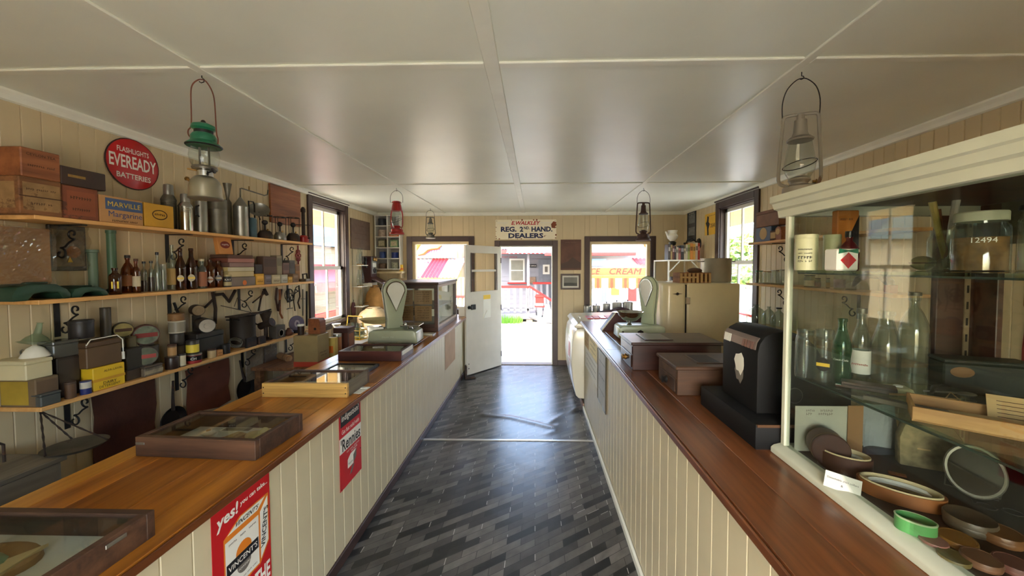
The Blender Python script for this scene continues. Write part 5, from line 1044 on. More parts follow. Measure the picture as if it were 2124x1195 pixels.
# ------------------------------------------------------------ display boxes on the left counter
ZL = .9352
def tray(label, x0, x1, y0, y1, h, mat, bed, rz=0, front=None, right=None, name='display_tray', gl=True, th=.024):
    cx, cy = (x0+x1)/2, (y0+y1)/2; hx, hy = (x1-x0)/2, (y1-y0)/2
    o = thing(name, label, 'display case', (cx,cy,ZL), rz)
    part('base', G().box(-hx+th,hx-th,-hy+th,hy-th,0,.012), bed, o, smooth=False)
    part('front_side', G().box(-hx,hx,-hy,-hy+th,0,h), front or mat, o, bev=.002); part('back_side', G().box(-hx,hx,hy-th,hy,0,h), mat, o, bev=.002)
    part('left_side', G().box(-hx,-hx+th,-hy+th,hy-th,0,h), mat, o, bev=.002); part('right_side', G().box(hx-th,hx,-hy+th,hy-th,0,h), right or mat, o, bev=.002)
    if gl: part('glass_lid', G().box(-hx+th*.6,hx-th*.6,-hy+th*.6,hy-th*.6,h-.010,h-.007), GLASSC, o, smooth=False)
    return o
WORN = wood('worn_brown_timber',(52,33,24),(90,61,42),'x',16,.55,9)
REDD = wood('dark_mahogany',(46,18,16),(78,36,28),'x',12,.4,10)
BEDW = paint('white_card_bed',(206,206,200),.7,var=.03); BEDT = paint('tan_bed',(150,126,88),.8,var=.15); BEDG = paint('pale_glass_bed',(176,184,176),.4)
o = tray('nearest worn timber glass-topped tray with fossil on left counter',-1.66,-1.115,.72,1.035,.078,WORN,BEDW)
part('catch', G().box(.2725,.276,.03,.08,.055,.066), GALV, o, bev=.001)
f = thing('fish_cast','green and tan fish plaque lying in nearest tray','plaque',(-1.455,.875,ZL+.013),12); part('plate', G().lathe([(.155,0),(.15,.014),(.13,.02),(0,.016)],28,sy=.6), paint('tan_shell',(150,116,72),.5,var=.3), f); part('fish_body', G().ball((-.02,-.01,.022),.12,.055,.014), paint('green_fish',(96,128,98),.35,var=.35,scale=18), f); part('fin', G().prism([(.08,-.01),(.14,.05),(.13,-.05)],.014,.022,'z'), paint('tan_fin',(190,168,120),.5), f)
o = tray('worn timber glass-topped tray of souvenirs, second along left counter',-1.655,-1.125,1.46,1.745,.082,WORN,BEDW,rz=-3)
part('catch', G().box(-.262,-.222,-.1445,-.1425,.05,.06), GALV, o, bev=.001)
zt2 = ZL+.0125
def trinket(name,label,cat,x,y,parts,rz=0,z=None):
    t = thing(name,label,cat,(x,y,z or zt2),rz)
    for nm,g,m in parts: part(nm,g,m,t)
trinket('shell','pale round shell in souvenir tray','shell',-1.50,1.64,[('whorl',G().ball((0,0,.012),.03,.022,.012),PAPER),('ridge',G().lathe([(.012,.018),(.008,.026),(0,.028)],12),PAPERT)])
trinket('folded_letter','bundle of yellowed folded letters in souvenir tray','letters',-1.36,1.57,[('sheets',G().box(-.03,.03,-.07,.07,0,.018),PAPERT),('tie',G().box(-.031,.031,-.006,.006,.0,.0195),INKR)],-20)
trinket('cloth_doll','small cream cloth bundle in souvenir tray','cloth',-1.25,1.60,[('bundle',G().ball((0,0,.02),.045,.03,.02),paint('cream_cloth',(196,184,140),.9)),('knot',G().ball((.035,.01,.035),.018),paint('cream_cloth',(196,184,140),.9))])
trinket('pocket_watch','dark round watch in souvenir tray','watch',-1.31,1.52,[('case',G().lathe([(.02,0),(.024,.005),(.02,.01),(0,.01)],16),IRON),('ring',G().tube([(.03+.007*math.cos(i*.8),.007*math.sin(i*.8),.005) for i in range(8)],.0015,4,closed=True),BRASS)])
trinket('badge_card','reddish badge on card in souvenir tray','badge',-1.47,1.54,[('card',G().box(-.04,.04,-.025,.025,0,.003),PAPERT),('badge',G().lathe([(.016,.003),(.012,.009),(0,.01)],14),INKR)],15)
trinket('match_box','yellow matchbox in souvenir tray','matchbox',-1.185,1.66,[('drawer',G().box(-.033,.033,-.019,.019,.001,.013),PAPERT),('sleeve',G().box(-.028,.028,-.02,.02,0,.0145),INKY)],10)
trinket('photo_card','white card print behind souvenirs in second tray','card',-1.33,1.70,[('card',G().box(-.16,.16,-.02,.02,0,.002),PAPER),('print',G().box(-.15,-.02,-.015,.015,.002,.0025),INKG)])
o = tray('striped pine-fronted glass-topped tray, third along left counter',-1.645,-1.125,2.165,2.465,.085,WORN,BEDW,front=LIGHTW,right=GREYW)
for x in (-.25,.25):
    for z in (.025,.06): part('screw', G().at(T(x,-.15,z) @ RX(90)).lathe([(.004,0),(.003,.002),(0,.002)],8), IRON, o)
trinket('coin_card','brown mounted card of coins in third tray','card',-1.52,2.30,[('card',G().box(-.07,.07,-.09,.09,0,.003),paint('red_brown_card',(118,62,42),.7)),('coin',G().lathe([(.02,.003),(.02,.006),(0,.006)],14),BRASS)])
trinket('price_slip','cream paper slip on counter beside third tray','paper',-1.105,2.30,[('slip',G().box(-.03,.03,-.06,.06,0,.001),PAPER),('fold',G().box(-.028,.028,.03,.058,.001,.004),PAPER)],-4,ZL)
o = thing('framed_print','dark framed print lying flat on left counter','picture frame',(-1.40,2.76,ZL),-2); hx,hy = .17,.115
for a in ((-hx,hx,-hy,-hy+.02),(-hx,hx,hy-.02,hy),(-hx,-hx+.02,-hy+.02,hy-.02),(hx-.02,hx,-hy+.02,hy-.02)): part('frame_rail', G().box(a[0],a[1],a[2],a[3],0,.022), BLACK, o, bev=.003)
part('print', G().box(-hx+.02,hx-.02,-hy+.02,hy-.02,.0,.010), paint('pale_engraving',(190,188,180),.5,var=.2,scale=16), o, smooth=False); part('glass', G().box(-hx+.018,hx-.018,-hy+.018,hy-.018,.014,.016), GLASSC, o, smooth=False)
o = tray('dark mahogany glass-topped tray, fourth along left counter',-1.635,-1.105,3.01,3.315,.082,REDD,BEDG,right=REDD)
part('lit_or_label_strip', G().box(.2655,.267,-.13,.13,.045,.08), PAPER, o, smooth=False)  # bright light on the tray's right end, put in as a pale strip
for x,y_ in ((-.05,.03),(.1,.05),(.02,-.06)): part('catch', G().at(T(x,y_,.012)).lathe([(.012,0),(.012,.01),(0,.011)],10), IRON, o)
trinket('spectacle_case','small dark clip lying in fourth tray','clip',-1.42,3.17,[('case',G().box(-.05,.05,-.02,.02,0,.012),IRON),('clasp',G().box(.05,.06,-.008,.008,.003,.01),BRASS)],8)
# ------------------------------------------------------------ mint shop scale
def fan_scale(label, loc, rz, mirror, mat, bowl):
    o = thing('shop_scale', label, 'scale', loc, rz); m = mirror
    g = G().prism([(-.245,.022),(-.235,.13),(-.2,.15),(.2,.15),(.235,.13),(.245,.022)],-.13,.13,'y')
    part('base', g, mat, o, bev=.012, segs=3)
    for x in (-.2,.2):
        for y in (-.1,.1): part('foot', G().lathe([(.018,0),(.02,.01),(.014,.024)],12,c=(x,y)), BLACK, o)
    # teardrop dial housing: outline in xz
    H0, H1 = .148, .66
    def outline(w, k=1):
        pts = []; R = w
        cz = H1-R
        for i in range(17): a = math.radians(-10+i*12.5); pts.append((R*math.cos(a), cz+R*math.sin(a)))
        return pts
    R = .125; cx = -.03*m
    out = [(.085,H0),(.07,H0+.10)]+[(R*math.cos(math.radians(-8+i*12.25)),H1-R+R*math.sin(math.radians(-8+i*12.25))) for i in range(17)]+[(-.09,H0+.10),(-.095,H0)]
    out = [(cx+m*x,z) for x,z in out]; 
    if m < 0: out.reverse()
    part('housing', G().prism(out,.02,.085,'y'), mat, o, bev=.012, segs=2)
    fan = [(.0,H0+.18)]+[((R-.032)*math.cos(math.radians(-4+i*11.75)),H1-R+(R-.032)*math.sin(math.radians(-4+i*11.75))) for i in range(17)]
    fan = [(cx+m*x,z) for x,z in fan]
    if m < 0: fan.reverse()
    part('bezel', G().tube([(x,.018,z) for x,z in fan],.008,6,closed=True), STEEL, o)
    part('dial_glass', G().prism(fan,.012,.019,'y'), paint('scale_dial',(206,206,196),.12,var=.06,coat=.6), o, smooth=False)
    part('trim_line', G().tube([(cx+m*(x*1.0),.0525,z) for x,z in [(-.096,H0+.01),(-.093,H0+.10)]+[(-R-.001,H1-R)]+[((R+.001)*math.cos(math.radians(180-i*15)),H1-R+(R+.001)*math.sin(math.radians(180-i*15))) for i in range(11)]],.004,5), BLACK, o)
    return o
def turn_head(o, cx, a, dx=0):
    # swing the dial head about its own upright axis
    for c_ in o.children:
        if c_.name.split('.')[0] in ('housing','bezel','dial_glass','trim_line'): c_.matrix_local = T(cx+dx,.05,0) @ RZ(a) @ T(-cx,-.05,0)
o = fan_scale('mint green fan scale with flat chrome plate on left counter',(-1.415,3.73,ZL),2,1,paint('grey_green_enamel',(150,156,132),.32,var=.05,coat=.2),False)
turn_head(o,-.03,40)
part('plate_post', G().lathe([(.03,.15),(.02,.17),(.02,.185)],14,c=(.14,0)), STEEL, o); part('chrome_plate', G().box(.07,.255,-.1,.1,.185,.197), STEEL, o, bev=.004)
part('pan_post', G().lathe([(.03,.15),(.018,.175)],14,c=(-.16,0)), STEEL, o); part('pan_arm', G().tube([(-.10,-.08,.17),(-.2,-.11,.165)],.012,8), WHITE, o)
part('goods_pan', G().at(T(-.22,.08,.19)).lathe([(.06,0),(.12,.012),(.16,.05),(.165,.052),(.12,.02),(0,.008)],26,sx=1.15,sy=.8), paint('worn_cream_pan',(182,168,120),.4,.2,var=.1), o)
part('knob', G().ball((.1,-.03,.2),.016), STEEL, o)
text('SCALES', paint('pale_badge_ink',(176,182,162),.5), o, FACE('-y',(-.04,-.131,.085)), w=.12)
# ------------------------------------------------------------ dark showcase on the counter
o = thing('glass_showcase','dark timber counter showcase with old notices behind glass','display case',(0,0,0)); x0,x1,y0,y1,z0,z1 = -1.765,-1.155,4.37,5.42,ZL,1.53; t = .045
part('floor_board', G().box(x0,x1,y0,y1,z0,z0+.05), DARKW, o, bev=.003); part('top_board', G().box(x0-.012,x1+.012,y0-.012,y1+.012,z1-.03,z1), DARKW, o, bev=.006)
for x,y in ((x0,y0),(x1-t,y0),(x0,y1-t),(x1-t,y1-t)): part('corner_post', G().box(x,x+t,y,y+t,z0+.05,z1-.03), DARKW, o, bev=.003)
part('front_rail', G().box(x0+t,x1-t,y0,y0+t,z0+.05,z0+.09).box(x0+t,x1-t,y0,y0+t,z1-.075,z1-.03), DARKW, o, smooth=False)
part('side_rail', G().box(x1-t,x1,y0+t,y1-t,z0+.05,z0+.08).box(x1-t,x1,y0+t,y1-t,z1-.06,z1-.03), paint('pale_worn_rail',(150,128,108),.5), o, smooth=False)
part('pane', G().box(x0+t,x1-t,y0+.02,y0+.023,z0+.09,z1-.075), GLASSC, o, smooth=False); part('pane', G().box(x1-.023,x1-.02,y0+t,y1-t,z0+.08,z1-.06), GLASSC, o, smooth=False); part('pane', G().box(x0+.02,x0+.023,y0+t,y1-t,z0+.08,z1-.06), GLASSC, o, smooth=False)
part('back_panel', G().box(x0+t,x1-t,y1-.03,y1-.02,z0+.05,z1-.03), paint('pale_back_panel',(206,196,172),.5), o, smooth=False)
part('shelf_board', G().box(x0+t,x1-t,y0+.04,y1-.04,z0+.27,z0+.285), DARKW, o, smooth=False)
nn = [(0.06,.0,.46,.62),(.47,.0,.40,.62),(.08,.60,.38,.3),(.5,.58,.3,.33)]
for k,(u,v,w_,h_) in enumerate(((.05,.55,.44,.42),(.52,.56,.42,.40),(.04,.1,.46,.42),(.53,.08,.4,.44))):
    W = x1-x0-2*t; H_ = z1-z0-.17; a = x0+t+u*W; c0 = z0+.09+v*H_
    pn = thing('old_notice','browned typed notice inside dark showcase, %s' % ['upper left','upper right','lower left','lower right'][k],'notice',(a,y0+.03,c0)); part('sheet', G().box(0,w_*W,0,.0015,0,h_*H_), paint('browned_paper_%d'%k,[(138,104,72),(146,112,80),(132,98,66),(142,106,72)][k],.75,var=.1), pn, smooth=False)
    for j in range(5): text(['SHIRE OF MOORE','NOTICE TO ALL','STORE KEEPERS','GOODS FOR SALE','BY ORDER 1924'][j], FADE, pn, FACE('-y',(w_*W*.5,-.0003,h_*H_*(.86-.16*j))), w=w_*W*.7, name='typed_line')
part('handle', G().tube([(x1+.0,y1-.12,1.18),(x1+.02,y1-.12,1.18),(x1+.02,y1-.12,1.28),(x1,y1-.12,1.28)],.004,5), IRON, o)
# items at the end of the left counter
o = thing('glass_slab','pale glass slab lying flat in front of dark showcase','slab',(-1.33,4.2,ZL)); part('slab', G().box(-.19,.17,-.06,.06,0,.014), paint('pale_stone_slab',(196,190,170),.3), o, bev=.002); part('edge_strip', G().box(.17,.178,-.06,.06,0,.014), GALV, o, smooth=False)
o = thing('cash_box','grey metal box with black cable at far end of left counter','box',(-1.25,5.62,ZL)); part('box', G().box(-.05,.05,-.06,.06,0,.19), paint('mid_grey_box',(122,116,116),.5), o, bev=.004); part('cable', G().tube([(-.05,-.03,.16),(-.10,-.05,.25),(-.13,-.08,.27),(-.14,-.08,.05)],.006,6), BLACK, o)
o = thing('white_box','white carton at far end of left counter by the door','box',(-1.13,5.80,ZL)); part('box', G().box(-.06,.06,-.07,.07,0,.15), WHITE, o, bev=.004); part('tape', G().box(-.061,.061,-.01,.01,.05,.1508), PAPERT, o, smooth=False)
# signs on the counter front
def panel_sign(name,label,px0,py0,px1,z0,z1,X,mat):
    y0,y1 = at(px0,py0,x=X).y, at(px1,py0,x=X).y; o = thing(name,label,'sign',(X,(y0+y1)/2,z0)); part('sheet', G().box(-.0015,.0,-(y1-y0)/2,(y1-y0)/2,0,z1-z0), mat, o, smooth=False); return o,(y1-y0)/2,z1-z0
XS = -1.1145
y0,y1 = at(437,1080,x=XS).y, at(560,1080,x=XS).y
o = thing('advertising_sign',"red tin sign picturing a white powders box on left counter front",'sign',(XS,(y0+y1)/2,.36)); W = (y1-y0)/2; H_ = .53
SH = lambda u,v,e=.001: FACE('+x',(e,(u-.5)*2*W,v*H_))
part('sheet', G().box(-.0005,.0008,-W,W,0,H_), SIGNR, o, smooth=False)
def poly(parent,pts,mat,e,name='printed_shape'):
    g = G(); g.prism([((u-.5)*2*W,v*H_) for u,v in pts],e,e+.0003,'x'); return part(name,g,mat,parent,smooth=False)
text('yes!', INKW, o, SH(.24,.86,.0012) @ RZ(4), w=W*.72, bold=.03, shear=.15); text('you can take...', INKW, o, SH(.70,.885,.0012) @ RZ(2), w=W*1.02, bold=.02, shear=.1)
poly(o,[(.17,.30),(.78,.30),(.78,.72),(.17,.72)],INKO,.0009); poly(o,[(.19,.315),(.765,.315),(.765,.69),(.19,.69)],PAPER,.0013)
poly(o,[(.17,.72),(.78,.72),(.97,.80),(.44,.80)],INKO,.0009); poly(o,[(.23,.73),(.75,.73),(.90,.79),(.46,.79)],PAPER,.0013)
poly(o,[(.78,.30),(.97,.42),(.97,.80),(.78,.72)],INKO,.0009); poly(o,[(.80,.335),(.95,.43),(.95,.78),(.80,.70)],PAPER,.0013)
text("VINCENT'S", INKB, o, SH(.57,.76,.0018), w=W*.82, shear=.5, bold=.02); text("VINCENT'S", INKB, o, SH(.875,.56,.0018) @ RZ(82), w=H_*.3, bold=.02)
part('sun_emblem', G().at(SH(.49,.535,.0017)).lathe([(W*.27,0),(W*.27,.0002),(0,.0002)],24), INKO, o); part('sun_emblem', G().at(SH(.49,.44,.0017)).lathe([(W*.24,0),(W*.24,.0002),(0,.0002)],24), INKG, o)
poly(o,[(.2,.445),(.75,.445),(.75,.53),(.2,.53)],INKB,.0021); text("VINCENT'S", INKW, o, SH(.475,.488,.0026), w=W*1.0, bold=.01); text('POWDERS', INKW, o, SH(.49,.42,.0023), w=W*.4)
text('GENUINE   TRADE   POWDERS', INKB, o, SH(.48,.655,.0018), w=W*.95); text('FOR HEADACHES AND NERVE PAINS', INKB, o, SH(.48,.345,.0018), w=W*.95)
text('THE', INKW, o, SH(.82,.20,.0012), w=W*.6, h=.07, bold=.03); pass
y0,y1 = at(704,930,x=XS).y, at(749,930,x=XS).y
o = thing('advertising_sign',"narrow red indigestion sign on left counter front",'sign',(XS,(y0+y1)/2,.425)); W = (y1-y0)/2; H_ = .47
part('sheet', G().box(-.0005,.0008,-W,W,0,H_), SIGNR, o, smooth=False)
poly(o,[(.06,.78),(.94,.78),(.94,.97),(.06,.97)],INKB,.0009); text('indigestion?', INKW, o, SH(.5,.875,.0014), w=W*1.6, h=.05, bold=.01); text('Get fast relief with', INKW, o, SH(.5,.715,.0012), w=W*1.6, h=.026, bold=.01)
poly(o,[(.0,.46),(1,.46),(1,.65),(0,.65)],PAPER,.0009); text("'Rennies", INKB, o, SH(.5,.55,.0014), w=W*1.8, h=.075, bold=.02)
text('EACH TABLET SEPARATELY', INKW, o, SH(.6,.42,.0012), w=W*1.2); text('WRAPPED', INKW, o, SH(.65,.385,.0012), w=W*.6)
poly(o,[(.34,.2),(.6,.2),(.6,.31),(.34,.31)],PAPER,.0009); poly(o,[(.34,.31),(.6,.31),(.75,.36),(.48,.36)],PAPER,.001); poly(o,[(.6,.2),(.75,.26),(.75,.36),(.6,.31)],INKG,.001); text('Rennies', INKB, o, SH(.47,.25,.0014), w=W*.4); poly(o,[(.42,.1),(.52,.1),(.66,.19),(.56,.19)],INKG,.0009)
for u,v in ((.05,.02),(.95,.3),(.95,.98),(.05,.98)): part('nail', G().at(SH(u,v,.001)).lathe([(.004,0),(.003,.002),(0,.002)],8), IRON, o)
y0,y1 = at(923,720,x=XS).y, at(944,720,x=XS).y; z1 = at(935,676,x=XS).z; z0 = at(924,768,x=XS).z
o = thing('paper_notice','browned blank paper notice near far end of left counter front','notice',(XS,(y0+y1)/2,z0)); part('sheet', G().box(0,.001,-(y1-y0)/2,(y1-y0)/2,0,z1-z0), paint('browned_notice',(178,146,112),.7,var=.1), o, smooth=False); part('tack', G().at(FACE('+x',(.001,0,z1-z0-.02))).lathe([(.004,0),(0,.003)],8), IRON, o)
o = thing('door_stop','rusty flat iron door stop on floor by the open door','doorstop',(-.985,5.60,.001),20); part('wedge', G().prism([(-.09,0),(.07,0),(.07,.02),(-.05,.035),(-.09,.03)],-.05,.05,'y'), RUSTI, o, bev=.003); part('upright', G().box(-.09,-.06,-.03,.03,.03,.2), RUSTI, o, bev=.003)
# ------------------------------------------------------------ bench under the left window
BZ = .76
o = thing('window_bench','timber bench with pale cloth under the left window','bench',(0,0,0)); part('top', G().box(-2.73,-2.03,3.42,6.25,BZ-.03,BZ), MIDW, o, bev=.003)
for x,y in ((-2.68,3.5),(-2.12,3.5),(-2.68,6.15),(-2.12,6.15)): part('leg', G().box(x-.03,x+.03,y-.03,y+.03,0,BZ-.03), MIDW, o, bev=.003)
part('cloth', G().box(-2.70,-2.06,4.15,5.45,BZ,BZ+.004), paint('pale_cloth',(222,216,198),.8,var=.05), o, smooth=False)
def onb(px,py): p = at(px,py,z=BZ); return p
o = carton('kerosene_tin','large rectangular cream and red fuel tin on window bench','tin',-2.31,-2.075,3.46,3.66,BZ,1.06,paint('cream_tin_side',(150,128,86),.5,var=.12),'+x',patches=[(.0,1,.0,.16,paint('red_tin_foot',(176,62,44),.5))],texts=[('Road Lamp',.5,.42,.62,FADE),('FINEST MADE',.5,.32,.5,FADE)],near=(('-y',[(.0,1,.0,.16,paint('red_tin_foot',(176,62,44),.5))],[]),))
part('spout_cap', G().lathe([(.022,.30),(.022,.318),(0,.32)],14,c=(.06,.04)), GALV, o); part('carry_handle', G().tube([(-.06,0,.30),(-.06,0,.33),(.03,0,.33),(.03,0,.30)],.004,5), GALV, o)
o = thing('wooden_block','notched brown timber block standing on cream fuel tin','block',(-2.16,3.60,1.0605)); part('block', G().prism([(-.06,0),(.06,0),(.06,.12),(.045,.15),(-.06,.15)],-.05,.05,'y'), REDW, o, bev=.003); part('hole', G().at(FACE('-y',(.01,-.0502,.05))).lathe([(.013,0),(.011,.001),(0,.001)],12), IRON, o)
o = thing('glass_tumbler','white-banded dark jar on cream fuel tin behind notched block','jar',(-2.27,3.52,1.0605)); part('jar', G().lathe([(.028,0),(.03,.01),(.03,.08),(.026,.085)],16), paint('dark_brown_jar',(46,32,26),.35), o); part('lid', G().lathe([(.032,.085),(.032,.1),(0,.101)],16), PAPER, o)
carton('orange_carton','yellow packet with orange round mark beside cream fuel tin','packet',-2.16,-2.06,3.74,3.80,BZ,.985,paint('dull_yellow_pack',(196,168,84),.6),'-y',patches=[(.2,.8,.3,.62,ORANGE)],group=None)
tin('cocoa_tin','tall orange-brown round tin beside yellow packet','tin',(-2.12,3.90,BZ),.042,.24,paint('orange_brown_tin',(164,104,60),.5,var=.1),lid=GALV)
carton('dark_tea_tin','dark red-brown square tin with knob on window bench','tin',-2.23,-2.07,4.02,4.18,BZ,1.04,paint('dark_redbrown_tin',(92,52,40),.45,var=.15),'+x',patches=[(.15,.85,.15,.75,paint('rust_label',(142,84,54),.6,var=.2))],lid=paint('dark_redbrown_tin2',(74,44,38),.45))
# milk bottle carrier
p = at(662,690,z=BZ); o = thing('bottle_carrier','yellow wire milk carrier with small bottles on cloth','carrier',(-2.37,4.80,BZ+.004),-15); YW = paint('yellow_wire',(226,180,50),.4)
for z in (.04,.12): part('wire_hoop', G().tube([(-.13,-.07,z),(.13,-.07,z),(.13,.07,z),(-.13,.07,z)],.005,5,closed=True), YW, o)
for x in (-.13,.13):
    for y in (-.07,.07): part('upright', G().tube([(x,y,.005),(x,y,.16)],.005,5), YW, o)
part('handle', G().tube([(-.13,0,.16),(-.11,0,.3),(.11,0,.3),(.13,0,.16)],.007,6), YW, o); part('tray', G().box(-.13,.13,-.07,.07,.0,.008), YW, o, smooth=False)
for k,x in enumerate((-.08,0,.08)):
    for j,y in enumerate((-.035,.035)):
        q = o.matrix_basis @ Vector((x,y,.009)); q = Matrix.Translation(o.location) @ RZ(-15) @ Vector((x,y,.009))
        bottle('milk_bottle','small clear milk bottle in yellow carrier, %s in %s row' % (['left','middle','right'][k],['near','far'][j]),'bottle',tuple(q),.03,.2,'milk',CLEAR,group='milk bottles in the yellow carrier, %s row' % ['near','far'][j])
def dish(name,label,loc,r,h,mat,cat='bowl'):
    o = thing(name,label,cat,loc); part('bowl', G().lathe([(r*.5,0),(r*.55,.006),(r*.85,h*.5),(r,h),(r*.97,h),(r*.8,h*.5),(0,h*.2)],24), mat, o); part('foot', G().lathe([(r*.5,0),(r*.48,.004)],24,caps=False), mat, o)
dish('enamel_basin','wide white enamel basin on window bench','basin' and (-2.24,5.07,BZ+.004),.13,.08,WHITE)
dish('enamel_bowl','smaller white bowl nested in wide basin','bowl' and (-2.24,5.07,BZ+.04),.10,.09,WHITE)
dish('oval_pan','pale tin dish beside basin near the shop scale','dish' and (-2.52,5.16,BZ+.004),.12,.07,GALV,'dish')
o = thing('enamel_jug','white enamel jug behind yellow milk carrier','jug',(-2.62,4.80,BZ+.004)); part('body', G().lathe([(.06,0),(.065,.02),(.06,.12),(.045,.17),(.055,.2)],20), WHITE, o); part('handle', G().tube([(.05,.02,.17),(.10,.03,.15),(.10,.03,.08),(.06,.02,.05)],.007,6), WHITE, o)
# sacks
def sack(label,loc,r,h,mat,fold,rz=0,neck=True):
    o = thing('flour_sack',label,'sack',loc,rz); g = G(); random.seed(int(h*1000)); n = 22; prof = [(.82,0),(1.0,.08),(1.06,.3),(1.0,.55),(.8,.78),(.5,.92),(.36,1.0)] if neck else [(.8,0),(1,.12),(1.02,.4),(.85,.75),(.5,.95),(.1,1)]
    vs_ = []
    for rr,z in prof:
        for k in range(n): a = 2*math.pi*k/n; q = r*rr*(1+.05*math.sin(3*a+z*5)+.03*random.uniform(-1,1)); vs_.append((q*math.cos(a),q*math.sin(a)*.8,z*h))
    fs = [(i*n+k,i*n+(k+1)%n,(i+1)*n+(k+1)%n,(i+1)*n+k) for i in range(len(prof)-1) for k in range(n)]+[tuple(range(n-1,-1,-1)),tuple((len(prof)-1)*n+k for k in range(n))]
    g.add(vs_,fs); part('bag', g, mat, o); part('tie', G().lathe([(r*.42,h*.94),(r*.46,h*.955),(r*.42,h*.97)],16,sy=.8,caps=False), FADE, o)
    return o
sack('lower slumped cream flour sack on window bench',(-2.43,5.52,BZ+.0045),.24,.34,SACK,0)
sack('upper tan sack standing behind cream flour sack',(-2.57,5.87,BZ),.15,.66,SACKT,0)
sack('small round tan sack beside cream flour sack',(-2.14,5.80,BZ),.12,.16,SACKT,0,neck=False)
# lamp glass rack on left wall between window and phone
o = thing('lamp_rack','white wire wall rack holding lamp glasses beside window','rack',(-2.73,5.55,1.12))
for z in (.0,.30,.62):
    part('shelf', G().box(0,.16,-.09,.10,z-.01,z), TRIMW, o, smooth=False); part('front_rail', G().tube([(.155,-.09,z+.045),(.155,.10,z+.045)],.003,5), IRON, o)
part('side_wire', G().tube([(.01,-.09,-.01),(.01,-.09,.9),(.01,-.05,.95)],.003,5).tube([(.155,-.09,0),(.155,-.09,.82)],.003,5), IRON, o)
LG = [(-.03,.621,'top shelf of lamp rack, left'),(.05,.621,'top shelf of lamp rack, right'),(-.03,.301,'middle shelf of lamp rack, left'),(.05,.301,'middle shelf of lamp rack, right'),(.01,.001,'bottom shelf of lamp rack')]
for y,z,l in LG:
    q = thing('lamp_chimney','clear glass lamp chimney on '+l,'lamp glass',(-2.65,5.55+y,1.12+z)); part('glass', G().lathe([(.028,0),(.028,.03),(.04,.08),(.034,.14),(.022,.2),(.022,.25)],18,caps=False), CLEAR, q); part('collar', G().lathe([(.03,0),(.03,.012),(.028,.014)],18,caps=False), BRASS, q)
o = thing('ladle_mitt','dark red felt mitt hanging below lamp rack','mitt',(-2.725,5.46,.98)); part('mitt', G().prism([(-.05,0),(.05,0),(.06,.12),(.03,.2),(-.02,.21),(-.06,.14)],0,.02,'x'), paint('maroon_felt',(92,48,46),.9), o, bev=.006); part('loop', G().tube([(.01,0,.21),(.01,.01,.24),(.01,-.01,.24)],.003,4), IRON, o)
# wall phone
o = thing('wall_telephone','dark timber wall telephone with brass bells and sloping shelf','telephone',(-2.736,5.90,1.40)); W = .11
part('cabinet', G().box(0,.15,-W,W,.06,.48), paint('dark_maroon_timber',(62,28,30),.35,var=.15), o, bev=.006)
part('face_plate', G().box(.15,.156,-W*.8,W*.8,.2,.46), GALV, o, bev=.002)
for s in (-1,1): part('bell', G().at(T(.165,s*.035,.43) @ RY(90)).lathe([(.03,0),(.028,.012),(.012,.022),(0,.023)],16), BRASS, o)
part('notice_plate', G().box(.1565,.158,-.06,.06,.31,.375), PAPER, o, smooth=False); part('dial', G().at(T(.157,0,.255) @ RY(90)).lathe([(.042,0),(.042,.01),(.02,.012),(.02,.006),(0,.006)],20), BLACK, o)
part('writing_shelf', G().prism([(.14,.12),(.14,.16),(.32,.06),(.32,.035)],-W,W,'y'), paint('dark_maroon_timber',(62,28,30),.35), o, bev=.003); part('lit_or_label_strip', G().box(.30,.325,-.06,.08,.058,.064), PAPER, o, smooth=False)
part('base_box', G().box(0,.15,-W,W,0,.06), WHITE, o, bev=.004); part('receiver_hook', G().tube([(.08,-W,.4),(.08,-W-.03,.41),(.08,-W-.035,.43)],.005,5), IRON, o); part('receiver', G().lathe([(.022,.3),(.016,.34),(.016,.42),(.024,.45),(.018,.46)],14,c=(.08,-W-.035)), BLACK, o)
# slate plaque
y0,y1,z0,z1 = 5.44,6.07,1.985,2.44; o = thing('notice_plaque','weathered brown timber notice plaque high on left wall past window','plaque',(-2.736,(y0+y1)/2,z0)); part('board', G().box(0,.018,-(y1-y0)/2,(y1-y0)/2,0,z1-z0), paint('weathered_brown_board',(104,84,70),.7,var=.15,scale=14), o, bev=.003); text('1871', FADE, o, FACE('+x',(.0185,0,.36)), w=.22); text('GENERAL STORE', FADE, o, FACE('+x',(.0185,0,.24)), w=.4); text('EST. AT THE CROSSING', FADE, o, FACE('+x',(.0185,0,.16)), w=.4)
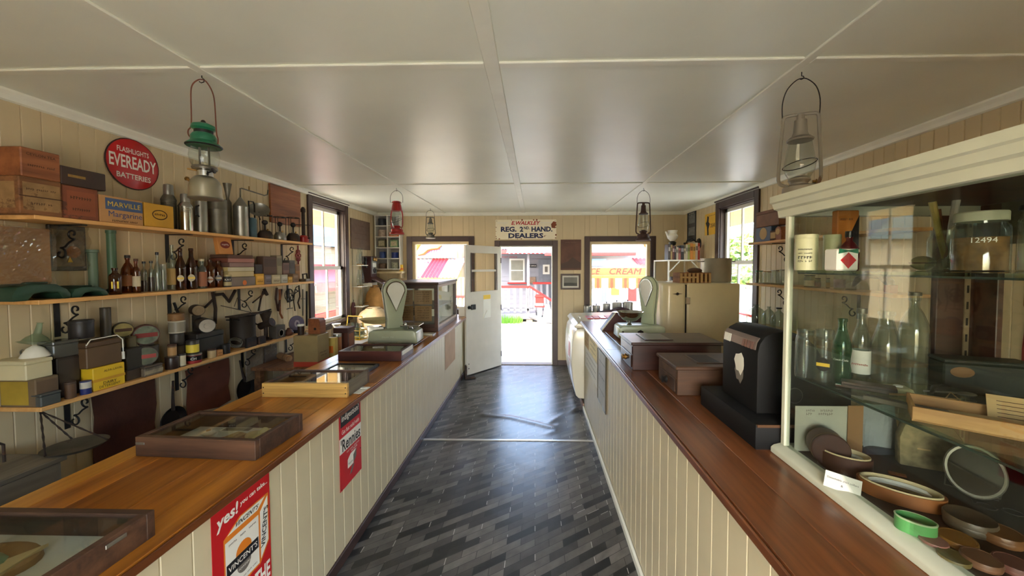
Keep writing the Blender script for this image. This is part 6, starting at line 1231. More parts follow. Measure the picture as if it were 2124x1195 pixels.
# white pigeonhole cabinet
o = thing('pigeonhole_shelf','white ten-compartment wall shelf in far left corner','shelf',(-2.49,6.36,1.665)); W,H_,D_ = .215,.92,.15
for x in (-W,-.008,W-.016): part('upright', G().box(x,x+.016,-D_,0,0,H_), WHITE, o, bev=.0015)
rows = [0,.178,.36,.545,.73,H_-.016]
for z in rows:
    for a,b in ((-W+.016,-.008),(.008,W-.016)): part('divider', G().box(a,b,-D_,0,z,z+.014), WHITE, o, smooth=False)
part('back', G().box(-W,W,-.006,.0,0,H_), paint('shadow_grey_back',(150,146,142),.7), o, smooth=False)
PT = [('tin_orange',ORANGE,'orange flat tin in pigeonhole shelf'),('tin_dark',paint('navy_black_tin',(40,42,50),.45),'dark domed tin in top left pigeonhole'),('tin_pale',paint('pale_pattern_tin',(170,152,136),.5,var=.35,scale=40),'patterned round tin in pigeonhole shelf'),('tin_box',paint('olive_card',(96,92,70),.6,var=.3,scale=30),'olive picture box in pigeonhole shelf'),('tin_green',paint('green_card',(112,142,104),.6,var=.3,scale=30),'green picture box in pigeonhole shelf'),('tin_blue',paint('blue_tin',(52,74,134),.4,var=.15),'blue tin in pigeonhole shelf, left'),('tin_blue2',paint('deep_blue_tin',(32,52,122),.4),'blue round tin in pigeonhole shelf, right'),('tin_brown',paint('brown_pack',(110,86,66),.6,var=.3,scale=30),'brown tin in lowest pigeonhole, left'),('tin_white',paint('white_green_pack',(160,164,142),.6,var=.4,scale=36),'pale green tin in lowest pigeonhole, right')]
def hole(c_,r_): return (-2.49+(-.108 if c_ == 0 else .105), 6.36-.085, 1.665+rows[r_]+.0145)
def ptin(k,c_,r_,rr,h): tin('storage_tin',PT[k][2],'tin',hole(c_,r_),rr,h,PT[k][1],lid=PT[k][1],lidh=.25)
def pbox(k,c_,r_,w,h): x,y,z = hole(c_,r_); carton('picture_box',PT[k][2],'box',x-w/2,x+w/2,y-.05,y+.05,z,z+h,PT[k][1],'-y',patches=[(.12,.88,.2,.8,paint('inset_'+PT[k][0],(168,160,130),.6,var=.3,scale=40))])
ptin(1,0,4,.06,.12); ptin(2,0,3,.065,.115); pbox(3,0,2,.13,.14); ptin(5,0,1,.05,.11); ptin(7,0,0,.06,.09); pbox(0,1,3,.15,.07); pbox(4,1,2,.13,.13); ptin(6,1,1,.055,.10); ptin(8,1,0,.055,.11)
o = thing('corner_shelf','pale plank shelf under pigeonholes in far left corner','shelf',(-2.48,6.36,1.60)); part('plank', G().box(-.25,.25,-.2,0,0,.035), paint('cream_shelf_paint',(206,190,150),.5), o, bev=.003); part('cleat', G().box(-.24,-.22,-.15,0,-.08,0).box(.2,.22,-.15,0,-.08,0), CREAM, o, smooth=False)
tin('yellow_figure','small yellow and orange duck-shaped tin beside pigeonholes','ornament',(-2.265,6.24,1.6355),.03,.11,INKY,bands=[(.2,.5,ORANGE)],lid=INKY)
# trunks below
carton('travel_trunk','lower dark leather trunk below corner shelf','trunk',-2.60,-2.14,6.02,6.34,BZ,1.06,DKLEATH,'-y',patches=[(.2,.25,0,1,FADE),(.75,.8,0,1,FADE)],lid=DKLEATH)
carton('travel_trunk','upper black leather case on dark trunk','trunk',-2.56,-2.12,6.04,6.34,1.0605,1.36,paint('black_leather',(44,30,30),.5,var=.3,bump=.2),'-y',patches=[(.46,.54,.6,.8,BRASS)],lid=paint('black_leather',(44,30,30),.5))
# ------------------------------------------------------------ hanging lanterns
o = thing('pressure_lantern','green-topped pressure lantern with bulbous glass hanging at left front','lantern',(-1.573,1.745,2.627),8); z = lambda px: (155-px)*.00227
part('hook', G().tube([(0,0,0),(0,0,-.01),(.010,0,-.018),(.008,0,-.03),(-.004,0,-.034),(-.012,0,-.028)],.0025,5), IRON, o)
part('handle', G().tube(smooth([(-.052,0,z(285)),(-.066,0,z(278)),(-.066,0,z(268)),(-.052,0,z(255)),(-.05,0,z(195)),(-.042,0,z(175)),(-.02,0,z(165)),(0,0,z(163)),(.02,0,z(168)),(.042,0,z(186)),(.052,0,z(210)),(.056,0,z(270)),(.062,0,z(285)),(.06,0,z(297))]),.003,6), paint('rust_wire',(104,58,40),.6), o)
part('hood', G().lathe([(.066,z(302)),(.07,z(299)),(.05,z(291)),(.05,z(282)),(.042,z(276)),(.036,z(275)),(.036,z(268)),(.048,z(265)),(.044,z(258)),(.02,z(253)),(0,z(252))],26), GRN, o); part('vent_band', G().lathe([(.0365,z(274.5)),(.0365,z(268.5))],26,caps=False), IRON, o); part('finial', G().lathe([(.006,z(253)),(.01,z(250)),(.006,z(247)),(0,z(246))],10), IRON, o); part('rim', G().lathe([(.066,z(303)),(.071,z(300.5)),(.066,z(299))],26,caps=False), IRON, o)
part('globe', G().lathe([(.045,z(301)),(.056,z(311)),(.059,z(322)),(.054,z(336)),(.044,z(345))],24,caps=False), CLEAR, o)
for s in (-1,1): part('mantle_tube', G().tube([(s*.02,0,z(345)),(s*.02,0,z(303))],.005,6), GALVD, o)
part('burner_ring', G().lathe([(.047,z(350)),(.05,z(346)),(.046,z(343)),(.03,z(343))],24), GALVD, o); part('collar', G().lathe([(.032,z(365)),(.03,z(349))],20), STEEL, o)
part('tank', G().lathe([(.064,z(411)),(.067,z(409)),(.064,z(405)),(.062,z(385)),(.055,z(374)),(.042,z(366)),(.03,z(363))],28), paint('nickel_tank',(168,164,146),.28,.9,var=.08), o); part('pump_knob', G().at(T(.035,-.03,z(358)) @ RY(70)).lathe([(.004,0),(.004,.02),(.013,.022),(.013,.026),(0,.027)],12), BLACK, o); part('valve', G().tube([(-.03,-.01,z(352)),(-.062,-.02,z(350))],.004,6), BRASS, o); part('filler', G().at(T(-.05,-.02,z(376)) @ RY(-50)).lathe([(.006,0),(.006,.016),(.011,.018),(.009,.024)],10), BRASS, o)
hurricane('hurricane_lantern','grey galvanised hurricane lantern hanging at right front above glass cabinet',(1.248,1.79,2.627),.40,.083,.165,paint('grey_lantern_paint',(142,136,124),.5,.3,var=.15,wear=(96,72,52),wearamt=.6),tilt=-22)
hurricane('hurricane_lantern','red hurricane lantern hanging in front of pigeonhole shelf',(-1.60,4.28,2.627),.385,.083,.12,RED,kind='hood')
hurricane('hurricane_lantern','small grey hurricane lantern hanging before left shop window',(-1.637,5.80,2.627),.33,.075,.11,GALVD,tilt=30)
hurricane('hurricane_lantern','dark rusty hurricane lantern hanging before right shop window',(1.271,4.376,2.627),.44,.085,.14,paint('dark_rust_lantern',(66,44,38),.6,.3,var=.2),tilt=0)
# ------------------------------------------------------------ back wall
o = thing('hanging_sign','white enamel second-hand dealers sign over the door','sign',(-.15,YB-.016,2.178)); W = .52; H_ = .335
part('sheet', G().box(-W,W,-.006,0,0,H_), paint('aged_white_enamel',(232,222,194),.35,var=.05,wear=(128,70,44),wearamt=.66,wscale=5), o, bev=.002)
text('E.WALKLEY', INKR, o, FACE('-y',(0,-.0062,.278)), w=.5, h=.066, shear=.25, bold=.03); text('REG.', INKN, o, FACE('-y',(-.295,-.0062,.172)), w=.27, h=.088, bold=.045); text('2', INKN, o, FACE('-y',(-.075,-.0062,.172)), w=.06, h=.088, bold=.045); text('ND.', INKN, o, FACE('-y',(.015,-.0062,.193)), w=.10, h=.05, bold=.04); text('HAND.', INKN, o, FACE('-y',(.275,-.0062,.172)), w=.36, h=.088, bold=.045); text('DEALERS', INKN, o, FACE('-y',(0,-.0062,.062)), w=.6, h=.086, bold=.045)
for x_,w_ in ((-.405,.19),(.36,.22)): part('painted_line', G().box(x_-w_/2,x_+w_/2,-.0064,-.006,.278,.286), PAPER, o, smooth=False)
RUSTP = paint('rust_stain',(128,66,38),.8,var=.2); random.seed(21)
for k in range(26):
    ed = random.choice('tblrr'); u = random.uniform(-1,1); cx_ = W*u if ed in 'tb' else (W-.008)*(1 if ed == 'r' else -1); cz_ = (H_-.008 if ed == 't' else .008) if ed in 'tb' else H_*(.5+.48*u); s_ = random.uniform(.006,.02)
    part('rust_patch', G().at(FACE('-y',(cx_,-.0061,cz_))).prism([(s_*math.cos(a)*random.uniform(.5,1),s_*math.sin(a)*random.uniform(.4,1)) for a in [i*.9 for i in range(7)]],0,.0004,'z'), RUSTP, o, smooth=False)
for x in (-W+.02,W-.02):
    for zz in (.02,H_-.02): part('nail', G().at(FACE('-y',(x,-.006,zz))).lathe([(.006,0),(0,.004)],8), RUSTI, o)
part('rust_patch', G().at(FACE('-y',(.47,-.0062,.235))).prism([(-.03,-.04),(.03,-.05),(.04,.06),(0,.07),(-.04,.02)],0,.0005,'z'), paint('rust_stain',(128,66,38),.8,var=.2), o)
o = thing('dark_print','unframed dark brown picture on back wall right of door','picture',(.62,YB-.016,1.65)); part('board', G().box(-.175,.175,-.012,0,0,.52), paint('dark_brown_picture',(92,60,48),.6,var=.35,scale=6), o, bev=.003); part('rock_shape', G().at(FACE('-y',(0,-.0125,0))).prism([(-.17,.03),(.17,.03),(.17,.12),(.03,.22),(-.05,.15),(-.17,.1)],0,.0005,'z'), paint('brown_rock_print',(72,52,44),.6), o)
text('PORTRAIT', paint('pale_picture_ink',(126,96,80),.6), o, FACE('-y',(0,-.0128,.47)), w=.2)
o = thing('framed_photograph','small dark-framed landscape photograph on back wall right of door','photograph',(.615,YB-.016,1.315)); 
for a in ((-.17,.17,0,.03),(-.17,.17,.24,.27),(-.17,-.14,.03,.24),(.14,.17,.03,.24)): part('frame_rail', G().box(a[0],a[1],-.018,0,a[2],a[3]), paint('dark_frame_brown',(56,34,30),.4), o, bev=.003)
part('mount', G().box(-.14,.14,-.006,0,.03,.24), PAPER, o, smooth=False); part('photo', G().box(-.115,.115,-.008,-.006,.06,.21), paint('grey_photo',(120,118,112),.5,var=.15), o, smooth=False); part('photo_ground', G().box(-.115,.115,-.0085,-.008,.06,.115), paint('dark_photo',(66,66,62),.5,var=.2), o, smooth=False); part('glass', G().box(-.14,.14,-.012,-.0105,.03,.24), GLASS, o, smooth=False)
# ------------------------------------------------------------ right counter things
ZR = 1.0655
o = thing('cash_register','tall black cash register on wide drawer base','cash register',(0,0,ZR)); BK = paint('satin_black',(12,12,13),.62,var=.2,scale=8,spec=.25)
part('drawer_base', G().box(.785,1.235,1.315,1.755,0,.092), BK, o, bev=.008, segs=2); part('worn_edge', G().box(.79,1.235,1.312,1.318,.083,.0925), paint('worn_brass_edge',(92,62,40),.5,.3), o, smooth=False); part('foot_rail', G().box(.79,1.23,1.318,1.75,-.0002,.006), DARKW, o, smooth=False)
prof = [(.845,.092),(.845,.325),(.853,.36),(.872,.388),(.90,.403),(.94,.408),(.985,.402),(1.03,.383),(1.06,.355),(1.085,.315),(1.12,.30),(1.2,.285),(1.2,.092)]
part('housing', G().prism([(x,z) for x,z in prof],1.412,1.672,'y'), BK, o, bev=.006, segs=2)
M = Matrix.Identity(4)
part('window_strip', G().prism([(.8455,.335),(.851,.363),(.862,.38),(.858,.382),(.846,.366),(.842,.335)],1.425,1.66,'y'), paint('bronze_strip',(128,112,104),.3,.6), o, smooth=False)
for k in range(5): part('price_flag', G().prism([(.8405,.333),(.846,.366),(.8445,.3665),(.839,.333)],1.60+k*.011,1.606+k*.011,'y'), PAPER, o, smooth=False)
for k in range(4): part('price_flag', G().prism([(.8405,.335),(.8455,.363),(.844,.3635),(.839,.335)],1.44+k*.02,1.452+k*.02,'y'), paint('red_bronze',(112,74,62),.4), o, smooth=False)
random.seed(5); st = [(.035*math.cos(a)*random.uniform(.6,1.2),.045*math.sin(a)*random.uniform(.6,1.2)) for a in [i*.57 for i in range(11)]]
part('torn_sticker', G().at(FACE('-x',(.8445,1.535,.255))).prism(st,0,.0006,'z'), PAPER, o, smooth=False); part('crest_transfer', G().at(FACE('-x',(.8445,1.545,.235))).prism([(a*.9+.01,b*.9-.02) for a,b in st],0,.0003,'z'), INKG, o, smooth=False)
part('lock_hole', G().at(FACE('-y',(.985,1.4115,.165))).lathe([(.028,0),(.026,.001),(0,.001)],20), IRON, o); part('lock_rim', G().at(FACE('-y',(.985,1.411,.165))).lathe([(.03,0),(.03,.003),(.027,.003)],20,caps=False), GALVD, o)
def till(label,x0,x1,y0,y1,h,mat,slot,knobs):
    o = thing('wooden_till',label,'till',((x0+x1)/2,(y0+y1)/2,ZR)); hx,hy = (x1-x0)/2,(y1-y0)/2
    part('box', G().box(-hx,hx,-hy,hy,0,h-.018), mat, o, bev=.003); part('lid', G().box(-hx-.012,hx+.012,-hy-.012,hy+.012,h-.018,h), mat, o, bev=.004)
    part('drawer_front', G().box(-hx-.006,-hx,-hy+.02,hy-.02,.012,h*.52), mat, o, bev=.003); part('drawer_pull', G().at(T(-hx-.006,0,h*.28) @ RY(-90)).lathe([(.02,0),(.02,.004),(.012,.012),(.02,.022),(0,.026)],14), BRASS if knobs else IRON, o)
    part('upper_panel', G().box(-hx-.003,-hx,-hy+.012,hy-.012,h*.56,h-.03), mat, o, bev=.002)
    a,b,c_,d_ = slot; part('slot_frame', G().box(a,b,c_,d_,h,h+.004), mat, o, bev=.002); part('paper_slot', G().box(a+.015,b-.015,c_+.012,d_-.012,h+.004,h+.0048), paint('dull_slot_glass',(96,90,84),.3) if knobs else IRON, o, smooth=False)
    return o
MAH = wood('mahogany_till',(30,14,13),(58,30,24),'x',12,.35,9,coat=.25); OAKT = wood('worn_brown_till',(48,31,22),(84,58,40),'x',12,.5,9)
till('wider mahogany wooden till with paper slot beside green scale',.615,1.165,2.32,2.64,.178,MAH,(-.18,.0,-.10,.12),True)
till('smaller worn brown wooden till next to cash register',.722,1.16,1.87,2.155,.15,OAKT,(-.1,.04,-.09,.09),False)
o = fan_scale('mint green fan scale with steel bowl on right counter',(.945,3.36,ZR),0,-1,paint('mint_scale_enamel',(176,188,160),.3,var=.05,coat=.2),True); o.scale = (.85,.85,.85)
turn_head(o,.03,-64,.08)
part('bowl_post', G().lathe([(.03,.15),(.016,.17),(.03,.185)],14,c=(-.11,-.02)), STEEL, o)
part('weighing_bowl', G().at(T(-.10,-.02,.185)).lathe([(.03,0),(.07,.012),(.12,.06),(.135,.10),(.14,.103),(.115,.06),(.06,.02),(0,.012)],28), STEEL, o)
part('bowl_lip', G().at(T(-.10,-.02,.185)).prism([(-.13,-.03),(-.19,-.012),(-.19,.012),(-.13,.03)],.093,.10,'z'), STEEL, o)
part('brand_plate', G().at(FACE('-y',(-.02,-.131,.085))).prism([(-.03,-.02),(.03,-.02),(.03,.01),(0,.025),(-.03,.01)],0,.001,'z'), IRON, o, smooth=False); part('adjuster', G().at(FACE('-y',(-.20,-.131,.09))).lathe([(.012,0),(.008,.006),(0,.006)],12), STEEL, o)
o = thing('maroon_stand','maroon wedge stand behind steel weighing bowl','stand',(.84,3.78,ZR)); part('wedge', G().prism([(-.16,0),(.26,0),(.26,.19),(-.02,.19)],-.04,.08,'y'), paint('maroon_paint',(74,34,38),.45,var=.1), o, bev=.003); part('edge_trim', G().tube([(-.16,-.043,.004),(-.02,-.043,.19)],.006,5), TRIMW, o)
# posters on the right counter front
for k,(y0,y1,z0,z1,m_,l) in enumerate(((4.02,4.34,.80,.98,PAPERT,'cream printed leaflet high on right counter front near freezer'),(3.5,3.99,.80,.98,paint('pale_yellow_sheet',(226,208,150),.6,var=.12),'pale yellow leaflet sheet on right counter front'),(3.42,4.30,.565,.785,PAPER,'long white printed leaflet low on right counter front'),(3.02,3.40,.50,.97,paint('grey_poster',(176,176,170),.5,var=.15),'grey framed poster nearest camera on right counter front'))):
    o = thing('counter_leaflet',l,'leaflet',(.5895 if k < 3 else .5845,(y0+y1)/2,z0)); W = (y1-y0)/2; H_ = z1-z0
    part('sheet', G().box(-.001,0,-W,W,0,H_), m_, o, smooth=False)
    for j in range(3): text(['SPECIALS THIS WEEK','FRESH BREAD DAILY','TEA SUGAR FLOUR'][(k+j)%3], INKB, o, FACE('-x',(-.001,0,H_*(.8-.27*j))), w=W*1.4, name='printed_line')
    if k == 3: part('frame_edge', G().tube([(-.002,-W,0),(-.002,W,0),(-.002,W,H_),(-.002,-W,H_)],.005,4,closed=True), GALVD, o)
# ------------------------------------------------------------ ice cream freezer
FZ = paint('cream_freezer_enamel',(218,212,192),.25,var=.03,coat=.4)
o = thing('chest_freezer','rounded cream enamel chest freezer at end of right counter','freezer',(0,0,0)); 
prof = [(1.12,.10),(.60,.10),(.535,.105),(.50,.14),(.465,.32),(.447,.55),(.455,.78),(.475,.90),(.515,.955),(.56,.965),(1.12,.965)]
part('body', G().prism(prof,4.47,5.42,'y'), FZ, o, bev=.012, segs=2); part('plinth', G().box(.60,1.10,4.5,5.4,0,.10), paint('plinth_grey',(120,118,110),.5), o, smooth=False)
part('lid', G().prism([(.50,.968),(.475,.985),(.52,1.03),(1.14,1.045),(1.14,.968)],4.455,5.435,'y'), FZ, o, bev=.008, segs=2)
part('side_panel', G().box(.66,1.08,4.462,4.47,.18,.90), FZ, o, bev=.003); part('lid_handle', G().tube([(.58,4.75,1.036),(.58,4.75,1.06),(.58,4.83,1.06),(.58,4.83,1.036)],.006,6), STEEL, o)
g = G(); ep = [(x,z) for x,z in prof[2:9]]; 
part('front_emblem', G().prism([(.4655,.40),(.4455,.55),(.4535,.78),(.451,.78),(.443,.55),(.462,.40)],4.62,4.95,'y'), paint('emblem_panel',(216,206,200),.3), o, smooth=False); part('red_mark', G().prism([(.452,.50),(.4425,.58),(.4505,.74),(.448,.74),(.440,.58),(.449,.50)],4.70,4.87,'y'), INKR, o, smooth=False)
for k in range(5): 
    part('price_card', G().box(.68+k*.085,.755+k*.085,4.75,5.0,1.038+k*.0016,1.048+k*.0016), SIGNR if k%2 == 0 else paint('coral_card',(216,92,72),.5), o, smooth=False)
# canisters on the sill
for k,(a,b,t) in enumerate(((1210,1226,633),(1229,1245,632),(1250,1266,628),(1269,1290,625),(1291,1313,624))):
    Y = 6.285; p = at((a+b)/2,t,y=Y); r = (b-a)/2*Y/FPX*.97; h = p.z-.905; o = thing('kitchen_canister','aluminium canister on right shop window sill, %s from the door' % ['first','second','third','fourth','fifth'][k],'canister',(p.x,Y,.905),0,'graduated canisters on the sill')
    part('body', G().lathe([(r*.97,0),(r,.004),(r,h*.8)],22), ALU, o); part('lid', G().lathe([(r*1.03,h*.78),(r*1.03,h*.9),(r*.9,h*.95),(0,h*.96)],22), ALU, o); part('knob', G().lathe([(.006,h*.95),(.012,h*1.08),(0,h*1.1)],10), BLACK, o)
o = thing('black_sculpture','dark maroon cloth bundle at end of canister row','bundle',(1.36,5.9,1.0)); o.location = (1.32,6.13,.0); part('stand', G().box(-.2,.22,-.08,.08,0,.86), DARKW, o, bev=.004); part('drape', G().prism([(-.3,.96),(-.2,.86),(.24,.86),(.26,1.0),(.1,1.04),(-.05,.99)],-.08,.08,'y'), paint('maroon_cloth',(62,34,38),.8), o, bev=.02)
# ------------------------------------------------------------ fridge
o = thing('refrigerator','rounded cream vintage refrigerator behind right counter','refrigerator',(0,0,0)); x0,x1,x2,y0,y1,z1 = 1.305,1.545,2.09,3.80,4.45,1.542
part('cabinet', G().box(x1+.007,x2,y0,y1,.06,z1), CREAME, o, bev=.02, segs=3)
rr = .10; dp = [(x1,y1),(x1,y0)]+[(x0+rr-rr*math.sin(t),y0+rr-rr*math.cos(t)) for t in [i*math.pi/12 for i in range(7)]]+[(x0+rr-rr*math.cos(t),y1-rr+rr*math.sin(t)) for t in [i*math.pi/12 for i in range(7)]]
part('door', G().prism(dp,.10,z1,'z'), CREAME, o, bev=.03, segs=4); part('gasket', G().box(x1-.02,x1+.03,y0+.012,y1-.012,.12,z1-.014), IRON, o, smooth=False)
for x in (x0+.15,x2-.06):
    for y in (y0+.06,y1-.06): part('foot', G().lathe([(.025,0),(.025,.1)],10,c=(x,y)), IRON, o)
part('hinge', G().box(x1-.01,x1+.035,y0-.018,y0+.002,1.33,1.40), STEEL, o, bev=.004); part('hinge', G().box(x1-.01,x1+.035,y0-.018,y0+.002,.25,.32), STEEL, o, bev=.004)
part('handle', G().tube([(x0-.004,4.30,1.28),(x0-.035,4.30,1.26),(x0-.035,4.30,.98),(x0-.004,4.30,.96)],.012,8), STEEL, o); part('brand_badge', G().at(FACE('-y',(x0+.15,y0-.0045,1.435))).prism([(-.055,0),(0,.006),(.055,0),(0,-.006)],0,.002,'z').at(FACE('-y',(x0+.15,y0-.0045,1.435))).lathe([(.015,0),(.013,.004),(0,.004)],12), IRON, o)
y_,h_ = 4.1,.26; o = thing('boiler_pot','large dented aluminium boiler pot on refrigerator','pot',(2.005,4.14,z1)); r = .155; part('body', G().lathe([(r*.96,0),(r,.01),(r*1.0,h_*.95),(r*1.04,h_),(r*.97,h_),(r*.95,h_*.2),(0,h_*.1)],30), paint('dull_aluminium',(176,172,158),.36,.45,var=.1), o)
for s in (-1,1): part('handle', G().tube([(s*r*.9,-.04,h_*.86),(s*(r+.03),-.04,h_*.86),(s*(r+.03),.04,h_*.86),(s*r*.9,.04,h_*.86)],.005,5), GALVD, o)
o = thing('slatted_crate','low slatted egg crate tray on refrigerator','crate',(1.67,3.98,z1)); 
part('front_rail', G().box(-.16,.16,-.10,-.092,0,.016).box(-.16,.16,-.10,-.092,.09,.106), MIDW, o, smooth=False); part('back_rail', G().box(-.16,.16,.092,.10,0,.106), MIDW, o, smooth=False)
for k in range(8): part('slat', G().box(-.158+k*.042,-.135+k*.042,-.104,-.1,.004,.102), PAPERT, o, smooth=False)
for s in (-1,1): part('end_board', G().box(s*.16-(.008 if s>0 else 0),s*.16+(0 if s>0 else .008),-.092,.092,0,.106), MIDW, o, smooth=False)
part('floor_slat', G().box(-.15,.15,-.09,.09,.0,.008), MIDW, o, smooth=False)
part('paddle', G().box(-.155,.01,-.112,-.105,.05,.068), PAPERT, o, bev=.002)
o = thing('cap_hat','dark brown cloth cap lying on egg crate','cap',(1.72,4.02,z1+.107)); part('crown', G().ball((0,0,.02),.075,.07,.03), paint('brown_cloth',(84,60,44),.9), o); part('peak', G().prism([(-.05,-.05),(-.04,-.10),(.04,-.10),(.05,-.05)],.002,.008,'z'), paint('brown_cloth',(84,60,44),.9), o)
# ------------------------------------------------------------ white stand in far right corner
o = thing('white_stand','white painted metal shelf stand in far right corner','stand',(0,0,0)); X0,X1,Y0,Y1 = 1.985,2.50,5.55,6.22
for x in (X0,X1-.02):
    for y in (Y0,Y1-.02): part('post', G().box(x,x+.02,y,y+.02,0,1.79), WHITE, o, smooth=False)
for z in (.45,.98,1.36,1.79): part('shelf', G().box(X0,X1,Y0,Y1,z,z+.02), WHITE, o, bev=.002)
for x,s in ((X0,1),(X1-.02,-1)): part('brace', G().tube([(x+.01,Y0+.01,1.62),(x+.01+s*.16,Y0+.01,1.785)],.009,5), WHITE, o)
BC = [(62,54,48),(150,128,84),(96,52,46),(40,38,40),(172,160,140),(156,92,84),(34,34,38),(188,176,150),(196,190,170),(150,160,90),(222,150,70),(226,182,96),(214,206,196),(170,60,50)]
lab = ['dark olive book at left end of book row','tan book second in row on white stand','maroon book with pale spine in row','thin black book beside maroon one','cream book with red dots in row','pinkish book with pale band in row','wide black ledger in row','cream paperback beside black ledger','off-white folder in middle of row','green-edged annual in row','orange hardback in row','yellow-orange hardback in row','white hardback near right end of row','red-backed book at right end of row']
x = X0+.015
for k,c_ in enumerate(BC):
    w_ = [.035,.028,.03,.022,.034,.034,.044,.026,.03,.032,.044,.034,.036,.028][k]; h_ = [.235,.225,.21,.205,.19,.175,.215,.17,.225,.23,.245,.24,.255,.25][k]
    o = thing('book',lab[k],'book',(x+w_/2,5.68,1.8102)); part('cover', G().box(-w_/2+.0005,w_/2-.0005,-.08,.08,0,h_), paint('book_%d'%k,c_,.6,var=.08), o, bev=.002); part('spine_label', G().box(-w_/2+.004,w_/2-.004,-.0806,-.08,h_*.55,h_*.8), paint('booksp_%d'%k,tuple(int(255-(255-v)*.5) if sum(c_)<330 else int(v*.6) for v in c_),.6), o, smooth=False); part('pages', G().box(-w_/2+.003,w_/2-.003,-.07,.079,h_-.001,h_+.0008), PAPER, o, smooth=False); x += w_+.001
o = thing('oil_lamp','black-stemmed oil lamp with white glass shade behind books','lamp',(2.19,5.95,1.8102)); part('stem', G().lathe([(.06,0),(.06,.012),(.02,.04),(.016,.22),(.05,.24),(.06,.28),(.03,.30)],18), BLACK, o); part('shade', G().lathe([(.03,.30),(.07,.34),(.085,.38),(.06,.42),(.075,.47)],20,caps=False), WHITE, o)
part('shade_chip', G().tube([(-.02,0,.31),(-.06,0,.35),(-.075,0,.40),(-.11,0,.455)],[.008,.02,.022,.01],8), WHITE, o)
o = thing('wall_lamp','black iron wall lamp bracket above white stand','lamp',(2.541,5.80,2.06)); part('rose', G().at(RY(-90)).lathe([(.085,0),(.08,.012),(.03,.022),(0,.024)],20), BLACK, o); part('arm', G().tube([(-.02,0,0),(-.1,.0,.08),(-.17,.02,.06),(-.19,.03,0)],.009,6).tube([(-.02,-.02,0),(-.09,-.04,.06),(-.15,-.05,.03)],.007,6), BLACK, o); part('cup', G().lathe([(.012,-.02),(.035,0),(.03,.02)],14,c=(-.19,.03)), BLACK, o)
tin('dark_pot','dark iron lidded pot on middle shelf of white stand','pot',(2.17,5.72,1.3802),.09,.17,IRON,lid=IRON)
carton('white_leaflet_box','white leaflet box beside dark pot on white stand','box',2.05,2.25,5.56,5.60,1.3802,1.50,PAPER,'-y',texts=[('TEA',.5,.5,.4,INKG)])
tin('yellow_tin','yellow tin behind brace on white stand','tin',(2.38,5.75,1.3802),.045,.24,INKY,lid=ORANGE)
carton('wood_block_box','red-brown box on white stand at left edge','box',2.0,2.06,5.6,5.75,1.3802,1.47,REDW,'-y')
bpy.data.objects['wood_block_box']['label'] = 'red-brown wooden box at left edge of white stand shelf'
# posters on right wall
def rposter(label,a,b,t,bo,mat,X=2.538):
    y1,y0 = at(a,t,x=X).y, at(b,t,x=X).y; z1 = (at(a,t,x=X).z+at(b,t,x=X).z)/2; z0 = at(a,bo,x=X).z; o = thing('wall_poster',label,'poster',(X,(y0+y1)/2,z0)); part('sheet', G().box(-.003,.0,-(y1-y0)/2,(y1-y0)/2,0,z1-z0), mat, o, smooth=False); return o,(y1-y0)/2,z1-z0
o,W,H_ = rposter('narrow dark blue picture poster in far right corner',1427,1444,440,502,paint('dark_blue_poster',(52,58,66),.5,var=.2)); 
for v,h_ in ((.62,.3),(.2,.28)): part('picture_block', G().box(-.0036,-.003,-W*.75,W*.75,v*H_,(v+h_)*H_), paint('grey_blue_print',(104,110,112),.5,var=.4,scale=20), o, smooth=False)
text('GOODS', INKW, o, FACE('-x',(-.004,0,H_*.95)), w=W*1.3); part('border', G().tube([(-.003,-W,0),(-.003,W,0),(-.003,W,H_),(-.003,-W,H_)],.006,4,closed=True), BLACK, o)
o,W,H_ = rposter('yellow poster with black figure and lettering beside right window',1463,1487,442,489,paint('yellow_poster_sheet',(214,166,44),.5,var=.08)); text('VELVET', INKB, o, FACE('-x',(-.0033,-.03,H_*.88)), w=W*1.2); text('DEAR', INKB, o, FACE('-x',(-.0033,-.07,H_*.42)), w=W*.8, h=H_*.18, bold=.02)
part('figure', G().at(FACE('-x',(-.0033,.08,H_*.45))).prism([(-.02,-.14),(.03,-.14),(.02,-.05),(.06,.02),(.02,.05),(.03,.12),(-.02,.14),(-.04,.06),(-.07,.04),(-.03,-.02)],0,.0004,'z'), INKB, o, smooth=False)
# ------------------------------------------------------------ right wall shelves
SR = [1.965,1.535,1.085]
wallshelf('wall_shelf','top pine shelf on right wall beside window',2.30,2.541,2.42,4.05,SR[0],-1,[3.72,3.0]); wallshelf('wall_shelf','middle pine shelf on right wall carrying glass jars',2.30,2.541,2.42,4.08,SR[1],-1,[3.72,2.95]); wallshelf('wall_shelf','lowest pine shelf on right wall carrying demijohns',2.26,2.541,2.42,4.08,SR[2],-1,[3.72,3.0])
def rb(name,label,cat,a,b,t,zb,mat,dep=.16,xf=2.32,**k):
    y1,y0 = at(a,t,x=xf).y, at(b,t,x=xf).y; z1 = at((a+b)/2,t,x=xf).z; return carton(name,label,cat,xf,xf+dep,y0,y1,zb,z1,mat,'-x',**k)
def rc(name,label,cat,a,b,t,zb,mat,X=2.42,**k):
    y,r,z = fitcyl(a,b,t,X); return tin(name,label,cat,(X,y,zb),r,z-zb,mat,**k)
def rj(name,label,a,b,t,zb,kind,gm,X=2.42,cat='jar',**k):
    y,r,z = fitcyl(a,b,t,X); return bottle(name,label,cat,(X,y,zb),r,z-zb,kind,gm,**k)
o = rb('wheel_tin','blue tin with cream wheel picture on right top shelf','tin',1568,1600,471,SR[0],paint('slate_blue_tin',(62,80,104),.45,var=.1),dep=.09); part('wheel_print', G().at(FACE('-x',(-.046,.0,.08))).lathe([(.06,0),(.06,.0006),(.045,.0006),(.045,.0003),(0,.0003)],22), PAPERT, o)
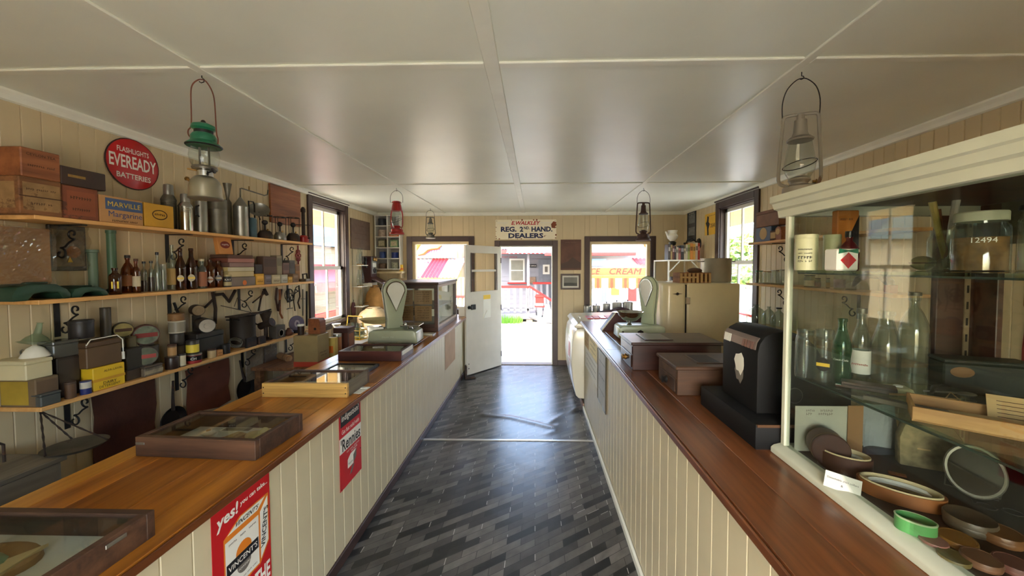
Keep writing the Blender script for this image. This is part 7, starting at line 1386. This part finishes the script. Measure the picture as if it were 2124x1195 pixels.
zq = at(1585,471,x=2.32).z; rb('leather_case','worn brown leather case lying on blue wheel tin','case',1569,1616,436,zq,paint('brown_case_leather',(112,74,48),.6,var=.2,scale=12),dep=.10,xf=2.31,lid=paint('brown_case_leather2',(104,68,44),.6))
rb('small_dark_box','small dark box with cream label beside wheel tin','box',1597,1610,478,SR[0],FADE,dep=.08,xf=2.31,patches=[(.1,.9,.2,.8,PAPERT)])
rb('floral_tin','white tin with blue flowers leaning on right wall','tin',1607,1634,445,SR[0],paint('floral_enamel',(206,202,192),.4,var=.4,scale=28,wear=(92,108,128),wearamt=.6,wscale=26),dep=.06,xf=2.42)
o = thing('arched_clock','small arched timber clock case in front of floral tin','clock',(2.35,at(1622,480,x=2.35).y,SR[0])); part('case', G().prism([(-.05,0),(.05,0),(.05,.08),(.035,.115),(0,.13),(-.035,.115),(-.05,.08)],-.04,.04,'x'), REDW, o, bev=.003); part('dial', G().at(FACE('-x',(-.0405,0,.08))).lathe([(.03,0),(.03,.001),(0,.001)],16), PAPERT, o)
JL = [('wide clear jar with green lid at window end of right middle shelf',1566,1584,563,GRN),('wide clear jar with brown tag on right middle shelf',1582,1600,564,BRASS),('third wide clear jar along right middle shelf',1599,1617,562,GALV),('fourth wide clear jar touching cabinet line',1616,1633,561,GALV)]
for l,a,b,t,m_ in JL: rj('storage_jar',l,a,b,t,SR[1],'jar',CLEAR,cap=m_,X=2.40)
SBJ = [('short clear jar with pale label seen through cabinet',1668,1692,572,LBW),('small spice jar beside pale label jar',1690,1703,578,paint('spice_brown',(110,70,40),.6)),('slim orange-tan bottle seen through cabinet end',1713,1722,578,PAPERT),('mauve-labelled jar on right middle shelf',1730,1754,566,paint('mauve_label',(150,128,140),.6,var=.2)),('tall clear jar beside mauve jar',1754,1778,562,None)]
for l,a,b,t,m_ in SBJ: rj('storage_jar',l,a,b,t,SR[1],'jar',CLEAR,lab=m_,labs=(.1,.6),X=2.40,cap=IRON)
p = at(1812,580,x=2.40); o = thing('horse_collar','curved black leather saddle pad on right middle shelf','saddle',(2.40,p.y,SR[1])); part('arch', G().tube([(0,.17,.03),(0,.12,.09),(0,.03,.125),(0,-.06,.12),(0,-.12,.07),(0,-.13,.02)],[.012,.025,.03,.03,.028,.02],10), BLACK, o); part('red_tag', G().box(-.03,.03,-.15,-.11,0,.055), paint('red_tag',(150,60,40),.6), o, bev=.003)
for l,a,b,t,cp in (('open clear demijohn at window end of lowest right shelf',1548,1590,632,None),('slender clear flagon between demijohns',1580,1610,636,None),('dark-capped demijohn nearest the cabinet on lowest right shelf',1598,1634,640,BLACK)):
    rj('demijohn',l,a,b,t,SR[2],'demi',CLEAR,cat='demijohn',X=2.38 if cp is None else 2.34,cap=cp,caph=.04)
carton('cup_hook_tray','dark shallow tray before demijohns on lowest right shelf','tray',2.27,2.33,3.26,3.40,SR[2],SR[2]+.03,IRON,'-x')
# torn poster on the right wall behind the cabinet
o = thing('torn_poster','torn yellow and red poster on right wall behind cabinet','poster',(2.538,1.60,1.0)); random.seed(11)
def torn(pts): return [(y+random.uniform(-.012,.012),z+random.uniform(-.012,.012)) for y,z in pts]
part('yellow_sheet', G().prism(torn([(-.6,.35),(-.6,.72),(.25,.72),(.38,.70),(.37,.62),(.385,.52),(.36,.44)]),-.002,0,'x'), paint('aged_yellow_sheet',(160,118,40),.6,var=.35,scale=9), o, smooth=False); part('red_sheet', G().prism(torn([(-.6,.05),(-.6,.36),(.36,.42),(.38,.3),(.37,.2),(.38,.06)]),-.003,-.001,'x'), paint('aged_red_sheet',(128,44,36),.6,var=.2), o, smooth=False); part('yellow_stripe', G().prism([(-.6,.3),(-.6,.0),(.25,.0),(.28,.08),(-.1,.36)],-.0035,-.003,'x'), paint('aged_yellow_sheet2',(172,132,40),.6,var=.25,scale=9), o, smooth=False); part('dark_picture', G().prism(torn([(.0,.44),(.0,.66),(.34,.66),(.37,.58),(.36,.46)]),-.0035,-.002,'x'), paint('dark_poster_print',(74,60,36),.6,var=.5,scale=14), o, smooth=False)
# ------------------------------------------------------------ glazed display cabinet
PW = paint('pale_green_white_paint',(206,208,186),.42,var=.06,wear=(150,130,100),wearamt=.7,wscale=14)
cab = thing('display_cabinet','tall white-framed glass display cabinet on right counter','display cabinet',(0,0,ZR)); X0,X1,Y0,Y1 = .868,1.50,-.55,1.30; HT = .885
part('base_moulding', G().prism([(.835,0),(.835,.018),(.845,.026),(.868,.032),(.89,.032),(.89,0)],Y0,Y1+.01,'y').box(.89,X1,Y1-.02,Y1+.01,0,.032), PW, cab, bev=.002)
part('floor_board', G().box(.89,X1,Y0,Y1-.02,0,.026), paint('dark_cabinet_floor',(28,22,18),.6,var=.2), cab, smooth=False)
part('front_post', G().box(X0-.003,X0+.016,Y1-.016,Y1+.003,.032,HT-.04), PW, cab, bev=.002); part('front_post', G().box(X0-.003,X0+.02,Y0,Y0+.02,.032,HT-.04), PW, cab, bev=.002)
part('crown', G().prism([(.868,HT-.06),(.862,HT-.058),(.858,HT-.035),(.845,HT-.03),(.838,HT-.012),(.83,HT-.008),(.83,HT+.014),(.868,HT+.016),(.9,HT+.016),(.9,HT-.06)],Y0,Y1+.035,'y'), PW, cab)
part('end_crown', G().prism([(Y1-.03,HT-.06),(Y1+.004,HT-.06),(Y1+.012,HT-.035),(Y1+.03,HT-.01),(Y1+.036,HT+.014),(Y1-.03,HT+.016)],.9,X1,'x'), PW, cab)
part('top_board', G().box(.9,X1,Y0,Y1-.03,HT-.03,HT+.01), DARKW, cab, smooth=False)
part('front_pane', G().box(X0+.004,X0+.008,Y0+.02,Y1-.016,.032,HT-.06), GLASSC, cab, smooth=False)
part('end_pane', G().box(X0+.016,1.36,Y1-.008,Y1-.004,.032,HT-.06), GLASSC, cab, smooth=False)
part('end_stile', G().box(1.36,X1,Y1-.02,Y1+.002,.032,HT-.06), DARKW, cab, bev=.002); part('rear_stile', G().box(X1-.02,X1,Y1-.085,Y1-.02,.026,HT-.03), DARKW, cab, bev=.002)
part('rear_top_rail', G().box(X1-.02,X1,Y0,Y1-.085,HT-.16,HT-.03), paint('grey_green_rail',(92,88,70),.6), cab, smooth=False)
part('rear_bottom_rail', G().box(X1-.02,X1,Y0,Y1-.085,.026,.30), DARKW, cab, smooth=False)
st = part('shelf_standard', G().box(X1-.052,X1-.035,Y1-.024,Y1-.0205,.04,HT-.08), paint('worn_metal_strip',(160,140,110),.5,.4,var=.3,scale=20), cab, smooth=False)
for k in range(14): part('slot', G().box(X1-.047,X1-.040,Y1-.0245,Y1-.024,.07+k*.055,.095+k*.055), IRON, st, smooth=False)
part('added_end_baffle', G().box(.89,X1,Y0,Y0+.02,.026,HT-.03), DARKW, cab, smooth=False)  # unseen panel added to keep rear daylight out of the cabinet
GSH = part('glass_shelf', G().box(.89,X1-.02,Y0+.02,Y1-.025,.635,.643), GLASSE, cab, smooth=False); part('glass_shelf', G().box(.89,X1-.02,Y0+.02,Y1-.03,.284,.292), GLASSE, cab, smooth=False)
for z in (.6325,.2815):
    part('shelf_bar', G().box(.888,.893,Y0+.02,Y1-.03,z-.002,z+.0025), paint('dark_green_edge',(40,58,50),.3), cab, smooth=False)
ZA, ZM, ZB = ZR+.6435, ZR+.2925, ZR+.0265
def cc(a,b,t,Y):
    p = at((a+b)/2,t,y=Y); r = (b-a)*Y*Y/(2*FPX*math.hypot(p.x,Y)); return p.x, r, p.z
CANI = paint('cream_green_canister',(190,190,150),.4,var=.05)
for l,a,b,Y in (('cream canister with black printed label in display cabinet',1649,1697,1.205),('plain cream canister behind lettered one in cabinet',1708,1745,1.225)):
    x,r,z = cc(a,b,487,Y); o = tin('cream_canister',l,'canister',(x,Y,ZA),r,z-ZA,CANI,lid=CANI,lidh=.1)
    if Y < 1.21:
        for j,s in enumerate(('INGREDIENTS','Self Raising','FLOUR','NET 2 LB')): text(s, INKB, o, RZ(-40) @ FACE('-y',(0,-r*1.03,(z-ZA)*(.58-.11*j))), w=r*1.2)
x,r,z = cc(1722,1762,517,1.10); o = carton('sweets_box','white box with red diamond badge in display cabinet','box',x-.03,x+.03,1.07,1.12,ZA,z,PAPER,'-y'); part('diamond', G().at(FACE('-y',(0,-.0255,.03))).prism([(0,-.024),(.022,0),(0,.022),(-.022,0)],0,.0005,'z'), INKR, o, smooth=False); part('green_bow', G().at(FACE('-y',(0,-.0255,.054))).prism([(-.028,-.006),(0,.0),(.028,-.006),(.026,.009),(0,.004),(-.026,.009)],0,.0004,'z'), GRN, o, smooth=False)
x,r,z = cc(1737,1774,478,1.15); bottle('red_bottle','red glass bottle with black cap in display cabinet','bottle',(x+.022,1.165,ZA),.025,.105,'jug',bottleglass('red_bottle_glass',(196,70,74),.7),lab=LBW,labs=(.52,.6),cap=BLACK,caph=.14)
x,r,z = cc(1733,1778,437,1.255); o = carton('cereal_box','orange and black cereal carton at back of cabinet','carton',x-.035,x+.035,1.245,1.27,ZA,z,paint('dull_orange_carton',(186,112,36),.6),'-y',texts=[('WEET-BIX',.4,.85,.6,INKB)]); part('black_corner', G().at(FACE('-y',(0,-.0127,0))).prism([(.034,.0),(.034,.18),(-.02,.06),(-.02,0)],0,.0005,'z'), BLACK, o, smooth=False)
x,r,z = cc(1972,2098,441,1.0); bottle('biscuit_jar','large clear jar with white lid full of brown biscuits','jar',(x,1.0,ZA),r*.98,z-ZA-.012,'jar',CLEAR,cap=None,fill=(.62,paint('brown_biscuits',(160,108,52),.7,var=.5,scale=26))); o = [q for q in bpy.data.objects if q.get('label') == 'large clear jar with white lid full of brown biscuits'][0]; hh = z-ZA-.012; part('lid', G().lathe([(r*.90,hh-.012),(r*.90,hh+.01),(r*.86,hh+.013),(0,hh+.013)],26), paint('greenish_white_lid',(200,202,178),.5), o); text('12494', INKW, o, RZ(-42) @ FACE('-y',(0,-r*1.0,hh*.56)), w=r*.8)
x,r,z = cc(1960,2012,470,1.13); bottle('brush_jar','clear jar holding wooden brushes in display cabinet','jar',(x-.02,1.14,ZA),.04,.12,'jar',CLEAR); 
for k,(dx,dy,l,m_,lab) in enumerate(((-.035,-.005,.20,paint('yellow_handle',(190,170,90),.5),'yellow handled brush leaning in brush jar'),(-.012,.008,.18,REDW,'brown handled brush leaning in brush jar'),(.03,.012,.21,WHITE,'white handled brush leaning in brush jar'))):
    q = thing('brush',lab,'brush',(x-.02,1.14,ZA+.003)); part('handle', G().tube([(-dx*.3,-dy,.004),(dx*.9,dy,l*.6),(dx*1.5,dy*1.5,l)],[.006,.008,.009],8), m_, q); part('ferrule', G().tube([(-dx*.3,-dy,.004),(-dx*.1,-dy*.6,.03)],.0085,8), GALV, q)
x,r,z = cc(1894,1936,514,1.18); o = thing('darning_egg','pale green round soap ball in display cabinet','ball',(x,1.18,ZA)); part('ball', G().ball((0,0,.022),.032,.028,.022), paint('pale_soap',(150,140,98),.6), o); part('band', G().lathe([(.0325,.02),(.0325,.024)],16,sy=.88,caps=False), FADE, o)
x,r,z = cc(1920,1975,535,1.12); o = thing('glass_float','clear glass stopper lying beside soap ball','glass',(x,1.10,ZA)); part('stopper', G().at(T(0,0,.02) @ RY(80)).lathe([(.012,-.05),(.018,-.02),(.012,0),(.02,.02),(.016,.04)],14), CLEAR, o); part('rim', G().at(T(.0,0,.02) @ RY(80)).lathe([(.0185,-.022),(.0195,-.019),(.0185,-.016)],14,caps=False), CLEAR, o)
x,r,z = cc(2100,2190,425,1.0); bottle('tall_jar','tall textured clear jar at right edge in cabinet','jar',(x,.97,ZA),.05,.16,'jar',CLEAR,cap=IRON)
# middle glass shelf
def gp(px,py,z): return at(px,py,z=z)
def cm(name,label,a,b,t,base,kind,gm,zz=ZM,**k):
    p = gp((a+b)/2,base,zz); Y = min(p.y,1.235); x,r,z = cc(a,b,t,Y); return bottle(name,label,'bottle',(x,Y,zz),r,z-zz,kind,gm,**k)
cm('preserve_jar','plain clear preserving jar at left on middle cabinet shelf',1650,1693,684,781,'jar',CLEAR)
cm('preserve_jar','clear jar with yellow and black label on middle cabinet shelf',1689,1734,684,790,'jar',CLEAR,emblem=(BLACK,INKY,.35,-44))
o = cm('cola_bottle','green glass cola bottle with white script on middle cabinet shelf',1727,1769,661,790,'cola',GREENG); text('Coca-Cola', INKW, o, RZ(-44) @ FACE('-y',(0,-.0268,.072)), w=.036, shear=.3)
o = cm('soda_bottle','clear soda bottle with red and white label on middle cabinet shelf',1767,1809,648,781,'cola',CLEAR,lab=PAPER,labs=(.06,.42),cap=GALVD); text('TRISTRAMS', INKR, o, RZ(-44) @ FACE('-y',(0,-.0302,.045)), w=.04)
cm('milk_bottle','wide-mouthed pint milk bottle in display cabinet',1808,1871,646,788,'milk',CLEAR)
cm('flagon_bottle','large clear flagon bottle with wire bail in display cabinet',1864,1932,612,792,'jug',CLEAR,cap=GALVD,caph=.03)
p = gp(1935,812,ZM); o = thing('deed_tin','dark green-black tin box with rust spot at back of cabinet','box',(1.285,1.09,ZM),-20); part('box', G().box(-.095,.095,-.035,.035,0,.085), paint('green_black_tin',(44,48,40),.5,.1,var=.25), o, bev=.004); part('lid', G().box(-.097,.097,-.037,.037,.085,.096), paint('green_black_tin',(44,48,40),.5), o, bev=.003); part('rust_spot', G().at(FACE('-y',(-.055,-.0355,.06))).lathe([(.022,0),(.02,.0006),(0,.0006)],14,sx=1.2,sy=.7), paint('rust_spot',(122,88,52),.7,var=.2), o)
def flat(name,label,cat,px,py,z,parts,rz):
    p = gp(px,py,z); o = thing(name,label,cat,(p.x,p.y,z),rz)
    for nm,g,m_ in parts: part(nm,g,m_,o,bev=.001)
    return o
flat('knife_block','dark wooden razor case on middle cabinet shelf','razor case',1800,808,ZM,[('case',G().box(-.06,.06,-.02,.02,0,.018),DARKW),('lid_line',G().box(-.061,.061,-.021,.021,.009,.0105),IRON)],-38)
flat('razor','closed steel razor resting beside dark case','razor',1773,806,ZM,[('blade',G().box(-.045,.045,-.005,.005,0,.008),STEEL),('scale',G().box(-.045,.03,-.006,.006,.0,.006),FADE)],-35)
flat('pale_clip','cream bulldog clip with white button on middle cabinet shelf','clip',1862,812,ZM,[('clip',G().prism([(-.03,0),(.03,0),(.024,.014),(-.024,.014)],-.022,.022,'y'),paint('cream_clip',(188,180,140),.5)),('button',G().lathe([(.011,.014),(.011,.018),(0,.019)],12),PAPER)],-20)
o = flat('feather_strips','frayed pale raffia strip on middle cabinet shelf','raffia',1905,826,ZM,[('strip',G().tube([(-.06,.02,.004),(0,0,.008),(.05,-.02,.006),(.07,-.04,.012)],[.003,.004,.003,.001],5),PAPERT),('fray',G().tube([(.05,-.02,.006),(.075,-.01,.02),(.08,-.03,.004)],.0018,4),PAPERT)],0)
flat('cut_throat_case','long grey ruler-like slab at front of middle cabinet shelf','slab',1890,848,ZM,[('slab',G().box(-.09,.09,-.013,.013,0,.012),paint('grey_slab',(100,96,84),.5,var=.15)),('groove',G().box(-.085,.085,-.002,.002,.012,.0125),IRON)],-52)
flat('curved_horn','black curved horn comb on middle cabinet shelf','comb',1968,815,ZM,[('comb',G().tube([(-.07,-.02,.006),(-.03,.01,.012),(.03,.015,.012),(.07,-.01,.006)],[.004,.009,.009,.003],6),IRON),('spine',G().tube([(-.06,-.015,.012),(0,.016,.02),(.06,-.005,.012)],.003,4),IRON)],0)
flat('silver_spoon','tarnished silver spoon bowl on middle cabinet shelf','spoon',2005,824,ZM,[('bowl',G().ball((0,0,.008),.022,.013,.006),GALV),('stem',G().tube([(-.02,0,.01),(-.09,.01,.006)],.003,5),GALV)],-15)
# wooden tray with letters
p0 = gp(1907,868,ZM); o = thing('wooden_tray','shallow pale wooden tray of letters on middle cabinet shelf','tray',(1.035,.845,ZM),-40); CIG = wood('pale_cigar_wood',(150,104,54),(196,150,88),'x',16,.6,10)
hx,hy,h = .135,.065,.034
for a in ((-hx,hx,-hy,-hy+.006),(-hx,hx,hy-.006,hy)): part('side', G().box(a[0],a[1],a[2],a[3],0,h), CIG, o, bev=.001)
for a in ((-hx,-hx+.006),(hx-.006,hx)): part('end', G().box(a[0],a[1],-hy+.006,hy-.006,0,h), CIG, o, bev=.001)
part('bottom', G().box(-hx,hx,-hy,hy,0,.004), CIG, o, smooth=False)
R_ = Matrix.Translation((1.035,.845,ZM)) @ RZ(-40)
def intray(name,label,cat,x,y,z,parts,rot):
    q = R_ @ Vector((x,y,z)); t = thing(name,label,cat,tuple(q),0,None,rot)
    for nm,g,m_ in parts: part(nm,g,m_,t,smooth=False)
intray('old_letter','tan handwritten letter standing up in wooden tray','letter',.07,.03,.006,[('sheet',G().box(-.075,.075,-.001,.001,0,.062),PAPERT)]+[('ink_line',G().box(-.06,.055,-.0013,-.001,.012+.009*k,.0135+.009*k),FADE) for k in range(5)],(math.radians(-25),0,math.radians(-40)))
intray('white_label_card','small white ruled card beside tan letter','card',.125,-.03,.006,[('card',G().box(-.022,.022,-.001,.001,0,.045),PAPER),('ink_line',G().box(-.018,.016,-.0013,-.001,.02,.0215),INKG)],(math.radians(-18),0,math.radians(-45)))
intray('folded_note','curled tan note lying in wooden tray','note',-.03,-.015,.006,[('sheet',G().prism([(-.05,.0),(.04,.0),(.055,.012),(.04,.016),(-.05,.004)],-.025,.025,'y'),PAPERT),('fold',G().box(-.04,.03,-.02,.02,.016,.0165),PAPERT)],(0,0,math.radians(-38)))
intray('pen_tools','dark pen nibs lying in wooden tray','pen',.02,-.04,.006,[('pen',G().tube([(-.06,0,.005),(.06,.004,.006)],.004,6),IRON),('nib',G().tube([(.06,.004,.006),(.08,.005,.004)],[.004,.001],6),STEEL)],(0,0,math.radians(-36)))
o = thing('portrait_card','small framed round portrait leaning at right in cabinet','portrait',(1.44,.93,ZM),0,None,(math.radians(-12),0,math.radians(-30))); part('frame', G().box(-.05,.05,-.006,.006,0,.085), paint('tan_frame',(110,84,60),.5), o, bev=.002); part('mat', G().box(-.044,.044,-.0065,-.006,.035,.08), BLACK, o, smooth=False); part('portrait_oval', G().at(FACE('-y',(.0,-.0066,.058))).lathe([(.016,0),(.016,.0004),(0,.0004)],16), paint('grey_portrait',(130,126,116),.5,var=.3,scale=60), o)
# bottom of the cabinet
o = thing('cabinet_sheet','white handwritten sheet standing at cabinet end','sheet',(.985,1.262,ZB)); part('sheet', G().box(-.10,.075,-.001,.001,0,.155), paint('dim_white_sheet',(176,176,160),.7), o, smooth=False)
for s,v in (('shirt   collars',.14),('box   leather',.128)): text(s, INKG, o, FACE('-y',(-.02,-.0012,v)), w=.09, name='handwriting')
o = thing('grey_sheet','creased blue-grey paper standing at back of cabinet','sheet',(1.165,1.25,ZB)); part('sheet', G().grid(lambda u,v: (-.06+.11*u, .012*math.sin(5*u+3*v), .02+.15*v),8,8), paint('blue_grey_paper',(140,146,148),.7), o, smooth=False); part('brown_card', G().box(-.11,-.06,.004,.006,0.0,.16), PAPERB, o, smooth=False); part('foot', G().box(-.06,.05,-.01,.012,0,.02), paint('navy_card',(52,56,66),.7), o, smooth=False)
def round_box(name,label,x,y,r,h,rot,mat,lidm):
    o = thing(name,label,'collar box',(x,y,ZB),0,None,rot); part('drum', G().lathe([(r*.98,0),(r,.004),(r,h*.72),(r*.97,h*.74)],30), mat, o); part('lid', G().lathe([(r*1.03,h*.74),(r*1.03,h*.97),(r*.98,h),(0,h)],30), lidm, o); part('stitching', G().lathe([(r*1.032,h*.8),(r*1.038,h*.805),(r*1.032,h*.81)],30,caps=False), PAPERT, o); return o
o = round_box('collar_box','round brown leather collar box standing on edge in cabinet',.946,1.215,.05,.062,(math.radians(90),0,math.radians(-20)),DKLEATH,DKLEATH); o.location.z = ZB+.053
def collar_box(label,px,py,rx,ry,h,rz,mat,inner):
    p = gp(px,py,ZB+h); o = thing('open_collar_box',label,'collar box',(p.x,p.y,ZB),rz)
    part('wall', G().lathe([(1,0),(1.0,h),(.93,h),(.93,.004)],34,sx=rx,sy=ry,caps=False), mat, o); part('floor', G().lathe([(.95,.002),(.95,.006),(0,.006)],34,sx=rx,sy=ry), FADE, o); part('lining', G().lathe([(.92,.006),(.92,h+.004),(.89,h+.004),(.87,.006)],34,sx=rx,sy=ry,caps=False), paint('cream_lining',(196,180,140),.7), o)
    part('collar', G().tube([(rx*.72*math.cos(a),ry*.7*math.sin(a),h*.72) for a in [i*.3+.3 for i in range(16)]],[.002]+[.007]*14+[.002],5), PAPER, o); return o
collar_box('oval open leather collar box with white collars inside',1752,940,.066,.042,.05,-40,DKLEATH,0)
collar_box('longer open tan collar box with torn lining',1866,1008,.088,.046,.034,-40,paint('tan_leather',(132,78,36),.5,var=.2),0)
p = gp(1748,1020,ZB); o = thing('display_label','small white printed card about shirt collars in cabinet','label card',(p.x-.004,p.y,ZB),0,None,(math.radians(-38),0,math.radians(-48))); part('card', G().box(-.04,.04,-.001,.001,0,.045), PAPER, o, smooth=False); text('Detachable shirt collars', INKB, o, FACE('-y',(0,-.0013,.028)), w=.068); text('&', INKB, o, FACE('-y',(.0,-.0013,.014)), w=.005)
p = gp(1899,1076,ZB+.036); o = thing('green_tin','green oval open tin in front of cabinet floor','tin',(p.x,p.y,ZB),-40); part('body', G().lathe([(1,0),(1,.036),(.94,.036),(.94,.02),(0,.02)],28,sx=.036,sy=.025), paint('apple_green_tin',(84,150,84),.45,var=.08), o); part('rim', G().lathe([(1.0,.034),(1.03,.037),(.95,.038)],28,sx=.036,sy=.025,caps=False), paint('pale_green_rim',(160,180,140),.5), o); part('soap_cake', G().ball((-.004,0,.022),.02,.013,.008), paint('olive_soap',(104,116,70),.6), o)
TL = [(1936,1130,.030,.012,(168,112,100),'pink powder compact at front of cabinet floor'),(1985,1128,.040,.016,(140,94,36),'amber round lidded tin on cabinet floor'),(1978,1162,.032,.010,(112,96,50),'olive flat tin in front of amber tin'),(2035,1170,.038,.016,(122,84,60),'tan flat tin beside olive tin'),(2075,1120,.046,.022,(116,76,42),'brown round lidded tin further back on cabinet floor'),(2100,1180,.036,.016,(118,72,62),'red-brown flat tin at right edge of frame'),(2010,1095,.055,.03,(84,72,54),'dark oval lidded box behind amber tin')]
for px,py,r,h,c_,l in TL:
    p = gp(px,py,ZB); tin('powder_tin',l,'tin',(p.x,p.y,ZB),r*.8,h,paint('pt_%d'%px,c_,.5,var=.2,scale=16),lid=paint('ptl_%d'%px,tuple(int(v*.9) for v in c_),.45,var=.2),lidh=.45,group='small flat tins on cabinet floor')
p = gp(1920,985,ZB); o = thing('stone_tablet','mottled tan stone bottle slab at back of cabinet','slab',(1.225,1.165,ZB),-25); part('slab', G().prism([(-.07,0),(.07,0),(.075,.10),(.05,.14),(-.06,.135),(-.072,.09)],-.02,.02,'y'), paint('mottled_tan_stone',(120,108,78),.8,var=.5,scale=30,bump=.3), o, bev=.008, segs=2); part('chip', G().box(-.03,.0,-.0205,-.02,.06,.064), PAPERT, o, smooth=False)
p = gp(2040,1020,ZB); o = thing('shaving_mirror','oval tilted shaving mirror with wire stand in cabinet','mirror',(gp(2020,1015,ZB+.02).x,gp(2020,1015,ZB+.02).y,ZB),0,None,(0,0,math.radians(-42))); part('rim', G().at(T(0,0,.07) @ RX(70)).lathe([(.055,-.004),(.058,0),(.055,.004),(.05,.003)],28,sy=1.2,caps=False), GALVD, o); part('mirror_glass', G().at(T(0,0,.07) @ RX(70)).lathe([(.05,-.002),(.05,.001),(0,.001)],28,sy=1.2), paint('dark_mirror',(60,56,48),.06,.9), o); part('wire_stand', G().tube([(-.05,.0,.06),(-.05,.03,.0),(.05,.03,.0),(.05,.0,.06)],.003,5), GALVD, o)
o = thing('printed_sheet','pale printed sheet standing behind shaving mirror','sheet',(1.40,.87,ZB),-70); part('sheet', G().box(-.12,.12,-.001,.001,0,.17), paint('grey_green_sheet',(140,146,122),.7), o, smooth=False)
for k in range(9): text(['sold by all stores','one shilling each','fine bone collar','size fifteen half','laundered at home'][k%5], INKG, o, FACE('-y',(.02,-.0013,.15-.014*k)), w=.14, name='printed_line')
flat('spectacles','black folded spectacles on cabinet floor','spectacles',2070,1060,ZB,[('lens_rim',G().tube([(-.02+.018*math.cos(i*.6),.016*math.sin(i*.6),.006) for i in range(11)],.002,4,closed=True).tube([(.025+.018*math.cos(i*.6),.016*math.sin(i*.6),.006) for i in range(11)],.002,4,closed=True),IRON),('arm',G().tube([(-.04,0,.006),(-.035,.06,.006),(.02,.05,.006)],.002,4),IRON)],-30)
flat('leather_scrap','small orange leather scrap on cabinet floor','scrap',1860,985,ZB,[('scrap',G().prism([(-.02,-.008),(.02,-.01),(.022,.008),(-.018,.01)],0,.004,'z'),paint('orange_leather',(136,76,40),.6)),('stud',G().lathe([(.004,.004),(0,.006)],8),BRASS)],-30)
